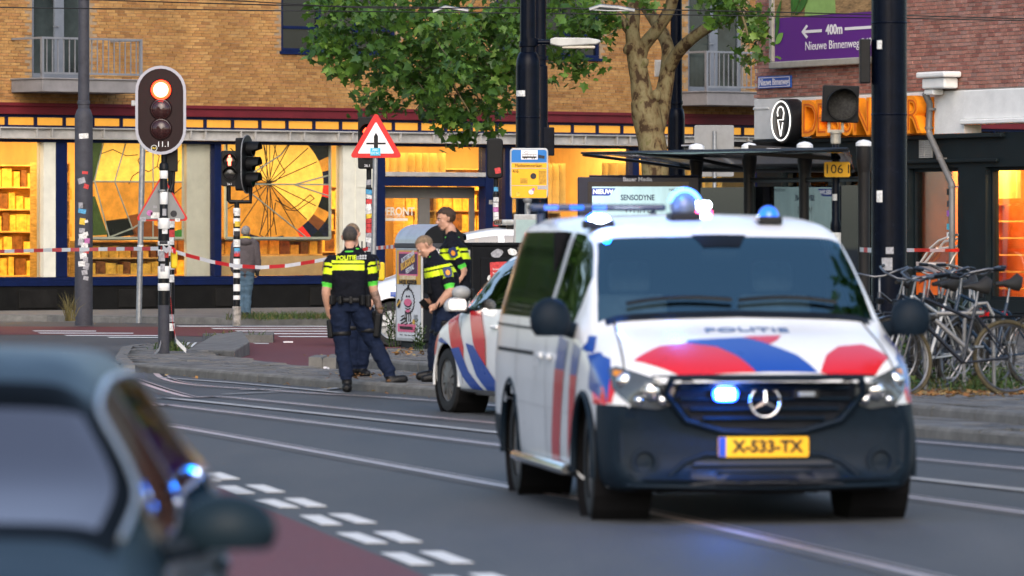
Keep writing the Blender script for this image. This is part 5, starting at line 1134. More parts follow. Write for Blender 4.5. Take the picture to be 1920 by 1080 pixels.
# ------------------------------------------------------------------ overhead wires
WIRE = M('overhead_wire', (.015, .015, .016), .5, .5, var=0)
def wire(name, pts, r, label): q = MB(); q.tube(curve_pts([Vector(p) for p in pts], 6), r, 6); return tag(q.build(name, WIRE, None, 60), label, 'overhead wire', 'tram overhead wires')
wire('overhead_wire', [P(-200, -12, 90), P(540, 10, 88), P(1000, 15, 88), P(1420, 22, 88), P(2100, 40, 88)], .009, 'thin upper span wire crossing before the crown and the masts')
wire('overhead_wire', [P(-200, 12, 86), P(540, 20, 86), P(1000, 25, 86), P(1430, 30, 86), P(2100, 42, 86)], .008, 'thin lower span wire crossing the tree crown')
wire('overhead_wire', [P(-200, -32, 84), P(420, 0, 84), P(700, 15, 84), P(990, 14, 84)], .008, 'span wire slanting down to the dark lamp mast')
q = MB(); q.tube([P(1105, 18, 87), P(1125, 11, 87), P(1160, 14, 87), P(1190, 20, 87)], .03, 6); q.tube([P(1105, 18, 87), P(1140, 20, 87), P(1190, 20, 87)], .012, 6); tag(q.build('wire_hanger', ZINC, None, 50), 'pale curved hanger on the span wires before the tree fork', 'wire hanger')
q = MB(); q.tube([P(812, 22, 85), P(835, 13, 85), P(878, 20, 85)], .025, 6); tag(q.build('wire_hanger', ZINC, None, 50), 'pale curved hanger on the span wires before the dense leaves', 'wire hanger')

# ------------------------------------------------------------------ plane tree
def bark():
    m = M('plane_bark', (.24, .20, .11), .85, var=0); nt = m.node_tree; N = nt.nodes; L = nt.links; b = N['Principled BSDF']
    tc = N.new('ShaderNodeTexCoord'); mp = N.new('ShaderNodeMapping'); mp.inputs['Scale'].default_value = (1, 1, .62); L.new(tc.outputs['Object'], mp.inputs[0])
    nz = N.new('ShaderNodeTexNoise'); nz.inputs['Scale'].default_value = 7; nz.inputs['Detail'].default_value = 6; nz.inputs['Roughness'].default_value = .62; nz.inputs['Distortion'].default_value = .25; L.new(mp.outputs[0], nz.inputs['Vector'])
    r = N.new('ShaderNodeValToRGB'); e = r.color_ramp.elements; e[0].position = .40; e[0].color = (.045, .026, .013, 1); e[1].position = .45; e[1].color = (.13, .095, .045, 1)
    for p, c in ((.52, (.165, .135, .068, 1)), (.6, (.20, .17, .09, 1)), (.68, (.13, .115, .045, 1))): k = e.new(p); k.color = c
    L.new(nz.outputs['Fac'], r.inputs[0]); L.new(r.outputs[0], b.inputs['Base Color'])
    bp = N.new('ShaderNodeBump'); bp.inputs['Strength'].default_value = .5; bp.inputs['Distance'].default_value = .03; L.new(nz.outputs['Fac'], bp.inputs['Height']); L.new(bp.outputs[0], b.inputs['Normal'])
    return m
BARK = bark(); TY = 96.0
tr = thing('plane_tree', (XP(1232, TY), TY, .0), 'mottled plane tree with a forked trunk and broad lobed leaves', 'tree')
o0t = tr.location.copy()
def T(px, py, dy=0.): return P(px, py, TY + dy) - o0t
def limb(b, pts, seg=14):
    ps = curve_pts([T(*p[:2], p[3] if len(p) > 3 else 0) for p in pts], 6); rs = []
    n = len(pts) - 1
    for i in range(len(ps)):
        t = i / (len(ps) - 1) * n; k = min(int(t), n - 1); f = t - k; r = (pts[k][2] * (1 - f) + pts[k + 1][2] * f) * TY / FPX
        rs.append(r * (1 + .08 * noise.noise(ps[i] * 2.3)))
    b.tube(ps, rs, seg)
b = MB()
limb(b, [(1240, 640, 31), (1236, 500, 27), (1232, 400, 25), (1227, 300, 26), (1218, 245, 27), (1212, 215, 27), (1208, 190, 25)], 18)
limb(b, [(1222, 262, 24), (1208, 200, 22), (1200, 150, 18), (1192, 105, 17), (1186, 60, 14), (1188, 0, 13, .2), (1190, -90, 11, .4), (1180, -180, 8, .3)])
limb(b, [(1195, 128, 14), (1206, 88, 13), (1232, 55, 12, -.2), (1258, 10, 12, -.3), (1270, -60, 10, -.4), (1300, -150, 7, -.6)])
limb(b, [(1188, 70, 9), (1170, 45, 9, .1), (1145, 20, 8, .4), (1110, 5, 6, .8), (1060, -15, 5, 1.), (990, -30, 4, .4), (900, -20, 3, -.6), (820, 5, 2, -1)], 10)
limb(b, [(1225, 250, 20), (1240, 195, 18, .4), (1252, 130, 14, .5), (1252, 90, 13, .6), (1238, 55, 12, .9), (1215, 20, 11, 1.2), (1195, -10, 10, 1.4), (1150, -80, 8, 1.8), (1080, -150, 5, 1.5)])
limb(b, [(1250, 135, 13, .5), (1270, 100, 12, .3), (1300, 70, 11, .0), (1345, 38, 10, -.3), (1375, -5, 9, -.5), (1410, -70, 6, -.6)], 12)
limb(b, [(1060, -15, 4, 1), (960, -60, 4, .5), (820, -70, 3, .2), (700, -30, 2.5, -.3), (640, 30, 2, -.6)], 8)
limb(b, [(900, -20, 3, -.6), (860, 60, 2.5, -1), (850, 150, 2, -1), (880, 210, 1.3, -1)], 8)
limb(b, [(1375, -5, 4, -.5), (1395, 40, 2.5, -.7), (1405, 80, 1.5, -.8)], 8)
trunk = b.build('trunk', BARK, tr, 60)
for px, py in ((1195, 192), (1205, 120), (1180, 90), (1230, 180)):
    q = MB(); q.sphere(T(px, py, -.08), (.09, .08, .13), rot=Euler((rnd.random(), rnd.random(), 0)).to_matrix()); q.build('bark_knot', BARK, tr, 60)
LEAFM = []
for i, c in enumerate([(.068, .15, .022), (.10, .205, .03), (.045, .11, .018), (.17, .28, .05), (.05, .115, .03)]):
    m = M('plane_leaf_%d' % i, c, .48, var=.18, vs=3, spec=.4); nt = m.node_tree; N = nt.nodes; L = nt.links; out = N['Material Output']; pb = N['Principled BSDF']
    tl = N.new('ShaderNodeBsdfTranslucent'); tl.inputs[0].default_value = (c[0] * 1.6, c[1] * 1.5, c[2], 1); mx = N.new('ShaderNodeMixShader'); mx.inputs[0].default_value = .28
    L.new(pb.outputs[0], mx.inputs[1]); L.new(tl.outputs[0], mx.inputs[2]); L.new(mx.outputs[0], out.inputs[0]); LEAFM.append(m)
LEAF = [(0, -.5), (.16, -.30), (.44, -.34), (.36, -.10), (.56, .12), (.28, .12), (.20, .26), (.0, .62), (-.20, .26), (-.28, .12), (-.56, .12), (-.36, -.10), (-.44, -.34), (-.16, -.30)]
def add_leaf(b, p, size, mi, down=1.):
    yaw = rnd.uniform(0, 6.283); tiltx = rnd.gauss(-.75 * down, .55); roll = rnd.gauss(0, .5)
    q = Euler((tiltx, roll, yaw)).to_matrix(); vs = []
    for x, y in LEAF: z = -.14 * (abs(x) ** 1.3) - .10 * max(0, y) ** 2; vs.append(p + q @ Vector((x * size, y * size, z * size)))
    vs.append(p + q @ Vector((0, -.12 * size, .02 * size))); k = len(LEAF)
    b.add(vs, [(i, (i + 1) % k, k) for i in range(k)], mi)
b = MB(); tw = MB()
blobs = [  # px, py, radius px x, y, depth jitter m, leaf count
    (700, 40, 70, 55, 1.0, 520), (790, 60, 95, 75, 1.4, 900), (880, 70, 90, 75, 1.4, 850), (760, 150, 80, 55, 1.1, 560), (860, 165, 85, 55, 1.2, 640), (640, 60, 45, 35, .7, 190), (605, 95, 34, 22, .5, 90), (665, 115, 45, 35, .7, 210), (720, 195, 40, 20, .6, 100), (830, 220, 65, 28, .8, 200), (880, 250, 36, 18, .5, 70), (940, 140, 50, 60, .9, 330), (960, 60, 55, 60, 1.2, 420), (1040, 50, 55, 60, 1.0, 330), (1090, 60, 45, 45, .8, 190), (1080, 110, 34, 26, .6, 90), (1010, 160, 30, 30, .5, 40), (920, 215, 35, 25, .5, 80), (690, 170, 20, 22, .4, 40), (640, 10, 50, 30, .8, 160),
    (1380, 15, 45, 38, .8, 210), (1402, 70, 26, 35, .5, 100), (1410, 105, 16, 18, .4, 34), (1340, 0, 30, 22, .6, 90), (1130, 15, 40, 30, .9, 90), (1110, 60, 30, 20, .7, 50), (1215, 5, 30, 18, .8, 30),
    (760, -60, 160, 55, 1.6, 700), (960, -70, 140, 60, 1.8, 600), (1160, -110, 150, 70, 2.0, 600), (1360, -80, 120, 60, 1.6, 500), (1060, -230, 300, 110, 2.5, 1100), (1300, -220, 160, 90, 2.2, 500)]
for px, py, rx, ry, dj, n in blobs:
    ncl = max(3, n // 26); cl = []
    for i in range(ncl):
        a = rnd.uniform(0, 6.283); rr = math.sqrt(rnd.random())
        cl.append((px + rx * rr * math.cos(a), py + ry * rr * math.sin(a), rnd.gauss(-.3, dj)))
    for i in range(n):
        c = rnd.choice(cl); p = T(c[0] + rnd.gauss(0, 15), c[1] + rnd.gauss(0, 11), c[2] + rnd.gauss(0, .16))
        add_leaf(b, p, rnd.choice((rnd.uniform(.07, .13), rnd.uniform(.12, .21))), rnd.choices(range(5), [4, 3, 3, 1.2, 2])[0])
    for c in cl:
        if rnd.random() < .55:
            d = T(px + rnd.uniform(-10, 10), py - ry * .4, .0); e = T(*c); tw.tube([d.lerp(e, .45), e, e + Vector((rnd.gauss(0, .1), rnd.gauss(0, .1), -.15))], [.012, .007, .004], 5)
b.build('crown', LEAFM, tr); tag(tw.build('twigs', M('twig', (.09, .075, .04), .8), tr), kind='stuff')

# ------------------------------------------------------------------ bicycles, rack and plants
FRM = [M('bike_paint_%d' % i, c, .35, .2, var=.15, coat=.3) for i, c in enumerate([(.012, .014, .02), (.03, .03, .035), (.14, .145, .15), (.008, .022, .045), (.04, .012, .012), (.50, .50, .49), (.02, .03, .02)])]
SPOKE = M('spoke_steel', (.17, .17, .175), .35, .85, var=.3); LEATH = M('saddle_black', (.02, .018, .016), .5, var=.2); TYR = M('bike_tyre', (.028, .026, .022), .85, var=.3, vs=20); GUM = M('gumwall_tyre', (.075, .06, .032), .8, var=.3, vs=15)
def bicycle(loc, heading, lean, frame, label, steer=0., tyre=TYR, fend=True, bars='city', basket=False, scale=1.):
    t = thing('bicycle', loc, label, 'bicycle', 'bicycles parked at the rack'); t.rotation_euler = Euler((lean, 0, heading)); t.scale = (scale,) * 3
    Rw = .34; A = Vector((-.52, 0, Rw)); B = Vector((.56, 0, Rw)); BBk = Vector((-.06, 0, .30)); ST = Vector((-.22, 0, .82)); HT = Vector((.30, 0, .90)); HB = Vector((.36, 0, .72))
    for c, s in ((A, 0), (B, steer)):
        rm = Matrix.Rotation(s, 3, 'Z')
        q = MB(); q.tube([c + rm @ Vector((Rw * math.cos(a), 0, Rw * math.sin(a))) for a in [2 * math.pi * k / 36 for k in range(37)]], .021, 7, caps=False); w = q.build('wheel', tyre, t, 60)
        q = MB(); q.tube([c + rm @ Vector(((Rw - .03) * math.cos(a), 0, (Rw - .03) * math.sin(a))) for a in [2 * math.pi * k / 32 for k in range(33)]], .012, 5, caps=False); q.build('rim', SPOKE, w, 60)
        q = MB(); q.tube([c + rm @ Vector((0, -.05, 0)), c + rm @ Vector((0, .05, 0))], .022, 8)
        for k in range(18):
            a = 2 * math.pi * k / 18; q.tube([c + rm @ Vector((.02 * math.cos(a + .7), .03 * (-1) ** k, .02 * math.sin(a + .7))), c + rm @ Vector(((Rw - .035) * math.cos(a), 0, (Rw - .035) * math.sin(a)))], .0022, 4)
        q.build('spokes', SPOKE, w)
        if fend:
            q = MB(); vs = []; n = 16; a0, a1 = (R(10), R(200)) if c is A else (R(-20), R(150))
            for k in range(n + 1):
                a = a0 + (a1 - a0) * k / n
                for y in (-.028, .028): vs.append(c + rm @ Vector(((Rw + .035) * math.cos(a), y, (Rw + .035) * math.sin(a))))
            q.add(vs, [(2 * k, 2 * k + 2, 2 * k + 3, 2 * k + 1) for k in range(n)]); f = q.build('mudguard', FRM[rnd.choice([0, 1, 2])], t, 60); sd_ = f.modifiers.new('thick', 'SOLIDIFY'); sd_.thickness = .003
    q = MB(); q.tube([BBk, ST], .017, 9); q.tube([BBk, HB], .02, 9); q.tube([ST + Vector((.03, 0, -.12)), HT], .017, 9); q.tube([HB, HT], .02, 9)
    for y in (-.05, .05): q.tube([A + Vector((0, y, 0)), ST + Vector((0, y * .3, -.08))], .009, 7); q.tube([A + Vector((0, y, 0)), BBk + Vector((0, y * .4, 0))], .010, 7)
    q.build('frame', frame, t, 50)
    rm = Matrix.Rotation(steer, 3, 'Z')
    q = MB()
    for y in (-.045, .045): q.tube([B + rm @ Vector((0, y, 0)), B + Vector((-.14, 0, 0)) + rm @ Vector((0, y, .38)), HB + Vector((-.01, 0, .0))], .010, 7)
    q.build('fork', frame, t, 50)
    H0 = HT + Vector((-.03, 0, .16)); q = MB(); q.tube([HT, H0], .013, 8)
    if bars == 'city': path = [(-.28, .30, .06), (-.10, .28, .07), (.05, .18, .04), (.06, .05, .0), (.06, -.05, 0), (.05, -.18, .04), (-.10, -.28, .07), (-.28, -.30, .06)]
    else: path = [(-.05, .32, .02), (.05, .1, .02), (.06, 0, 0), (.05, -.1, .02), (-.05, -.32, .02)]
    hp = [H0 + rm @ Vector(p) for p in path]; q.tube(hp, .011, 7); q.build('handlebar', SPOKE, t, 50)
    for a, c in ((0, 1), (-1, -2)): q = MB(); q.tube([hp[a], hp[a].lerp(hp[c], .7)], .018, 8); q.build('grip', BLACK, t)
    q = MB(); q.tube([hp[1] + Vector((0, 0, -.01)), hp[1].lerp(hp[2], .8) + Vector((.03, 0, -.03))], .006, 5); q.build('brake_lever', BLACK, t)
    q = MB(); q.tube([ST, ST + Vector((-.035, 0, .15))], .013, 8); sp_ = q.build('seat_post', SPOKE, t, 50)
    q = MB(); s0 = ST + Vector((-.04, 0, .18)); vs = []
    q.tube([s0 + Vector((.16, 0, 0)), s0 + Vector((.08, 0, .01)), s0, s0 + Vector((-.09, 0, .02)), s0 + Vector((-.13, 0, .01))], [(.02, .02), (.028, .028), (.05, .03), (.09, .035), (.06, .02)], 10); q.build('saddle', LEATH, t, 60)
    q = MB(); q.lathe([(.085, -.006), (.095, -.006), (.095, .006), (.085, .006)], BBk + Vector((0, -.05, 0)), 'Y', 20, closed=True)
    for s in (1, -1): q.tube([BBk + Vector((0, -.06 * s, 0)), BBk + Vector((.10 * s, -.07 * s, -.13 * s))], .010, 6); q.box(BBk + Vector((.10 * s, -.12 * s, -.13 * s)), (.09, .09, .02))
    q.build('crank', SPOKE, t)
    q = MB(); q.box(B + Vector((-.02, 0, .50)), (.07, .06, .06)); q.build('head_lamp', BLACK, t, bevel=.01)
    q = MB(); q.box(A + Vector((-.30, 0, .36)), (.03, .06, .05)); q.build('tail_light', M('red_reflector', (.5, .01, .01), .25), t, bevel=.008)
    q = MB()
    for y in (-.06, 0, .06): q.tube([A + Vector((.26, y, .38)), A + Vector((-.26, y, .39))], .006, 5)
    for y in (-.06, .06): q.tube([A + Vector((-.02, y, .0)), A + Vector((-.15, y, .385))], .005, 5)
    q.tube([A + Vector((.1, -.07, .38)), A + Vector((.1, .07, .38))], .006, 5); q.tube([A + Vector((-.2, -.07, .385)), A + Vector((-.2, .07, .385))], .006, 5); q.build('carrier', BLACK, t)
    if basket: q = MB(); q.box(B + Vector((-.02, 0, .68)), (.30, .38, .24)); q.build('crate', BLACK, t)
    return t
zi = .185
def BL_(px, py, z=zi): p = G(px, py, z); return (p.x, p.y, z)
bicycle(BL_(1798, 741), R(200), R(8), FRM[0], 'black racing bicycle with one large pale tyre wall at the edge of the bed', steer=.25, tyre=GUM, fend=False, bars='sport')
bicycle(BL_(1730, 730), R(228), R(-7), FRM[5], 'bicycle with a white down tube standing behind the black racing bicycle', steer=-.3)
bicycle(BL_(1858, 728), R(205), R(5), FRM[3], 'dark blue city bicycle behind the grey rack hoop', steer=.2)
bicycle(BL_(1690, 716), R(240), R(6), FRM[1], 'city bicycle with silver swept bars beside the thick black mast', steer=.4)
bicycle(BL_(1775, 716), R(255), R(-4), FRM[0], 'black city bicycle with a red tail light among the rack hoops', steer=.3)
bicycle(BL_(1835, 712), R(262), R(4), FRM[2], 'silver framed city bicycle at the rack end', steer=-.2)
bicycle(BL_(1800, 704), R(70), R(5), FRM[6], 'dark green city bicycle facing the shop window', steer=-.4, basket=False)
bicycle(BL_(1742, 703), R(250), R(-5), FRM[4], 'dark maroon bicycle with a raised black saddle under the tape', steer=.5)
bicycle(BL_(1715, 722), R(215), R(-9), FRM[0], 'black bicycle leaning low behind the white down tube', steer=.6)
bicycle(BL_(1768, 709), R(85), R(8), FRM[1], 'dark bicycle turned to the shop between the hoop and the mast', steer=-.5)
bicycle(BL_(1818, 721), R(232), R(10), FRM[6], 'dark green bicycle leaning on the slanted bar of the rack', steer=.35)
rk = thing('bicycle_rack', BL_(1790, 735), 'grey tube bicycle rack with a slanted bar and an upright hoop', 'bicycle rack')
ro_ = Vector(rk.location); YR_ = ro_.y
def RK(px, py, dy=0): return P(px, py, YR_ + dy) - ro_
GT = M('rack_tube', (.21, .205, .20), .45, .4, var=.15, dirt=.3)
q = MB(); q.tube([RK(1757, 588), RK(1845, 587)], .022, 10); q.build('top_bar', GT, rk, 50)
q = MB(); q.tube([RK(1754, 600, -.05), RK(1840, 678, -.05)], .024, 10); q.build('slanted_bar', GT, rk, 50)
q = MB(); q.tube([RK(1808, 735), RK(1807, 650), RK(1809, 600), RK(1815, 585), RK(1832, 570), RK(1850, 568), RK(1862, 590), RK(1864, 735)], .019, 10); q.build('hoop', GT, rk, 50)
q = MB(); q.tube([RK(1735, 735, .3), RK(1735, 610, .3), RK(1745, 590, .3), RK(1757, 590, .2)], .019, 10); q.build('upright', GT, rk, 50)
# planting bed: weeds, leaves, ivy on the wheels
GRASS = [M('grass_%d' % i, c, .7, var=.25, vs=4) for i, c in enumerate([(.04, .08, .015), (.065, .095, .022), (.13, .11, .04), (.025, .055, .011)])]
def blades(b, c, r, n, h, spread=.5, mi=None, w=.006):
    for i in range(n):
        a = rnd.uniform(0, 6.283); rr = r * math.sqrt(rnd.random()); p = Vector(c) + Vector((rr * math.cos(a), rr * math.sin(a), 0)); hh = h * rnd.uniform(.5, 1.15); d = Vector((rnd.gauss(0, spread), rnd.gauss(0, spread), 1)).normalized(); s_ = Vector((math.cos(a + 1), math.sin(a + 1), 0)) * w * rnd.uniform(.7, 1.5)
        m = p + d * hh * .6; e = p + d * hh + Vector((d.x * hh * .4, d.y * hh * .4, -hh * .12)); b.add([p - s_, p + s_, m + s_ * .7, m - s_ * .7, e], [(0, 1, 2, 3), (3, 2, 4)], rnd.randrange(4) if mi is None else mi)
def clump(b, c, r, n, size):
    for i in range(n):
        p = Vector(c) + Vector((rnd.gauss(0, r), rnd.gauss(0, r), abs(rnd.gauss(0, r)))); q = Euler((rnd.uniform(-1, 1), rnd.uniform(-1, 1), rnd.uniform(0, 6))).to_matrix(); s = size * rnd.uniform(.6, 1.3)
        b.add([p + q @ Vector(v) for v in ((0, -s, 0), (s * .5, 0, .1 * s), (0, s, 0), (-s * .5, 0, .1 * s))], [(0, 1, 2, 3)], rnd.choice([0, 0, 3, 1]))
b = MB()
for i in range(90):
    px = rnd.uniform(1690, 1900); py = rnd.uniform(705, 738); c = G(px, py, .18); blades(b, c, .15, 12, .16); 
    if rnd.random() < .6: clump(b, c, .09, 18, .03)
for px, py, r, n in ((1695, 658, .16, 130), (1690, 690, .14, 80), (1793, 700, .10, 90), (1790, 725, .16, 120), (1755, 730, .15, 70), (1722, 726, .15, 70)):
    p = P(px, py, 56.5); clump(b, p - Vector((0, 0, r * .5)), r * .75, n, .035)
tag(b.build('weeds', GRASS), 'green weeds and ivy growing under the parked bicycles', None, None, 'stuff')
DEAD = [M('dead_leaf_%d' % i, c, .8, var=.3, vs=20) for i, c in enumerate([(.22, .10, .035), (.28, .15, .05), (.14, .07, .03), (.3, .22, .1)])]
b = MB()
def litter(n, pf, size):
    for i in range(n):
        p = pf(); q = Euler((rnd.gauss(0, .4), rnd.gauss(0, .4), rnd.uniform(0, 6))).to_matrix(); s = size * rnd.uniform(.5, 1.4)
        b.add([p + Vector((0, 0, .012)) + q @ Vector(v) for v in ((0, -s, 0), (s * .6, 0, s * .2), (0, s, 0), (-s * .6, 0, s * .15))], [(0, 1, 2, 3)], rnd.randrange(4))
litter(420, lambda: G(rnd.uniform(1690, 1930), rnd.gauss(739, 3.5), .19), .035)
litter(60, lambda: G(rnd.gauss(612, 14), rnd.gauss(676, 4), .03), .045)
litter(50, lambda: G(rnd.gauss(690, 40), rnd.gauss(706, 3), .125), .03)
litter(45, lambda: SP(rnd.uniform(-9, 12), rnd.uniform(-.25, -.02), .005), .03)
litter(40, lambda: G(rnd.uniform(720, 800), rnd.gauss(662, 4), .20), .035)
tag(b.build('fallen_leaves', DEAD), 'brown dead leaves along the kerbs and the planting bed', None, None, 'stuff')
b = MB()
for px in np.arange(460, 660, 2.2): blades(b, G(px + rnd.uniform(-1, 1), 597 + rnd.gauss(0, 1.5), .12), .16, 16, .16)
for px, py, z, n, h in ((300, 655, zp, 40, .12), (322, 658, zp, 90, .2), (335, 654, zp, 50, .16), (395, 630, .13, 14, .1), (430, 629, .13, 20, .12), (475, 628, .13, 14, .1), (440, 600, .12, 30, .2)): blades(b, G(px, py, z), .18, n, h)
for px, h, n in ((131, .55, 60),): blades(b, G(px, 602, .12), .1, n, h, .18, 2)
tag(b.build('grass', GRASS), 'green grass tufts along the far kerb and round the pole feet', None, None, 'stuff')
def weed(px, py, h, n, label):
    c = G(px, py, .20); t = thing('weed_plant', c, label, 'plant', 'tall weeds beside the containers'); q = MB(); l = MB()
    for i in range(n):
        d = Vector((rnd.gauss(0, .10), rnd.gauss(0, .10), 1)).normalized(); hh = h * rnd.uniform(.6, 1); p0 = Vector((rnd.gauss(0, .04), rnd.gauss(0, .04), 0)); q.tube([p0, p0 + d * hh], [.006, .003], 5)
        for k in range(26):
            p = p0 + d * hh * (k + 2) / 28; a = k * 2.4; o_ = Vector((math.cos(a), math.sin(a), .55)) * .075 * (1.2 - k / 30); s_ = Vector((-math.sin(a), math.cos(a), 0)) * .012; l.add([p, p + o_ * .5 + s_, p + o_, p + o_ * .5 - s_], [(0, 1, 2, 3)], rnd.choice([0, 1, 3]))
    q.build('stem', GRASS[0], t); l.build('leaves', GRASS, t)
weed(737, 651, .62, 7, 'tall green weed growing beside the white car wheel'); weed(786, 657, .42, 5, 'smaller green weed growing at the foot of the poster')
lt = MB(); lt.box(G(598, 672, .01) + Vector((0, 0, .012)), (.08, .05, .03), 0, (.2, .1, .4)); lt.box(G(612, 690, .13), (.06, .04, .02), 0, (0, .2, 1)); lt.box(G(540, 643, .01) + Vector((0, 0, .015)), (.14, .06, .02), 0, (0, 0, .2)); tag(lt.build('litter', WP_), 'scraps of white litter lying on the red path', None, None, 'stuff')
# ------------------------------------------------------------------ vehicles: lofted bodies with real window openings
def pchip(x, y, xi):
    x = np.asarray(x, float); y = np.asarray(y, float); h = np.diff(x); d = np.diff(y) / h; n = len(x); m = np.zeros(n)
    for i in range(1, n - 1):
        if d[i - 1] * d[i] > 0: w1 = 2 * h[i] + h[i - 1]; w2 = h[i] + 2 * h[i - 1]; m[i] = (w1 + w2) / (w1 / d[i - 1] + w2 / d[i])
    m[0] = d[0]; m[-1] = d[-1]
    k = np.clip(np.searchsorted(x, xi) - 1, 0, n - 2); t = (xi - x[k]) / h[k]
    return ((1 + 2 * t) * (1 - t) ** 2) * y[k] + t * (1 - t) ** 2 * h[k] * m[k] + t * t * (3 - 2 * t) * y[k + 1] + t * t * (t - 1) * h[k] * m[k + 1]
NV, NS = 5, 6
class Car:
    """body surface from stations x: zb belt-line etc.; grid[i][j] for the half width, mirrored"""
    def __init__(s, st, bow=.3, tail=.12, bowlen=1.2, round_=.06):
        keys = np.array([k[0] for k in st]); s.keys = keys; rings = []
        for x, zb, zbelt, zre, zt, wb, wbelt, wtop in st:
            zu = zbelt + .5 * (zre - zbelt); wu = wbelt + (wtop - wbelt) * .42
            rings.append([(0, zb), (wb - .14, zb), (wb - .02, zb + .07), (wb, zb + .3 * (zbelt - zb)), (wb + .005, zb + .65 * (zbelt - zb)), (wbelt, zbelt), (wu, zu), (wtop, zre), (wtop * .84, zre + .72 * (zt - zre)), (0, zt)])
        rings = np.array(rings); s.np = rings.shape[1]
        xi = np.concatenate([np.linspace(a, b, NS + 1)[:-1] for a, b in zip(keys[:-1], keys[1:])] + [[keys[-1]]]); s.xi = xi
        dense = np.zeros((len(xi), s.np, 2))
        for j in range(s.np):
            for c in range(2): dense[:, j, c] = pchip(keys, rings[:, j, c], xi)
        vi = np.concatenate([np.linspace(j, j + 1, NV + 1)[:-1] for j in range(s.np - 1)] + [[s.np - 1]]); s.vi = vi
        g = np.zeros((len(xi), len(vi), 3))
        for i in range(len(xi)):
            for c in range(2): g[i, :, 1 + c] = pchip(np.arange(s.np), dense[i, :, c], vi)
            g[i, :, 0] = xi[i]
        L = keys[-1]; hw = rings[:, :, 0].max()
        fn = np.clip(1 - g[:, :, 0] / bowlen, 0, 1) ** 1.4; ft = np.clip(1 - (L - g[:, :, 0]) / .8, 0, 1)
        g[:, :, 0] += bow * (np.abs(g[:, :, 1]) / hw) ** 2.6 * fn - tail * (np.abs(g[:, :, 1]) / hw) ** 3 * ft
        s.g = g; s.L = L
    def make(s, name, mat, parent, windows, arches=(), archR=.36, bottom=DARKIN, third=None):
        """windows: (part name, x0, x1, v0, v1, material, both sides / single) in station and ring coordinates"""
        g = s.g; nI, nJ = g.shape[:2]; m = 2 * nJ - 1
        full = np.zeros((nI, m, 3)); full[:, :nJ] = g[:, ::1]; full[:, nJ:] = g[:, nJ - 2::-1] * np.array([1, -1, 1])
        # j runs bottom centre -> +y side -> roof centre -> -y side -> bottom centre
        V_ = full.reshape(-1, 3).copy()
        for ax, az in arches:
            r = np.hypot(V_[:, 0] - ax, V_[:, 2] - az); side = (np.abs(V_[:, 1]) > .5)
            sel = side & (np.abs(r - archR) < .045); f = (archR / np.maximum(r, 1e-6))
            V_[sel, 0] = ax + (V_[sel, 0] - ax) * f[sel]; V_[sel, 2] = az + (V_[sel, 2] - az) * f[sel]
        body, wins = [], [[] for _ in windows]; mi = []
        xc = (s.xi[:-1] + s.xi[1:]) / 2; vc = (s.vi[:-1] + s.vi[1:]) / 2
        for i in range(nI - 1):
            for j in range(m - 1):
                sgn = 1 if j < nJ - 1 else -1; v = vc[j] if sgn > 0 else vc[m - 2 - j]
                f = (i * m + j, i * m + j + 1, (i + 1) * m + j + 1, (i + 1) * m + j)
                hit = None
                for k, w in enumerate(windows):
                    if w[1] < xc[i] < w[2] and w[3] < v < w[4] and (w[6] == 0 or w[6] == sgn): hit = k; break
                if hit is not None: wins[hit].append((f, sgn)); continue
                c = V_[list(f)].mean(0)
                if any(math.hypot(c[0] - ax, c[2] - az) < archR - .012 and abs(c[1]) > .5 and v > .5 for ax, az in arches): continue
                body.append(f); mi.append(1 if v < 1 else (2 if third and third[1](*c) else 0))
        for i in (0, nI - 1):      # close nose and tail
            for j in range(nJ - 1):
                a, b, c, d = i * m + j, i * m + j + 1, i * m + m - 2 - j, i * m + m - 1 - j
                cc = V_[[a, b, c, d]].mean(0); body.append((a, d, c, b) if i == 0 else (a, b, c, d)); mi.append(2 if third and i == 0 and third[1](*cc) else 0)
        q = MB(); q.add([tuple(v) for v in V_], body); q.m = mi
        o = q.build(name, [mat, bottom] + ([third[0]] if third else []), parent)
        bm = bmesh.new(); bm.from_mesh(o.data); bmesh.ops.remove_doubles(bm, verts=bm.verts, dist=.0005)
        bmesh.ops.delete(bm, geom=[v for v in bm.verts if not v.link_faces], context='VERTS'); bmesh.ops.recalc_face_normals(bm, faces=bm.faces); bm.to_mesh(o.data); bm.free()
        o.data.polygons.foreach_set('use_smooth', [True] * len(o.data.polygons)); o.data.set_sharp_from_angle(angle=R(48))
        s.V = V_; s.bvh = BVHTree.FromPolygons([tuple(v) for v in V_], body + [f for w in wins for f, _ in w])
        for w, fl in zip(windows, wins):
            for sg in ((1, -1) if w[6] == 0 and w[4] < 8 else (0,)):
                fs_ = [f for f, sn in fl if sg == 0 or sn == sg]
                if not fs_: continue
                q = MB(); q.add([tuple(v) for v in V_], fs_); wo = q.build(w[0], w[5], parent); bm = bmesh.new(); bm.from_mesh(wo.data); bmesh.ops.delete(bm, geom=[v for v in bm.verts if not v.link_faces], context='VERTS'); bmesh.ops.recalc_face_normals(bm, faces=bm.faces); bm.to_mesh(wo.data); bm.free()
                wo.data.polygons.foreach_set('use_smooth', [True] * len(wo.data.polygons))
        s.body = o; return o
    def hit(s, p, d):
        h = s.bvh.ray_cast(Vector(p), Vector(d)); return h[0], h[1]
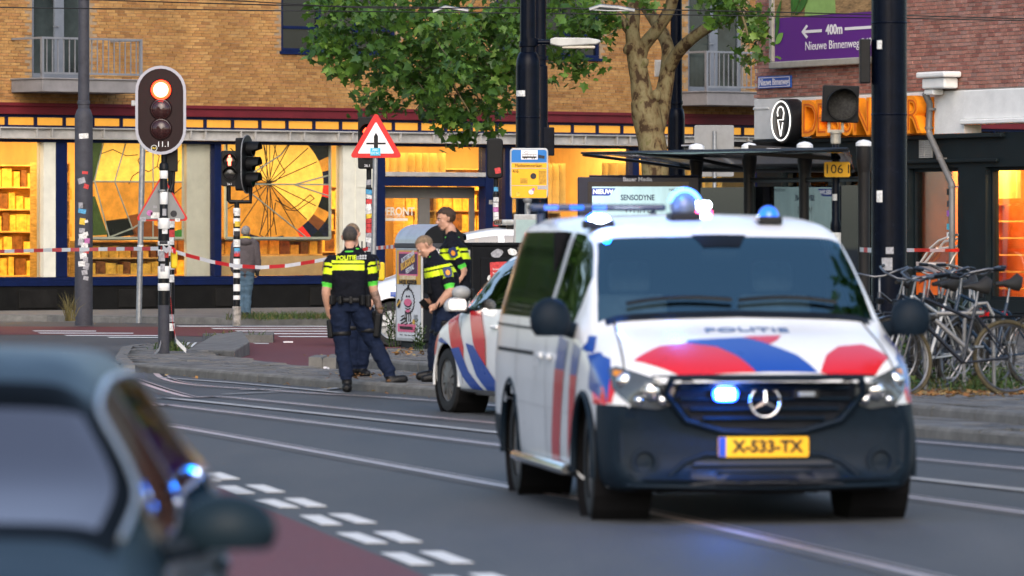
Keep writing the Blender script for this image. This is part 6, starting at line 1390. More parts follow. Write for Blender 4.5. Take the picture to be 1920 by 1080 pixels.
    def patch(s, name, corners, d, mat, parent, off=.003, nu=8, nv=6, depth=0):
        """conforming skin over the body: bilinear patch between four points, dropped along d"""
        c = [Vector(p) for p in corners]; d = Vector(d).normalized(); vs = []; ok = True; last = None
        for i in range(nu + 1):
            for j in range(nv + 1):
                u, v = i / nu, j / nv; p = (c[0].lerp(c[1], u)).lerp(c[3].lerp(c[2], u), v)
                h, n = s.hit(p - d * 3, d)
                if h is None: h, n = (last or p), -d
                if n.dot(d) > 0: n = -n
                last = h; vs.append(h + n * off)
        q = MB(); q.add(vs, [(i * (nv + 1) + j, (i + 1) * (nv + 1) + j, (i + 1) * (nv + 1) + j + 1, i * (nv + 1) + j + 1) for i in range(nu) for j in range(nv)])
        o = q.build(name, mat, parent); o.data.polygons.foreach_set('use_smooth', [True] * len(o.data.polygons))
        if depth: sd_ = o.modifiers.new('thick', 'SOLIDIFY'); sd_.thickness = depth; sd_.offset = 0
        return o
    def poly(s, name, pts, d, mat, parent, off=.004, sub=10):
        """conforming skin over a polygon: fan of fine triangles"""
        c = [Vector(p) for p in pts]; ctr = sum(c, Vector()) / len(c); out = []
        for a, b in zip(c, c[1:] + c[:1]):
            k = max(1, int((b - a).length / .05)); out += [a.lerp(b, i / k) for i in range(k)]
        d = Vector(d).normalized(); rings = [[ctr.lerp(p, t / sub) for p in out] for t in range(sub + 1)]; vs = []; last = None
        for r in rings:
            for p in r:
                h, n = s.hit(p - d * 3, d)
                if h is None: h, n = (last or p), -d
                if n.dot(d) > 0: n = -n
                last = h; vs.append(h + n * off)
        k = len(out); q = MB(); q.add(vs, [(t * k + i, t * k + (i + 1) % k, (t + 1) * k + (i + 1) % k, (t + 1) * k + i) for t in range(sub) for i in range(k)])
        o = q.build(name, mat, parent); o.data.polygons.foreach_set('use_smooth', [True] * len(o.data.polygons)); return o
def wheel(parent, c, r, w, side, rimm, spokes=10, steer=0., style='slot'):
    """tyre (part) > rim (sub-part); side +1: outer face towards +y"""
    q = MB(); prof = [(r * .66, -w * .46), (r * .80, -w * .5), (r * .95, -w * .46), (r, -w * .36), (r, w * .36), (r * .95, w * .46), (r * .80, w * .5), (r * .66, w * .46)]
    q.lathe(prof, (0, 0, 0), 'Y', 40); o = q.build('wheel', TYR2, parent, 40); o.location = c; o.rotation_euler = (0, 0, steer)
    q = MB(); y1 = side * w * .40; y0 = side * w * .1
    q.lathe([(r * .665, -w * .4), (r * .665, y1), (r * .60, y1 - side * .01), (r * .585, y0), (0, y0 - side * .02)], (0, 0, 0), 'Y', 40)
    for k in range(spokes):
        a = 2 * math.pi * k / spokes; ca, sa = math.cos(a), math.sin(a); hw0, hw1 = (.030, .062) if style == 'slot' else (.022, .032)
        if style == 'slot': hw1 = r * .6 * math.sin(math.pi / spokes) * .62
        ty = Vector((-sa, 0, ca)); ra = Vector((ca, 0, sa)); pts = [ra * (r * .14) + ty * hw0 * .6, ra * (r * .60) + ty * hw1, ra * (r * .60) - ty * hw1, ra * (r * .14) - ty * hw0 * .6]
        f = [Vector((p.x, y1 - side * .012 + side * .02 * (1 - i % 3 / 2), p.z)) for i, p in enumerate(pts)]; b_ = [Vector((p.x, y0, p.z)) for p in pts]
        q.add(f + b_, [(0, 1, 2, 3), (0, 1, 5, 4), (1, 2, 6, 5), (2, 3, 7, 6), (3, 0, 4, 7)])
    q.lathe([(r * .17, y0), (r * .17, y1), (r * .14, y1 + side * .012), (0, y1 + side * .014)], (0, 0, 0), 'Y', 20); q.build('rim', rimm, o, 40)
    return o
TYR2 = M('car_tyre', (.018, .018, .019), .75, var=.3, vs=12, bump=.1, dirt=.3)
RIMG = M('wheel_cover_grey', (.13, .127, .124), .45, .3, var=.15, vs=10, dirt=.5); RIMS = M('silver_rim', (.26, .27, .28), .35, .5, var=.08)
WCAR = M('white_car_paint', (.74, .745, .745), .30, var=.05, vs=2.5, coat=.5, dirt=.14); BUMP = M('bumper_plastic', (.005, .011, .019), .55, var=.15, vs=30, bump=.04, bs=150, spec=.12)
SRED = M('livery_red', (.55, .012, .02), .3, var=.03, coat=.5); SBLU = M('livery_blue', (.008, .055, .30), .3, var=.03, coat=.5)
CARGL = glass('windscreen_glass', (.55, .68, .72), .21, gc=(.62, .95, 1)); PRIV = M('privacy_glass', (.005, .007, .007), .05, var=.3, vs=2, spec=.16); SIDEGL = glass('side_glass', (.30, .36, .36), .10)
SEAM = M('panel_gap', (.02, .02, .02), .8, var=0); HLG = M('headlamp_glass', (.09, .10, .105), .08, .3, var=.25, vs=9, coat=1.0); HLR = M('lamp_reflector', (.75, .76, .78), .1, 1.0, var=.1)
AMB = M('amber_lens', (.6, .22, .03), .2, var=.2); BLUEON = emitm('blue_strobe', (.02, .11, 1.0), 5); BLUEW = emitm('blue_strobe_core', (.75, .88, 1.0), 26); BLUEOFF = M('blue_dome', (.01, .06, .35), .12, var=.1, coat=.8, emit=(.02, .15, 1), es=.8)

# ---------------- police van
van = thing('police_van', (1.49, 33.0, 0), 'white police van with blue and red stripes and lit blue lights, driving this way', 'van', rz=0)
VY = R(7.7); van.rotation_euler = (0, 0, math.atan2(math.cos(VY), -math.sin(VY)))
#   x    zb   belt  zre   ztop  wb   wbelt wtop
vst = [(0, .26, .66, .80, .83, .84, .80, .70), (.06, .20, .70, .83, .875, .88, .85, .76), (.22, .18, .80, .905, .955, .92, .915, .83), (.55, .18, .93, 1.00, 1.065, .945, .935, .86), (1.0, .19, 1.02, 1.12, 1.185, .955, .945, .845),
       (1.38, .20, 1.06, 1.40, 1.45, .96, .95, .80), (1.78, .20, 1.08, 1.655, 1.70, .96, .95, .745), (2.1, .20, 1.09, 1.715, 1.775, .96, .95, .745), (3.0, .20, 1.09, 1.735, 1.815, .96, .95, .76), (4.55, .22, 1.09, 1.73, 1.80, .96, .95, .76), (5.02, .28, 1.07, 1.68, 1.755, .945, .93, .735), (5.14, .36, 1.02, 1.60, 1.67, .90, .88, .69)]
vc = Car(vst, bow=.30, tail=.12, bowlen=1.3)
vb = vc.make('body', WCAR, van, [('windscreen', 1.06, 1.74, 7.0, 9, CARGL, 0), ('door_window', 1.42, 2.38, 5.2, 6.8, SIDEGL, 0), ('side_window', 2.52, 3.72, 5.2, 6.8, PRIV, 0), ('side_window', 3.84, 4.82, 5.2, 6.8, PRIV, 0)], [(.90, .34), (4.10, .34)], .395, third=(BUMP, lambda x, y, z: (z < .68 and x < .5) or (z < .80 and abs(y) < .54 and x < .3)))
fr = (1, 0, 0); sdp = (0, -1, 0); dn = (0, 0, -1)
# bumper skin: everything below bonnet and lamps
def vpoly(n, yz, m, off=.004, par=van): return vc.poly(n, [(0, y, z) for y, z in yz], fr, m, par, off, 12)
def wrap(n, z0, z1, m, off, x1=.475, nu=44, nv=12):
    vs = []; la = (Vector((.48, -.94, .3)), Vector((0, -1, 0)))
    for i in range(nu + 1):
        th = R(-90 + 180 * i / nu); u = i / nu
        for j in range(nv + 1):
            z = z0 + (z1 - z0) * j / nv; o_ = Vector((x1 - 1.6 * math.cos(th), 2.2 * math.sin(th), z)); d_ = (Vector((x1, .0, z)) - o_).normalized(); h_, n_ = vc.hit(o_, d_)
            if h_ is None: h_, n_ = la
            if n_.dot(d_) > 0: n_ = -n_
            la = (h_, n_); vs.append(h_ - d_ * off)
    q = MB(); q.add(vs, [(i * (nv + 1) + j, (i + 1) * (nv + 1) + j, (i + 1) * (nv + 1) + j + 1, i * (nv + 1) + j + 1) for i in range(nu) for j in range(nv)]); o_ = q.build(n, m, van, 50); return o_
wrap('bumper', .21, .69, BUMP, .012)
vpoly('bumper_top', [(-.58, .695), (.58, .695), (.66, .86), (.40, .865), (-.40, .865), (-.66, .86)], BUMP, .008)
# corner of the bumper round to the wheel arch
for sg in (1, -1):
    vc.patch('sill_trim', [(1.32, 0, .22), (3.68, 0, .22), (3.68, 0, .285), (1.32, 0, .285)], (0, -sg, 0), BUMP, van, .010, 12, 2)
    vc.patch('rear_bumper', [(4.52, 0, .27), (5.0, 0, .27), (5.0, 0, .5), (4.52, 0, .5)], (0, -sg, 0), BUMP, van, .010, 6, 3)
    q = MB(); q.tube([(x, sg * .99, .27) for x in (1.36, 1.5, 3.5, 3.66)], [.03, .038, .038, .03], 12); q.build('side_step', CHROME, van, 50)
    for ax in (.90, 4.10):
        q = MB(); q.tube([(ax + .40 * math.cos(a), sg * (.953 if ax > 2 else .955), .34 + .40 * math.sin(a)) for a in [R(-12 + 204 * k / 24) for k in range(25)]], .022, 6); q.build('arch_trim', BUMP, van, 50)
        q = MB(); q.lathe([(.0, .0), (.42, .0), (.42, .34)] if sg > 0 else [(.42, 0), (.42, .34), (0, .34)], (ax, sg * .94 - (0 if sg < 0 else .34), .36), 'Y', 24); q.build('wheel_well', DARKIN, van)
    wheel(van, (.90, sg * .82, .335), .335, .215, sg, RIMG, 10, -.06)
    wheel(van, (4.10, sg * .82, .335), .335, .215, sg, RIMG, 10)
    # headlamp wrapping the corner
    hl = vpoly('headlight', [(sg * .53, .80), (sg * .62, .83), (sg * .83, .905), (sg * .865, .89), (sg * .86, .78), (sg * .78, .69), (sg * .63, .67), (sg * .55, .70)], HLG, .016)
    for y, z, r in ((.66, .775, .062), (.80, .83, .055), (.60, .72, .035), (.74, .72, .03)):
        h, n = vc.hit((-2, sg * y, z), fr); q = MB(); q.sphere(h + Vector((.0, 0, 0)), (.035, r, r)); q.build('lamp_bowl', HLR, hl, 60)
    vpoly('indicator', [(sg * .80, .875), (sg * .84, .885), (sg * .85, .86), (sg * .82, .84)], AMB, .019)
    vpoly('livery_stripe', [(sg * .88, .985), (sg * .94, .97), (sg * .94, .77), (sg * .895, .70), (sg * .875, .82)], SBLU, .006); vpoly('livery_stripe', [(sg * .895, .69), (sg * .94, .76), (sg * .94, .69)], SRED, .009)
    h, n = vc.hit((-2, sg * .70, .36), fr); q = MB(); q.lathe([(.085, .0), (.085, -.02), (.06, -.02), (.05, .0), (0, -.005)], h + Vector((-.012, 0, 0)), 'X', 20); q.v = [v for v in q.v]; q.build('fog_lamp', BUMP, van, 40)
    # livery on the flank
    for pts, m in (([(2.25, .30), (1.90, .30), (1.62, .86), (2.02, .86)], SRED), ([(2.02, .86), (1.62, .86), (1.52, 1.03), (1.90, 1.07)], SBLU), ([(1.55, .30), (1.28, .56), (1.12, .84), (1.38, .84)], SRED), ([(1.38, .84), (1.12, .84), (1.03, 1.0), (1.30, 1.04)], SBLU), ([(.72, .78), (.42, .70), (.36, .86), (.50, .95), (.72, .99)], SBLU), ([(.46, .69), (.30, .70), (.30, .80), (.40, .85)], SRED), ([(1.02, 1.0), (.74, .98), (.94, 1.075), (1.04, 1.08)], SBLU)):
        vc.poly('livery_stripe', [(x, 0, z) for x, z in pts], (0, -sg, 0), m, van, .0035, 8)
    for a, b in (((1.12, 1.04), (1.20, .34)), ((2.44, 1.70), (2.44, .30)), ((3.78, 1.70), (3.78, .50)),):
        vc.patch('door_seam', [(a[0], 0, a[1]), (a[0] + .009, 0, a[1]), (b[0] + .009, 0, b[1]), (b[0], 0, b[1])], (0, -sg, 0), SEAM, van, .003, 1, 20)
    vc.patch('slide_rail', [(3.0, 0, .92), (4.7, 0, .92), (4.7, 0, .945), (3.0, 0, .945)], (0, -sg, 0), SEAM, van, .004, 14, 1)
    vc.patch('belt_trim', [(1.3, 0, 1.075), (4.9, 0, 1.085), (4.9, 0, 1.10), (1.3, 0, 1.09)], (0, -sg, 0), BUMP, van, .006, 24, 1)
    vc.patch('crease_shade', [(1.3, 0, .60), (4.95, 0, .62), (4.95, 0, .627), (1.3, 0, .607)], (0, -sg, 0), M('soft_shadow_gap', (.42, .42, .43), .4, var=0), van, .002, 24, 1)  # crease shading painted as a thin grey strip
    for x in (2.26, 2.62):
        h, n = vc.hit((x, sg * 3, .93), (0, -sg, 0)); q = MB(); q.box(h + Vector((0, sg * .02, 0)), (.19, .03, .035)); q.build('door_handle', WCAR, van, bevel=.01)
    # mirror on a stalk
    q = MB(); q.tube([(1.36, sg * .93, 1.10), (1.30, sg * 1.02, 1.12)], [(.05, .03), (.045, .03)], 10); q.build('mirror_arm', BUMP, van)
    q = MB(); q.sphere((1.27, sg * 1.10, 1.17), (.085, .125, .135), seg=20, rings=12)
    q.v = [(min(x, 1.31), y, max(z, 1.075)) for x, y, z in q.v]; mr = q.build('mirror', BUMP, van, 50)
    q = MB(); q.prism(rrect(.19, .20, .03), .004, (1.318, sg * 1.10, 1.175), (0, 1, 0), (0, 0, 1)); q.build('mirror_glass', CHROME, mr)
vpoly('number_strip', [(-.3, .20), (.3, .20), (.3, .24), (-.3, .24)], BLACK, .02)
# grille, slats, emblem, lights in the grille
vpoly('grille', [(-.50, .825), (.50, .825), (.53, .74), (.42, .61), (.22, .555), (-.22, .555), (-.42, .61), (-.53, .74)], M('grille_black', (.008, .010, .015), .5, var=.2), .018)
def vbar(n, pts, r, m, off=.03):
    ps = []
    for y, z in pts:
        h, nn = vc.hit((-2, y, z), fr); ps.append(h + Vector((-off, 0, 0)))
    q = MB(); q.tube(ps, [r] * len(ps), 8); return q.build(n, m, van, 50)
for z, y0 in ((.79, .50), (.725, .50), (.665, .44), (.61, .36)): vbar('grille_slat', [(y, z) for y in np.linspace(-y0, y0, 15)], (.014, .022), BUMP)
vbar('grille_surround', [(-.56, .84), (-.585, .76), (-.46, .60), (-.24, .535), (0, .525), (.24, .535), (.46, .60), (.585, .76), (.56, .84)], .022, BUMP, .02)
vbar('bonnet_lip', [(y, .858 - .02 * abs(y)) for y in np.linspace(-.56, .56, 15)], .012, BUMP, .014)
h, n = vc.hit((-2, 0, .71), fr); hx = h.x - .045
em = MB(); em.tube([(hx, .088 * math.cos(a), .71 + .088 * math.sin(a)) for a in [2 * math.pi * k / 32 for k in range(33)]], .009, 8)
for a in (90, 210, 330): em.tube([(hx, 0, .71), (hx, .085 * math.cos(R(a)), .71 + .085 * math.sin(R(a)))], [.017, .006], 6)
em.build('emblem', CHROME, van, 50)
for y, on in ((.24, 1), (-.24, 0)):
    h, n = vc.hit((-2, y, .76), fr); q = MB(); q.box((h.x - .045, y, .755), (.03, .155, .055)); g = q.build('grille_light', BLACK, van, bevel=.008)
    q = MB(); q.box((h.x - .063, y, .755), (.012, .10 if on else .10, .055 if on else .028)); q.build('lamp', BLUEW if on else M('grey_lens2', (.25, .28, .3), .2, var=.1), g, bevel=.02)
    if on: q = MB(); q.prism(rrect(.15, .085, .04), .004, (h.x - .058, y + .0, .755), (0, -1, 0), (0, 0, 1)); q.build('lamp_surround', BLUEON, g)
# lower intake, plate, bonnet stripes and wording, wipers
vpoly('lower_intake', [(-.46, .24), (.46, .24), (.40, .36), (-.40, .36)], M('grille_black', (.008, .010, .015), .5), .02)
for z in (.27, .30, .335): vbar('intake_slat', [(y, z) for y in np.linspace(-.42, .42, 11)], .008, BUMP, .03)
vbar('intake_lip', [(-.56, .28), (-.46, .36), (-.34, .40), (.34, .40), (.46, .36), (.56, .28)], .016, BUMP, .012)
vbar('splitter', [(y, .215 + .01 * abs(y)) for y in np.linspace(-.80, .80, 15)], .014, BUMP, .014)
h, n = vc.hit((-2, 0, .445), fr); q = MB(); q.prism(rrect(.535, .118, .01), .012, (h.x - .025, -.0, .445), (0, -1, 0), (0, 0, 1)); lp = q.build('number_plate', M('plate_yellow', (.85, .42, .01), .4, var=.04), van)
q = MB(); q.span((h.x - .040, .222, .388), (h.x - .0375, .265, .502)); q.build('plate_band', SBLU, lp)
o = text('lettering', 'X-533-TX', .098, BLACK, lp, (h.x - .039, -.025, .445), ext=.001, bold=.004); o.rotation_euler = (Matrix(((0, 0, -1), (-1, 0, 0), (0, 1, 0)))).to_euler()
def bon(n, pts, m):      # pts: (y, t): t 0 at the bonnet lip .. 1 at the windscreen
    return vc.poly(n, [(.05 + t * .98 + .28 * (abs(y) / .95) ** 2.6 * (1 - t) ** 1.4, y, 3) for y, t in pts], dn, m, van, .0035, 14)
bon('livery_red', [(.48, -.02), (.06, .02), (.14, .22), (.235, .38), (.40, .46), (.56, .42), (.74, .20)], SRED)
bon('livery_blue', [(.06, .02), (-.31, .02), (-.22, .24), (-.05, .46), (.06, .55), (.38, .52), (.40, .465), (.235, .385), (.14, .225)], SBLU)
bon('livery_red', [(.05, .56), (-.19, .60), (-.15, .50), (-.09, .42)], SRED)
bon('livery_red', [(-.32, .02), (-.40, .25), (-.50, .40), (-.66, .46), (-.80, .28), (-.66, .0), (-.48, -.02)], SRED)
o = text('lettering', 'POLITIE', .125, M('livery_grey_blue', (.10, .16, .30), .4), van, (.78, 0, 1.2), sx=1.75, ext=.001)
me = o.data; bpy.data.objects.remove(o)
for v in me.vertices:
    x, y = v.co.x * 1.2, v.co.y; px_, py_ = .74 + y * 1.0, -x
    hh, n = vc.hit((px_, py_, 4), dn); v.co = hh + Vector((0, 0, .006 + (.006 if v.co.z > 0 else 0))) if hh else Vector((px_, py_, 1.0))
o = bpy.data.objects.new('lettering', me); COL.objects.link(o); o.parent = van
for y0, y1 in ((.66, .02), (-.02, -.62)):
    ps = []
    for k in range(9):
        t = k / 8; x, y = 1.12 + .03 * math.sin(3 * t), y0 + (y1 - y0) * t; hh, n = vc.hit((x + .02, y, 4), dn); ps.append(hh + Vector((-.01, 0, .022)))
    q = MB(); q.tube(ps, .012, 6); q.build('wiper', BLACK, van)
for ys in (1, -1):
    ps = []
    for k in range(15):
        t_ = k / 14; x_ = .30 + .74 * t_; y_ = ys * (.80 - .05 * t_); hh, n = vc.hit((x_, y_, 4), dn)
        if hh: ps.append(hh + Vector((0, 0, .001)))
    q = MB(); q.tube(ps, .006, 5); q.build('bonnet_gap', SEAM, van)
q = MB(); q.box((1.22, .25, 1.02), (.2, .3, .01), 0, (0, .2, .3)); q.build('paper', WP_, van)
vc.patch('scuttle', [(1.0, -.80, 0), (1.0, .80, 0), (1.075, .80, 0), (1.075, -.80, 0)], dn, BLACK, van, .006, 20, 3)
vc.patch('windscreen_band', [(1.60, -.11, 3), (1.60, .11, 3), (1.73, .17, 3), (1.73, -.17, 3)], dn, BLACK, van, .004, 8, 3)
# cabin
q = MB(); q.span((1.35, -.86, .3), (4.9, .86, .34)); q.span((1.05, -.84, .34), (1.4, .84, .98)); q.span((2.75, -.86, .34), (2.8, .86, 1.7)); q.build('cabin', DARKIN, van)
STC = M('seat_cloth', (.20, .22, .24), .8, var=.2)
for y in (.45, -.45): 
    q = MB(); q.span((1.75, y - .24, .55), (2.25, y + .24, .75)); q.box((2.3, y, 1.0), (.14, .46, .62), 0, (0, R(12), 0)); q.box((2.38, y, 1.42), (.1, .26, .2), 0, (0, R(8), 0)); q.build('seat', STC, van, bevel=.04)
q = MB(); q.tube([(1.48 + .05 * math.sin(a), -.42 + .19 * math.cos(a), 1.02 + .17 * math.sin(a)) for a in [2 * math.pi * k / 20 for k in range(21)]], .016, 6); q.build('steering_wheel', BLACK, van)
q = MB(); q.box((1.66, 0, 1.55), (.05, .24, .07)); q.build('rear_mirror', BLACK, van, bevel=.02)
# roof lights
def beacon(x, y, w, h, on, d=.14):
    hh, n = vc.hit((x, y, 4), dn); z = hh.z
    q = MB(); q.box((x, y, z + .015), (d + .03, w + .02, .05)); b = q.build('beacon_base', BLACK, van, bevel=.01)
    q = MB(); q.sphere((x, y, z + .035), (d / 2, w / 2, h), seg=20, rings=10); q.v = [(a, c, max(e, z + .035)) for a, c, e in q.v]; q.build('beacon', on, b, 60)
beacon(2.0, .70, .16, .055, BLUEON); beacon(2.0, -.36, .0 + .13, .07, BLUEOFF)
h0, n = vc.hit((2.0, .70, 4), dn); q = MB(); q.sphere((1.95, .70, h0.z + .045), (.05, .065, .03)); q.build('strobe', BLUEW, van)
h1, n = vc.hit((2.15, .13, 4), dn); q = MB(); q.span((2.05, .05, h1.z - .02), (2.25, .24, h1.z + .04)); q.build('beacon_base', BLACK, van, bevel=.015)
q = MB(); q.sphere((2.15, .145, h1.z + .08), (.085, .085, .095), seg=20, rings=12); q.build('camera_dome', M('dome_grey', (.10, .12, .15), .25, var=.1, coat=.5), van, 60)
q = MB(); q.tube([(2.10, .145 + .10 * math.cos(a), h1.z + .07 + .11 * math.sin(a)) for a in [R(20 + 150 * k / 10) for k in range(11)]], .014, 8); q.build('strobe', emitm('blue_glow', (.10, .28, 1), 2.2), van)
h2, n = vc.hit((2.9, -.03, 4), dn); q = MB(); q.span((2.85, -.15, h2.z + .03), (2.95, .03, h2.z + .075)); q.build('strobe', BLUEW, van, bevel=.02)
q = MB(); q.span((2.86, -.16, h2.z - .03), (2.96, .06, h2.z + .019)); q.build('rear_light', emitm('pink_lamp', (1, .05, .2), 2.0), van, bevel=.01)
h3, n = vc.hit((4.4, 0, 4), dn); q = MB(); q.span((4.3, -.1, h3.z + .03), (4.5, .80, h3.z + .075)); q.span((4.36, -.05, h3.z - .05), (4.42, .0, h3.z + .03)); q.span((4.36, .7, h3.z - .15), (4.42, .75, h3.z + .03)); q.build('light_bar', M('bar_navy', (.01, .03, .09), .2, var=.2, coat=.5), van, bevel=.02)
for y in (.62, .45, .30): q = MB(); q.span((4.29, y, h3.z + .038), (4.30, y + .09, h3.z + .067)); q.build('strobe', BLUEOFF, van)

FRIT = M('black_frit', (.003, .004, .005), .3, var=.1, spec=.01)
def spill(name, p, e, par, col=(.01, .20, 1)):
    l = bpy.data.lights.new(name, 'POINT'); l.energy = e; l.color = col; l.shadow_soft_size = .05; o_ = bpy.data.objects.new(name, l); COL.objects.link(o_); o_.parent = par; o_.location = p
h, n = vc.hit((-2, .24, .76), fr); spill('strobe_light', (h.x - .11, .24, .76), 8, van); spill('strobe_light', (1.86, .70, h0.z + .13), 3, van); spill('strobe_light', (2.0, .22, h1.z + .26), 3, van)
# ---------------- generic hatchback body for the parked cars
def hatch(name, loc, head, label, L=4.35, Wd=1.80, H=1.58, paint=WCAR, wr=.315, gl=SIDEGL, rimm=RIMG, livery=None, bar=None, spokes=10, cat='police car', group=None, style='slot', rear=PRIV, frontgl=CARGL, hood=0., mo=.12, ms=1., flare=.78):
    t = thing(name, loc, label, cat, group); h = Vector(head).normalized(); d = -h; t.rotation_euler = (0, 0, math.atan2(d.y, d.x)); w = Wd / 2; k = H / 1.58; zb = .20
    st = [(0, .30, .52, .62, .65, w * .80, w * .78, w * .68), (.06, .22, .57, .68, .72, w * .88, w * .86, w * .76), (.25, .19, .66, .78, .83, w * .95, w * .94, w * .82), (.6, .18, .78, .88, .925, w * .985, w * .975, w * .84), (1.05, .18, .86 + hood, .97 + hood, 1.01 + hood, w, w * .985, w * .83), (1.45, .18, .90 + hood, 1.20 * k, 1.235 * k, w, w * .985, w * flare), (1.95, .18, .92 + hood, 1.44 * k, 1.495 * k, w, w * .985, w * .70), (2.5, .18, .93 + hood, 1.50 * k, 1.57 * k, w, w * .985, w * .69), (3.3, .18, .95 + hood, 1.49 * k, 1.56 * k, w, w * .985, w * .69), (L - .45, .22, .98 + hood, 1.40 * k, 1.48 * k, w * .985, w * .96, w * .68), (L - .10, .30, .95 + hood, 1.12 * k, 1.17 * k, w * .95, w * .92, w * .68), (L, .40, .80, .95, .99, w * .88, w * .86, w * .64)]
    c = Car(st, bow=.30, tail=.15, bowlen=1.2); A1, A2 = .86, L - .86; ar = wr + .055
    c.make('body', paint, t, [('windscreen', 1.16, 1.78, 7.4, 9, frontgl, 0), ('screen_frit', 1.07, 1.94, 6.8, 9, FRIT, 0), ('door_window', 1.38, 2.42, 5.2, 6.8, gl, 0), ('rear_door_window', 2.52, 3.40, 5.2, 6.8, gl if gl is not PRIV else PRIV, 0), ('quarter_window', 3.5, L - .5, 5.2, 6.8, rear, 0), ('rear_window', L - .42, L - .12, 7.2, 9, rear, 0)], [(A1, wr), (A2, wr)], ar)
    for sg in (1, -1):
        for ax in (A1, A2):
            wheel(t, (ax, sg * (w - .11), wr), wr, .20, sg, rimm, spokes, 0, style)
            q = MB(); q.lathe([(0, 0), (ar + .02, 0), (ar + .02, .3)] if sg > 0 else [(ar + .02, 0), (ar + .02, .3), (0, .3)], (ax, sg * (w - .02) - (0 if sg < 0 else .3), wr + .02), 'Y', 20); q.build('wheel_well', DARKIN, t)
            q = MB(); q.tube([(ax + (ar + .006) * math.cos(a), sg * (w - .012), wr + (ar + .006) * math.sin(a)) for a in [R(-8 + 196 * j / 20) for j in range(21)]], .012, 6); q.build('arch_lip', paint, t, 50)
        c.patch('sill_strip', [(A1 + ar + .05, 0, .20), (A2 - ar - .05, 0, .20), (A2 - ar - .05, 0, .245), (A1 + ar + .05, 0, .245)], (0, -sg, 0), CHROME if livery else BUMP, t, .02, 10, 2)
        for a, b in (((1.30, .90), (1.34, .28)), ((2.47, 1.35 * k), (2.47, .26)), ((3.45, 1.3 * k), (3.30, .4))): c.patch('door_seam', [(a[0], 0, a[1]), (a[0] + .009, 0, a[1]), (b[0] + .009, 0, b[1]), (b[0], 0, b[1])], (0, -sg, 0), SEAM, t, .003, 1, 16)
        for x in (2.30, 3.22):
            hh, n = c.hit((x, sg * 3, .82 + hood), (0, -sg, 0)); q = MB(); q.box(hh + Vector((0, sg * .018, 0)), (.17, .028, .032)); q.build('door_handle', paint, t, bevel=.01)
        c.poly('headlight', [(.12, 0, .60), (.25, 0, .70), (.52, 0, .79), (.50, 0, .72), (.30, 0, .60)], (0, -sg, 0), HLG, t, .006, 6)
        hh, n = c.hit((-2, sg * .58, .62), (1, 0, 0)); q = MB(); q.sphere(hh, (.05, .14, .06)); q.build('headlight', HLG, t, 60)
        q = MB(); q.sphere((1.52, sg * (w + mo), 1.0 + hood), (.085, .115 * ms, .085 * ms), seg=20, rings=12); q.v = [(min(x, 1.56), y, max(z, .955 + hood)) for x, y, z in q.v]; mr = q.build('mirror', paint if not livery else M('mirror_grey', (.33, .34, .35), .3, var=.1), t, 50)
        q = MB(); q.prism(rrect(.17, .10, .03), .004, (1.568, sg * (w + mo), 1.017 + hood), (0, 1, 0), (0, 0, 1)); q.build('mirror_glass', CHROME, mr)
        q = MB(); q.tube([(1.47, sg * (w - .05), .95 + hood), (1.5, sg * (w + .06), .97 + hood)], .03, 8); q.build('mirror_arm', BUMP, t)
        c.poly('tail_light', [(L - .30, 0, .82), (L - .08, 0, .80), (L - .10, 0, 1.05), (L - .25, 0, 1.08)], (0, -sg, 0), M('tail_lamp_red', (.45, .01, .015), .15, var=.2, coat=.8), t, .006, 6)
    c.patch('grille', [(0, -.42, .48), (0, .42, .48), (0, .45, .60), (0, -.45, .60)], (1, 0, 0), BLACK, t, .006, 12, 4); c.patch('lower_intake', [(0, -.55, .28), (0, .55, .28), (0, .50, .40), (0, -.50, .40)], (1, 0, 0), BLACK, t, .006, 12, 4)
    q = MB(); q.span((1.2, -w + .12, .25), (L - .4, w - .12, .3)); q.span((1.1, -w + .14, .3), (1.45, w - .14, .85 + hood))
    q.build('cabin', DARKIN, t)
    for y in (.38, -.38):
        q = MB(); q.span((1.9, y - .23, .4), (2.35, y + .23, .58)); q.box((2.42, y, .82), (.13, .44, .6), 0, (0, R(14), 0)); q.box((2.52, y, 1.20), (.09, .24, .17), 0, (0, R(8), 0)); q.build('seat', STC, t, bevel=.04)
    if livery:
        for n_, (pts, m) in enumerate(livery):
            for sg in (1, -1): c.poly('livery_stripe', [(x, 0, z) for x, z in pts], (0, -sg, 0), m, t, .003 + .002 * n_, 10)
    if bar:
        hh, n = c.hit((bar, 0, 4), (0, 0, -1)); q = MB(); q.span((bar - .13, -.62, hh.z + .035), (bar + .13, .62, hh.z + .12)); lb_ = q.build('light_bar', M('clear_bar', (.30, .31, .30), .2, var=.25, vs=12, coat=.6), t, bevel=.03)
        q = MB()
        for y in (-.5, -.15, .15, .5): q.span((bar - .133, y - .1, hh.z + .055), (bar - .131, y + .1, hh.z + .1)); q.span((bar + .131, y - .1, hh.z + .055), (bar + .133, y + .1, hh.z + .1))
        for y in (-.5, .5): q.span((bar - .05, y - .03, hh.z - .03), (bar + .05, y + .03, hh.z + .034))
        q.build('lamp_module', BLACK, lb_)
    return t, c
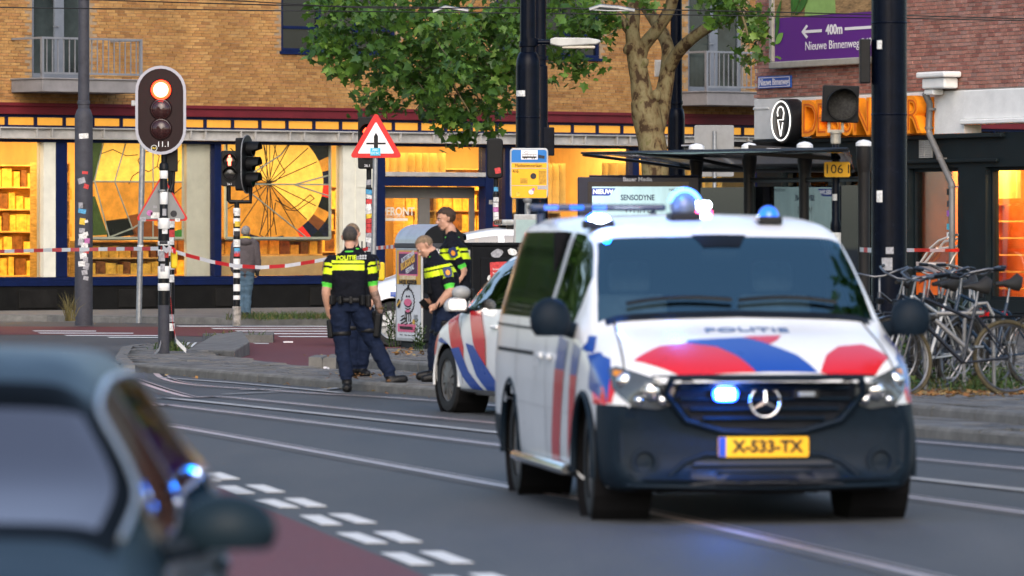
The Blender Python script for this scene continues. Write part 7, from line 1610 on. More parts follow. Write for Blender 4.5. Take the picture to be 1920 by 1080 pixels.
# police car parked beyond the van: nose pointing away along the tracks
liv = [([(.62, .74), (.30, .60), (.20, .50), (.50, .54)], SRED), ([(.10, .42), (.22, .44), (.20, .58), (.06, .52)], SBLU),
       ([(1.18, .92), (.90, .88), (1.06, .62), (1.40, .36), (1.42, .62)], SRED), ([(1.06, .60), (1.38, .345), (1.62, .22), (1.95, .22), (1.55, .40), (1.30, .62)], SBLU), ([(.98, .64), (.72, .70), (.62, .665), (.90, .62)], SBLU), ([(1.86, .96), (1.55, .95), (1.72, .66), (2.06, .40), (2.05, .70)], SRED), ([(1.72, .64), (1.50, .66), (1.80, .36), (2.05, .24), (2.5, .24), (2.1, .44)], SBLU),
       ([(2.8, .98), (2.5, .97), (2.7, .66), (3.1, .36), (3.1, .66)], SRED), ([(2.66, .64), (2.4, .66), (2.75, .36), (3.0, .24), (3.3, .26), (3.0, .5)], SBLU)]
hd = Vector((-.33, .944, 0)); Nn = Vector((XP(850, 53.2), 53.2, 0)) + hd * .86 + Vector((-hd.y, hd.x, 0)) * -1 * 0
lft = Vector((-hd.y, hd.x, 0))          # left of the heading, faces the viewer
pcar, pc = hatch('police_car', Nn - lft * .82, hd, 'white police car with slanting red and blue stripes parked at the kerb, nose away', livery=liv, bar=2.4, wr=.30)
for yy in (.96, -.96): sl_ = MB(); sl_.sphere((1.50, yy, 1.125), (.07, .09, .065), seg=16, rings=10); sl_.build('search_lamp', M('pale_lamp', (.30, .31, .31), .3, var=.1), pcar, 50)
# white police estate behind the containers, nose to the viewer's side where the first officer stands
wcar, wc = hatch('police_estate', (XP(618, 83.2), 83.2, 0), (-1, -.10, 0), 'white police car with a long light bar standing behind the street containers', L=4.6, Wd=1.85, H=1.74, hood=.06, livery=[([(.95, .80), (.82, .80), (.82, .66), (.95, .66)], SBLU), ([(1.5, .55), (4.2, .55), (4.2, .62), (1.5, .62)], SRED)], bar=2.6, wr=.33, rimm=RIMS, style='spoke')
# dark car close to the viewer
DK = M('dark_car_paint', (.011, .021, .029), .36, .0, var=.05, spec=.08)
dcar, dc = hatch('dark_car', (-1.65, 12.05, 0), (.0, -1, 0), 'dark blue grey car close by, its wing mirror over the cycle lane', L=4.5, Wd=1.72, H=1.43, mo=.11, ms=1.05, flare=.86, paint=DK, cat='car', gl=glass('dark_side_glass', (.30, .34, .33), .0, ior=1.1, cap=.22), frontgl=glass('dark_windscreen', (.10, .11, .13), .38, gc=(1, .78, .70)))
for sg in (1, -1):
    j = [k for k, v in enumerate(dc.vi) if abs(v - 6.9) < .11][0]; pts = [Vector(dc.g[i, j]) for i in range(len(dc.xi)) if 1.12 < dc.xi[i] < 3.9]
    q = MB(); q.tube([Vector((p.x, p.y * sg, p.z)) + Vector((0, .004 * sg, .004)) for p in pts], .009, 6); q.build('window_trim', M('satin_trim', (.35, .40, .44), .35, .6, var=.05), dcar, 60)
# ------------------------------------------------------------------ people
SKIN = M('skin', (.46, .25, .17), .5, var=.12, vs=14, bump=.05, spec=.4); TATT = M('tattooed_skin', (.22, .14, .11), .5, var=.5, vs=28)
UNI = M('uniform_shirt', (.005, .006, .010), .85, spec=.15, var=.25, vs=18, bump=.25, bs=30); TRO = M('uniform_trousers', (.007, .0125, .032), .85, spec=.15, var=.25, vs=10, bump=.45, bs=16); BOOT = M('boot_leather', (.005, .005, .0055), .5, spec=.25, var=.2, bump=.1)
HIV = M('high_vis_yellow', (.58, .73, .01), .5, var=.05, vs=20, emit=None); GRN = M('green_piping', (.10, .62, .06), .5, var=.05)
VEST = M('body_armour', (.0045, .005, .007), .85, spec=.15, var=.25, vs=25, bump=.3, bs=60)
def hairm(n, c): return M(n, c, .6, var=.35, vs=40, bump=.5, bs=150)
HB, HBL, HGR = hairm('brown_hair', (.045, .026, .016)), hairm('sandy_hair', (.20, .135, .08)), hairm('grey_hair', (.25, .24, .23)); HDK = hairm('dark_cropped_hair', (.050, .042, .036))
CLOTH = [0, 2, 7]
class Body:
    def __init__(s, voxel=.0075): s.q = MB(); s.samples = []; s.voxel = voxel
    def limb(s, pts, rads, label, seg=14):
        pts = [Vector(p) for p in pts]
        # rounded ends
        a, b = pts[0] - (pts[1] - pts[0]).normalized() * _r(rads[0]) * .7, pts[-1] + (pts[-1] - pts[-2]).normalized() * _r(rads[-1]) * .7
        def sc(r, f): return (r[0] * f, r[1] * f) if hasattr(r, '__len__') else r * f
        s.q.tube([a] + pts + [b], [sc(rads[0], .55)] + list(rads) + [sc(rads[-1], .55)], seg)
        for k in range(len(pts) - 1):
            for t in np.linspace(0, 1, 9): s.samples.append((tuple(pts[k].lerp(pts[k + 1], t)), _r(rads[k]) * (1 - t) + _r(rads[k + 1]) * t, label if isinstance(label, int) else label[k]))
    def blob(s, c, r, label, rot=None): s.q.sphere(c, r, seg=18, rings=12, rot=rot); s.samples.append((tuple(c), min(r) if hasattr(r, '__len__') else r, label))
    def torso(s, rings, label):
        """rings: centre, right vector, forward vector, half width, half depth"""
        vs = []; n = 22
        for c, rt, fw, hw, hd in rings:
            c, rt, fw = Vector(c), Vector(rt).normalized(), Vector(fw).normalized()
            for k in range(n):
                a = 2 * math.pi * k / n; ca, sa = math.cos(a), math.sin(a); e = .78
                vs.append(c + rt * hw * math.copysign(abs(ca) ** e, ca) + fw * hd * math.copysign(abs(sa) ** e, sa))
        m = len(rings); fs_ = [(i * n + k, i * n + (k + 1) % n, (i + 1) * n + (k + 1) % n, (i + 1) * n + k) for i in range(m - 1) for k in range(n)] + [tuple(reversed(range(n))), tuple((m - 1) * n + k for k in range(n))]
        s.q.add(vs, fs_)
        for (c, rt, fw, hw, hd), (c2, *_r2) in zip(rings[:-1], rings[1:]):
            for t in (0, .33, .66):
                for u in (-.5, 0, .5): p = Vector(c).lerp(Vector(c2), t) + Vector(rt).normalized() * hw * u; s.samples.append((tuple(p), hd * .80, label))
    def finish(s, mats, parent, classify=None):
        o = s.q.build('body', mats, parent); r = o.modifiers.new('r', 'REMESH'); r.mode = 'VOXEL'; r.voxel_size = s.voxel; r.use_smooth_shade = True
        sm = o.modifiers.new('s', 'SMOOTH'); sm.factor = .5; sm.iterations = 4
        bpy.context.view_layer.update(); dg = bpy.context.evaluated_depsgraph_get(); me = bpy.data.meshes.new_from_object(o.evaluated_get(dg)); o.modifiers.clear(); o.data = me
        n = len(me.polygons); c = np.zeros(n * 3); me.polygons.foreach_get('center', c); c = c.reshape(-1, 3)
        P_ = np.array([x[0] for x in s.samples]); Rr = np.array([x[1] for x in s.samples]); Lb = np.array([x[2] for x in s.samples])
        best = np.full(n, 1e9); lab = np.zeros(n, int)
        for p, r_, l in zip(P_, Rr, Lb):
            d = np.sqrt(((c - p) ** 2).sum(1)) - r_; m = d < best; best[m] = d[m]; lab[m] = l
        if classify: lab = classify(c, lab)
        vv = np.zeros(len(me.vertices) * 3); me.vertices.foreach_get('co', vv); vv = vv.reshape(-1, 3); nn = np.zeros(len(me.vertices) * 3); me.vertices.foreach_get('normal', nn); nn = nn.reshape(-1, 3)
        cloth = np.zeros(len(me.vertices)); lp = np.zeros(len(me.loops), np.int32); me.loops.foreach_get('vertex_index', lp); cnt = np.zeros(n, np.int32); me.polygons.foreach_get('loop_total', cnt); lv = np.repeat(lab, cnt)
        amp = np.where(np.isin(lv, CLOTH), np.where(lv == 2, 1.0, .55), 0.); cloth[lp] = amp
        for i in np.nonzero(cloth)[0]:
            p = Vector(vv[i]); d = noise.noise(Vector((p.x * 9, p.y * 9, p.z * 17))) * .010 + noise.noise(Vector((p.x * 22 + 5, p.y * 22, p.z * 34))) * .004; vv[i] += nn[i] * d * cloth[i]
        me.vertices.foreach_set('co', vv.ravel()); me.materials.clear()
        for m in mats: me.materials.append(m)
        me.polygons.foreach_set('material_index', lab.astype(np.int32)); me.polygons.foreach_set('use_smooth', [True] * n); me.update()
        s.bvh = BVHTree.FromObject(o, dg) if False else BVHTree.FromPolygons([tuple(v.co) for v in me.vertices], [tuple(p.vertices) for p in me.polygons])
        s.o = o; return o
def _r(r): return (r[0] + r[1]) / 2 if hasattr(r, '__len__') else r
def hand(b, wrist, d, pn, lab, curl=.5, s=1.):
    """palm with four unequal bent fingers and a thumb; d: towards the fingers, pn: palm normal"""
    d = Vector(d).normalized(); pn = Vector(pn); pn = (pn - d * pn.dot(d)).normalized(); sd_ = d.cross(pn); w = Vector(wrist)
    b.limb([w - d * .01, w + d * .045 * s, w + d * .085 * s], [(.026 * s, .020 * s), (.036 * s, .019 * s), (.038 * s, .017 * s)], lab, 12)
    for k, (o, l) in enumerate(((-.029, .066), (-.010, .076), (.010, .072), (.028, .056))):
        p = w + d * .085 * s + sd_ * o * s * 1.15; l *= s; a1, a2 = curl * .8, curl * 1.7
        q1 = p + (d * math.cos(a1) + pn * math.sin(a1)) * l * .5; q2 = q1 + (d * math.cos(a2) + pn * math.sin(a2)) * l * .5; b.limb([p, q1, q2], [.0105 * s, .0095 * s, .0082 * s], lab, 8)
    t0 = w + d * .03 * s - sd_ * .030 * s; t1 = t0 + (d * .6 - sd_ * .6 + pn * .35).normalized() * .04 * s; t2 = t1 + (d * .85 - sd_ * .1 + pn * .5).normalized() * .032 * s; b.limb([t0, t1, t2], [.013 * s, .0115 * s, .009 * s], lab, 8)
def head(b, c, fw, up, lab, s=1.):
    """skull, face, jaw, nose, brow, lips and ears; c: centre of the head, fw: where the face looks"""
    fw = Vector(fw).normalized(); up = Vector(up); up = (up - fw * up.dot(fw)).normalized(); rt = fw.cross(up); c = Vector(c); M3 = Matrix((rt, fw, up)).transposed()
    def L(x, y, z): return c + (rt * x + fw * y + up * z) * s
    b.blob(L(0, -.012, .030), (.076 * s, .096 * s, .088 * s), lab, M3); b.blob(L(0, .022, -.035), (.062 * s, .068 * s, .078 * s), lab, M3)
    b.limb([L(-.045, .0, -.065), L(-.02, .06, -.095), L(.02, .06, -.095), L(.045, 0, -.065)], [.022 * s, .021 * s, .021 * s, .022 * s], lab, 10)
    b.limb([L(0, .083, .018), L(0, .105, -.022), L(0, .104, -.030)], [.009 * s, .014 * s, .013 * s], lab, 8); b.limb([L(-.014, .092, -.031), L(.014, .092, -.031)], [.009 * s, .009 * s], lab, 8)
    b.limb([L(-.04, .074, .026), L(0, .084, .026), L(.04, .074, .026)], [.011 * s, .012 * s, .011 * s], lab, 8); b.limb([L(-.020, .082, -.060), L(.020, .082, -.060)], [.009 * s, .009 * s], lab, 8)
    for sx in (-1, 1): b.limb([L(sx * .074, -.012, .022), L(sx * .084, -.022, .018), L(sx * .080, -.016, -.008), L(sx * .074, -.006, -.022)], [.010 * s, .013 * s, .012 * s, .009 * s], lab, 8); b.blob(L(sx * .043, .05, -.018), (.022 * s, .02 * s, .02 * s), lab)
    return L, M3
def hair(parent, L, M3, m, s, tops, name='hair', thick=.010, front=.06, low=-.05, quiff=0.):
    """close cap over the skull; front: how far the hair line comes forward, low: nape"""
    q = MB(); nU, nT = 28, 12; vs = []
    for i in range(nT + 1):
        th = math.pi * .74 * i / nT
        for k in range(nU):
            a = 2 * math.pi * k / nU; fy = math.sin(a); tmax = 1.0
            lim = (.34 + (.0)) if fy > .55 else (.40 if fy > .15 else (.56 if abs(fy) <= .15 else .74)); t2 = min(th, math.pi * (lim if tops is None else lim * tops))
            bulge = thick * (1 - .45 * i / nT) + (quiff * max(0, fy) * max(0, math.cos(t2)) if quiff else 0) + .003 * noise.noise(Vector((a * 3, th * 6, 2)))
            x = (.076 + bulge) * math.sin(t2) * math.cos(a); y = -.012 + (.096 + bulge) * math.sin(t2) * fy; z = .030 + (.088 + bulge + quiff * .6 * max(0, fy)) * math.cos(t2); vs.append(L(x, y, z))
    q.add(vs, [(i * nU + k, (i + 1) * nU + k, (i + 1) * nU + (k + 1) % nU, i * nU + (k + 1) % nU) for i in range(nT) for k in range(nU)]); return q.build(name, m, parent, 80)
def face(parent, L, beard=None):
    q = MB()
    for sx in (-1, 1): q.sphere(L(sx * .031, .0775, .006), (.0095, .0095, .0065), seg=10, rings=6)
    e = q.build('eyes', M('eye_white', (.55, .53, .50), .2, var=0), parent, 60)
    q = MB()
    for sx in (-1, 1): q.sphere(L(sx * .031, .0840, .006), .0048, seg=8, rings=5); q.tube([L(sx * .017, .091, .024), L(sx * .035, .088, .029), L(sx * .050, .076, .024)], [.003, .0038, .0025], 6); q.tube([L(sx * .020, .087, .013), L(sx * .032, .0895, .0155), L(sx * .045, .082, .012)], [.002, .0025, .002], 5)
    q.build('brows', HB, parent, 60)
    q = MB(); q.tube([L(-.022, .089, -.059), L(0, .0935, -.057), L(.022, .089, -.059)], [.003, .0045, .003], 6); q.tube([L(-.018, .088, -.066), L(0, .0925, -.067), L(.018, .088, -.066)], [.003, .005, .003], 6); q.build('lips', M('lips', (.36, .13, .11), .45, var=0), parent, 60)
def boxy(name, m, parent, c, d, rot=(0, 0, 0), bevel=.012): q = MB(); q.box(c, d, 0, rot); return q.build(name, m, parent, bevel=bevel)
def shoe(b, heel, toe, lab, h=.09):
    """boot: sole and shaft grow out of the leg; heel and toe lie on the ground"""
    heel, toe = Vector(heel), Vector(toe); d = (toe - heel); b.limb([heel + Vector((0, 0, .045)), heel.lerp(toe, .45) + Vector((0, 0, .05)), toe - d.normalized() * .05 + Vector((0, 0, .036))], [(.048, .050), (.050, .048), (.044, .036)], lab, 14)
def officer(name, loc, J, label, hairmat, build=1., dpt=1., bandw=.165, back=None, kit=True, tops=None, hthick=.008, quiff=0., bands=True, armL=True, tattoo=False, skin=SKIN, faceon=True):
    t = thing(name, loc, label, 'person', 'police officers standing at the kerb'); b = Body(); s = build
    V3 = lambda k: Vector(J[k])
    fw = Vector(J['fw']).normalized(); up = Vector((0, 0, 1)); rt = fw.cross(up).normalized()
    pel, chest, neck = V3('pelvis'), V3('chest'), V3('neck'); shl, shr = V3('shL'), V3('shR')
    ax = (shr - shl).normalized(); tf = up.cross(ax).normalized()
    if tf.dot(fw) < 0: tf = -tf
    w = .165 * s; spine = chest - pel
    b.torso([(pel - up * .10, rt, fw, .150 * s, .100 * s), (pel, rt, fw, .172 * s, .118 * s), (pel.lerp(chest, .30), rt, fw, .172 * s, .126 * s * dpt), (pel.lerp(chest, .65), ax, tf, .182 * s, .136 * s * dpt), (chest, ax, tf, .196 * s, .140 * s * dpt), (chest.lerp(neck, .55), ax, tf, .178 * s, .116 * s * dpt), (chest.lerp(neck, .85), ax, tf, .105 * s, .075 * s), (neck, ax, tf, .066, .066)], 0)
    hc = V3('head'); hf = Vector(J['hf'])
    b.limb([neck - up * .03, neck.lerp(hc, .5) - hf.normalized() * .012], [.064, .058], 1)
    L, M3 = head(b, hc, hf, J.get('hu', (0, 0, 1)), 1)
    for sd_ in 'LR':
        sh_, el, wr = V3('sh' + sd_), V3('el' + sd_), V3('wr' + sd_)
        b.limb([chest.lerp(sh_, .5), sh_], [.085 * s, .072 * s], 0)
        m = sh_.lerp(el, .72); b.limb([sh_, m], [.070 * s, .062 * s], 8); b.limb([m, el], [.050 * s, .046 * s], 1)
        f1 = el.lerp(wr, .3); b.limb([el, f1, wr], [.046 * s, .047 * s, .030 * s], 5 if tattoo and sd_ == 'R' else 1)
        hd_ = (V3('hd' + sd_) - wr); hand(b, wr, hd_, Vector(J.get('pn' + sd_, (0, 0, 0))) or -ax, 1, J.get('curl', .7))
        hp, kn, an = V3('hp' + sd_), V3('kn' + sd_), V3('an' + sd_)
        b.limb([hp + up * .04, hp.lerp(kn, .3), kn, kn.lerp(an, .35), an.lerp(kn, .12)], [.104 * s, .104 * s, .080 * s, .080 * s, .070], 2)
        b.limb([an + (kn - an).normalized() * .13, an + Vector((0, 0, -.04))], [.060, .056], 3); shoe(b, J['heel' + sd_], J['toe' + sd_], 3)
    sp = (neck - pel); sl2 = sp.length; sd1 = sp / sl2
    armpts = {k: (V3('sh' + k), V3('el' + k)) for k in 'LR'}
    def classify(c, lab):
        lab = lab.copy(); rel = c - np.array(pel); h = rel @ np.array(sd1) / sl2; ish = lab == 0
        yaw_ = rel @ np.array(ax)
        if bands:
            for a, e in ((.60, .705), (.735, .785)): lab[ish & (h > a) & (h < e) & (np.abs(yaw_) < bandw * s)] = 4
            for k in 'LR':
                a0, e0 = armpts[k]; d = np.array(e0 - a0); l2 = float(d @ d); tt = ((c - np.array(a0)) @ d) / l2; near = np.linalg.norm(c - np.array(a0) - np.outer(np.clip(tt, 0, 1), d), axis=1) < .092 * s
                slv = (lab == 8) & near; lab[slv & (tt > .24) & (tt < .44)] = 4; lab[slv & (tt > .08) & (tt < .17)] = 4; lab[slv & (tt > .70)] = 6
        lab[lab == 8] = 0; cr = h < .02; lab[ish & cr] = 2; lab[ish & (h >= .02) & (h < .09)] = 7
        return lab
    b.finish([UNI, skin, TRO, BOOT, HIV, TATT, GRN, VEST], t, classify)
    hair(t, L, M3, hairmat, 1, tops, thick=hthick, quiff=quiff)
    if faceon: face(t, L)
    # duty belt and its kit, radio, badge
    bc = pel + sd1 * (.035 * sl2); q = MB(); ring = []
    for k in range(25):
        a = 2 * math.pi * k / 24; ring.append(bc + rt * (.184 * s * math.cos(a)) + fw * (.132 * s * math.sin(a)))
    q.tube(ring, [(.026, .010)] * 25, 8, caps=False); q.build('duty_belt', BOOT, t, 60)
    ang = math.atan2(rt.y, rt.x)
    if kit:
        for a, z, d in ((-5, -.01, (.05, .07, .13)), (-40, .0, (.06, .05, .11)), (185, -.01, (.06, .07, .14)), (222, 0, (.06, .05, .10)), (-75, 0, (.05, .04, .08)), (255, 0, (.07, .04, .09))):
            p = bc + rt * (.205 * s * math.cos(R(a))) + fw * (.152 * s * math.sin(R(a))) + up * z; boxy('pouch', BOOT, t, p, d, (0, 0, ang + R(a)))
        k1, h1 = V3('hpR'), V3('knR'); side_ = rt if True else -rt
        boxy('holster', PLASTIC, t, h1.lerp(k1, .52) + rt * .115 * s + up * .03, (.075, .11, .26), (0, R(6), ang), .02); boxy('pistol_grip', PLASTIC, t, h1.lerp(k1, .82) + rt * .125 * s + up * .03, (.035, .05, .12), (.3, 0, ang))
        q = MB(); th = h1.lerp(k1, .45); q.tube([th + rt * (.098 * s * math.cos(a)) + fw * (.098 * s * math.sin(a)) for a in [2 * math.pi * k / 16 for k in range(17)]], [(.022, .008)] * 17, 6, caps=False)
        k2, h2 = V3('hpL'), V3('knL'); th = h2.lerp(k2, .38); q.tube([th + rt * (.094 * s * math.cos(a)) + fw * (.094 * s * math.sin(a)) for a in [2 * math.pi * k / 16 for k in range(17)]], [(.022, .008)] * 17, 6, caps=False); q.build('thigh_strap', BOOT, t, 60)
        boxy('thigh_pouch', PLASTIC, t, h2.lerp(k2, .52) - rt * .11 * s, (.06, .12, .2), (0, R(-4), ang), .02)
        rp = chest + ax * .12 * s + tf * .13 * s + up * .08; boxy('radio', PLASTIC, t, rp, (.06, .04, .13), (0, 0, ang)); q = MB(); q.cyl(rp + up * .05, rp + up * .24, .007, seg=8); q.build('antenna', PLASTIC, t)
        for pz, off in ((.03, 1), (.03, -1)): boxy('chest_pouch', VEST, t, chest + ax * .075 * off * s + tf * .135 * s - up * .12, (.11, .05, .15), (0, 0, ang))
    # collar piping and shoulder marks
    q = MB(); q.tube([neck - up * .02 + ax * (.074 * math.cos(a)) + tf * (.074 * math.sin(a)) for a in [2 * math.pi * k / 20 for k in range(21)]], .008, 6, caps=False); q.build('collar_piping', GRN, t, 60)
    for k in 'LR':
        a0, e0 = armpts[k]; o_ = (a0 - chest); o_.z = 0; o_.normalize(); d = (e0 - a0).normalized(); p = a0 + d * .055 + (o_ - d * o_.dot(d)).normalized() * .077 * s
        nrm = (o_ - d * o_.dot(d)).normalized(); uu = d.cross(nrm)
        q = MB(); q.prism([(-.042, -.05), (0, -.065), (.042, -.05), (.048, .03), (.03, .05), (-.03, .05), (-.048, .03)], .006, p, uu, -d); pt = q.build('sleeve_badge', M('badge_navy', (.015, .03, .10), .5), t)
        q = MB(); q.prism([(-.02, -.03), (.0, -.04), (.022, -.03), (.024, 0), (0, .022), (-.024, 0)], .003, p + nrm * .005, uu, -d); q.build('badge_emblem', M('badge_orange', (.65, .25, .03), .5), pt)
    if back:
        nb = -tf; p = chest + up * .150 + nb * .125 * s
        M3b = Matrix((ax * (1 if nb.dot(tf) < 0 else -1), up, nb)).transposed()
        hh, n, _i, _d = b.bvh.ray_cast(p + nb * .5, -nb)
        p = (hh if hh else p) + nb * .008
        if M3b.determinant() < 0: M3b = Matrix((-ax, up, nb)).transposed()
        o = text('back_lettering', 'POLITIE', .062, HIV, t, p - M3b @ Vector((.035, 0, 0)), ext=.003, bold=.002); o.rotation_euler = M3b.to_euler()
        q = MB(); xv = M3b @ Vector((1, 0, 0))
        for i in range(3):
            for z in (0, .026): q.box(p + xv * (.115 + i * .026) + up * (z - .01) - nb * .012, (.018, .018, .018), 0)
        for i in range(2):
            for z in (0, .022): q.box(p + xv * (.078 + i * .018) + up * (z - .014) - nb * .004, (.011, .011, .011), 0)
        q.build('rank_marks', M('reflective_grey', (.5, .52, .55), .4, var=0), t)
    return t, b, L
def loc_of(px, py, z): p = G(px, py, z); return p
sc = lambda Y: FPX / Y
# officer seen from behind, weight on one leg, the other boot stepping aside
base = G(655, 735, 0); k = sc(base.y)
def A(px, py, dy=0.): return ((px - 655) / k, dy, (735 - py) / k)
JA = dict(fw=(.22, 1, 0), pelvis=A(655, 566, 0), chest=A(656, 510, .01), neck=A(656, 468, .02), head=A(656, 446, .045), hf=(.10, 1, -.08), shL=A(621, 489), shR=A(692, 487),
          elL=A(611, 548, -.02), wrL=A(618, 592, .06), hdL=A(625, 608, .10), elR=A(701, 545, .0), wrR=A(713, 584, .03), hdR=A(712, 604, .06), pnL=(1, .2, 0), pnR=(-1, .3, 0),
          hpL=A(638, 588, 0), knL=A(641, 648, .04), anL=A(651, 712, .0), heelL=A(650, 735.5, -.06), toeL=A(654, 735.5, .16),
          hpR=A(674, 588, 0), knR=A(702, 645, .08), anR=A(734, 706, .02), heelR=A(729, 726, .0), toeR=A(768, 715, .03))
offA, bA, _ = officer('police_officer', base, JA, 'officer seen from behind with a tattooed forearm and dark cropped hair, one boot stepping aside', HDK, 1.03, back=True, tattoo=True, hthick=.006, faceon=False)
# officer facing him, almost hidden behind
baseD = G(676, 706, zp); kD = sc(baseD.y)
def D(px, py, dy=0.): return ((px - 676) / kD, dy, (706 - py) / kD)
JD = dict(fw=(-.35, -1, 0), pelvis=D(672, 560), chest=D(668, 502), neck=D(664, 463), head=D(660, 440, -.03), hf=(-.25, -1, -.1), shR=D(638, 484), shL=D(700, 486), elR=D(632, 532), wrR=D(640, 572, -.05), hdR=D(646, 584, -.08), elL=D(702, 535), wrL=D(696, 572, -.08), hdL=D(690, 584, -.1), pnL=(-1, 0, 0), pnR=(1, 0, 0),
          hpR=D(658, 585), knR=D(660, 640), anR=D(664, 690), heelR=D(662, 707, .06), toeR=D(652, 710, -.2), hpL=D(686, 585), knL=D(684, 640), anL=D(678, 690), heelL=D(671, 706, .05), toeL=D(696, 708, -.12))
offD, bD, _ = officer('police_officer', baseD, JD, 'officer almost wholly hidden behind the officer with the tattooed forearm', HBL, .92)
# officer bending his head, phone in hand, in profile
baseB = G(815, 716, zp); kB = sc(baseB.y)
def B_(px, py, dy=0.): return ((px - 815) / kB, dy, (716 - py) / kB)
JB = dict(fw=(-1, -.25, 0), pelvis=B_(836, 574), chest=B_(828, 516), neck=B_(815, 478), head=B_(797, 463, -.01), hf=(-.78, -.16, -.72), hu=(-.6, 0, .8), shL=B_(835, 503, -.17), shR=B_(826, 500, .17),
          elL=B_(845, 546, -.22), wrL=B_(821, 572, -.20), hdL=B_(809, 577, -.17), elR=B_(828, 546, .20), wrR=B_(806, 566, .06), hdR=B_(795, 566, .0), pnL=(.2, .6, -.6), pnR=(0, -.4, -.8), curl=1.0,
          hpL=B_(838, 592, -.09), knL=B_(827, 646, -.11), anL=B_(822, 697, -.10), heelL=B_(829, 716, -.10), toeL=B_(786, 717, -.13), hpR=B_(832, 592, .09), knR=B_(818, 646, .10), anR=B_(812, 694, .10), heelR=B_(818, 712, .10), toeR=B_(776, 713, .05))
offB, bB, LB = officer('police_officer', baseB, JB, 'officer with cropped fair hair bowing his head over the phone in his hands', HBL, 1.06, dpt=1.22, bandw=1, tops=.93, hthick=.005)
ph = boxy('phone', BLACK, None, Vector(baseB) + Vector(B_(797, 571, -.10)), (.07, .010, .13), (.4, -.7, 0), .004); tag(ph, 'black phone held in the hands of the officer bowing his head', 'phone')
q = MB(); wv = Vector(B_(824, 570, -.203)); q.tube([wv + Vector((.036 * math.cos(a) * .4, .036 * math.sin(a), .036 * math.cos(a))) for a in [2 * math.pi * i / 14 for i in range(15)]], [(.012, .006)] * 15, 6, caps=False); q.build('watch', BLACK, offB, 60)
wv = Vector(A(712, 578, .03)); q = MB(); q.tube([wv + Vector((.036 * math.cos(a), .036 * math.sin(a), 0)) for a in [2 * math.pi * i / 14 for i in range(15)]], [(.012, .006)] * 15, 6, caps=False); q.build('watch', M('watch_strap', (.10, .06, .02), .5), offA, 60)
# tall officer behind, looking down
baseC = G(846, 712, zp); kC = sc(baseC.y)
def C_(px, py, dy=0.): return ((px - 846) / kC, dy, (712 - py) / kC)
JC = dict(fw=(-.85, -.5, 0), pelvis=C_(852, 556), chest=C_(852, 492), neck=C_(846, 442), head=C_(834, 411, 0), hf=(-.97, -.22, -.16), hu=(-.1, 0, 1), shL=C_(846, 462, -.19), shR=C_(852, 466, .17),
          elL=C_(866, 512, -.16), wrL=C_(848, 548, -.18), hdL=C_(836, 552, -.18), elR=C_(858, 515, .2), wrR=C_(836, 545, .05), hdR=C_(826, 550, .0), pnL=(0, .6, -.4), pnR=(0, -.4, -.6),
          hpL=C_(856, 578, -.09), knL=C_(850, 640, -.1), anL=C_(850, 692, -.08), heelL=C_(856, 712, -.07), toeL=C_(816, 714, -.13), hpR=C_(848, 578, .09), knR=C_(846, 640, .1), anR=C_(848, 692, .1), heelR=C_(854, 710, .1), toeR=C_(812, 711, .02))
baseC2 = baseC + Vector((0, .9, 0)); 
offC, bC, _ = officer('police_officer', baseC2, JC, 'tall officer with swept back brown hair looking down behind the bowed officer', HB, 1.06, dpt=1.2, bandw=1, hthick=.016, quiff=.004)
# man at the shop window, seen from behind
baseM = G(459, 595, .12); kM = sc(baseM.y)
def Mm(px, py, dy=0.): return ((px - 459) / kM, dy, (595 - py) / kM)
man = thing('person', baseM, 'grey haired man in a grey jacket and jeans looking into the shop', 'person'); b = Body(.009)
JACK = M('grey_jacket', (.095, .080, .085), .8, var=.2, vs=9, bump=.4, bs=14); JEAN = M('blue_jeans', (.07, .12, .17), .85, var=.25, vs=9, bump=.3, bs=20); SHOE_ = M('black_shoe', (.012, .012, .013), .6); YCOL = M('yellow_collar', (.72, .58, .04), .7, var=.1)
up = Vector((0, 0, 1)); fwm = (.25, 1, 0)
b.torso([(Mm(459, 515), (1, 0, 0), fwm, .165, .12), (Mm(460, 500), (1, 0, 0), fwm, .20, .15), (Mm(460, 480), (1, 0, 0), fwm, .205, .15), (Mm(460, 462), (1, 0, 0), fwm, .205, .14), (Mm(460, 451), (1, 0, 0), fwm, .15, .10), (Mm(460, 446), (1, 0, 0), fwm, .07, .07)], 0)
b.limb([Mm(460, 449), Mm(460, 442, .02)], [.06, .056], 1); Lm, M3m = head(b, Mm(461, 436.5, .03), (.35, 1, -.1), (0, 0, 1), 1, .98)
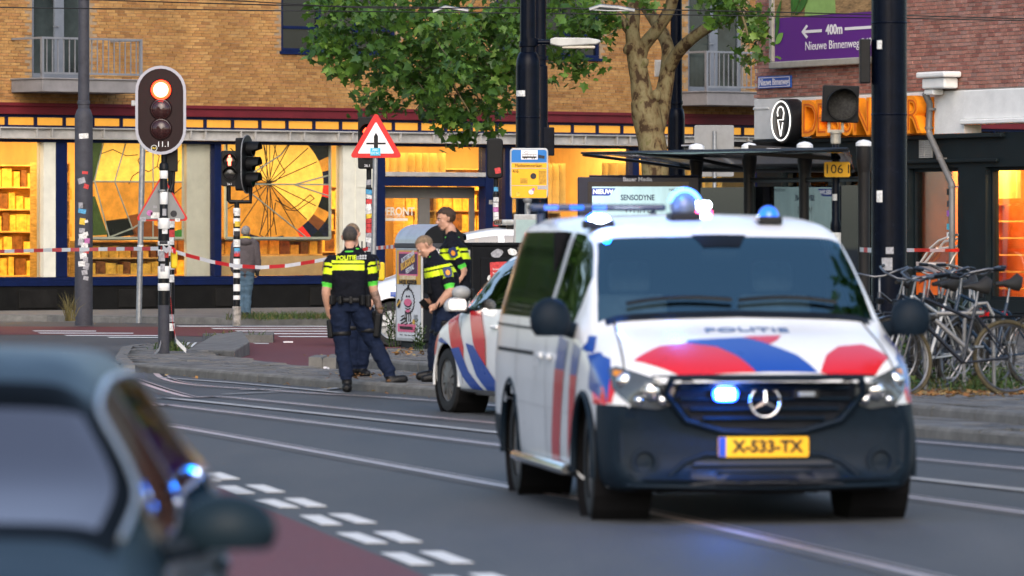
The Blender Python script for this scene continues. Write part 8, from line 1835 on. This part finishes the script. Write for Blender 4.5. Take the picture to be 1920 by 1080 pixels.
for sg, hx_ in ((-1, 450), (1, 470)):
    b.limb([Mm(460 + sg * 10, 455), Mm(460 + sg * 18, 458)], [.09, .085], 0); b.limb([Mm(460 + sg * 18, 458), Mm(460 + sg * 21, 478), Mm(460 + sg * 23, 494, .02), Mm(460 + sg * 22, 507, .08)], [.082, .075, .068, .055], 0); hand(b, Mm(460 + sg * 22, 508, .08), (0, .3, -1), (-sg, 0, 0), 1, .8)
    kx = 459 + sg * 5; b.limb([Mm(460 + sg * 7, 514), Mm(kx, 552, .03), Mm(kx - .5, 588)], [.105, .078, .062], 2); shoe(b, Mm(kx - 1, 595.3, -.05), Mm(kx + 3, 595.3, .20), 3)
b.finish([JACK, SKIN, JEAN, SHOE_], man); hair(man, Lm, M3m, HGR, 1, None, thick=.012)
q = MB(); q.tube([Vector(Mm(460, 446.5)) + Vector((.08 * math.cos(a), .075 * math.sin(a), -.012 * math.sin(a))) for a in [2 * math.pi * i / 18 for i in range(19)]], [(.024, .018)] * 19, 8, caps=False); q.build('collar', YCOL, man, 60)
q = MB(); q.sphere(Mm(460, 453, -.12), (.12, .055, .07)); q.build('hood', JACK, man, 60)
q = MB(); q.box(Mm(482, 512, .05), (.07, .05, .1)); q.build('glove', BOOT, man, bevel=.02)
# ------------------------------------------------------------------ the street goes on to the viewer's left: trees beside the far kerb
lm = MB()
for i in range(1500):
    a, z = rnd.uniform(0, 6.283), rnd.uniform(-1, 1); r = rnd.random() ** .45; p = Vector((2.6 * r * math.cos(a) * math.sqrt(1 - z * z), 2.6 * r * math.sin(a) * math.sqrt(1 - z * z), 4.6 + 2.4 * r * z)); p += Vector((noise.noise(p), noise.noise(p + Vector((9, 0, 0))), 0)) * .5
    add_leaf(lm, p, rnd.uniform(.28, .42), rnd.choice([0, 2, 2, 4]))
cme = lm.mesh('crown', LEAFM); q = MB(); q.tube([(0, 0, -.1), (.05, 0, 1.5), (0, .05, 3.2), (.1, 0, 5.2)], [.22, .18, .15, .06], 12); tme = q.mesh('trunk', BARK, 60)
for i, (x, y, lab) in enumerate([(-8.9, 64, 'street tree beside the tram tracks before the striped signal pole'), (-10.9, 77, 'street tree across from the grey sticker mast'), (-9.8, 54, 'street tree on the near pavement opposite the police officers'), (7.6, 36.5, 'street tree overhanging the kerb beside the police van')]):
    t = thing('street_tree', (x, y, 0), lab, 'tree', 'street trees beside the tracks', rz=i * 1.3)
    if x > 0: t.scale = (1.6,) * 3
    for n, m in (('crown', cme), ('trunk', tme)): o = bpy.data.objects.new(n, m); COL.objects.link(o); o.parent = t
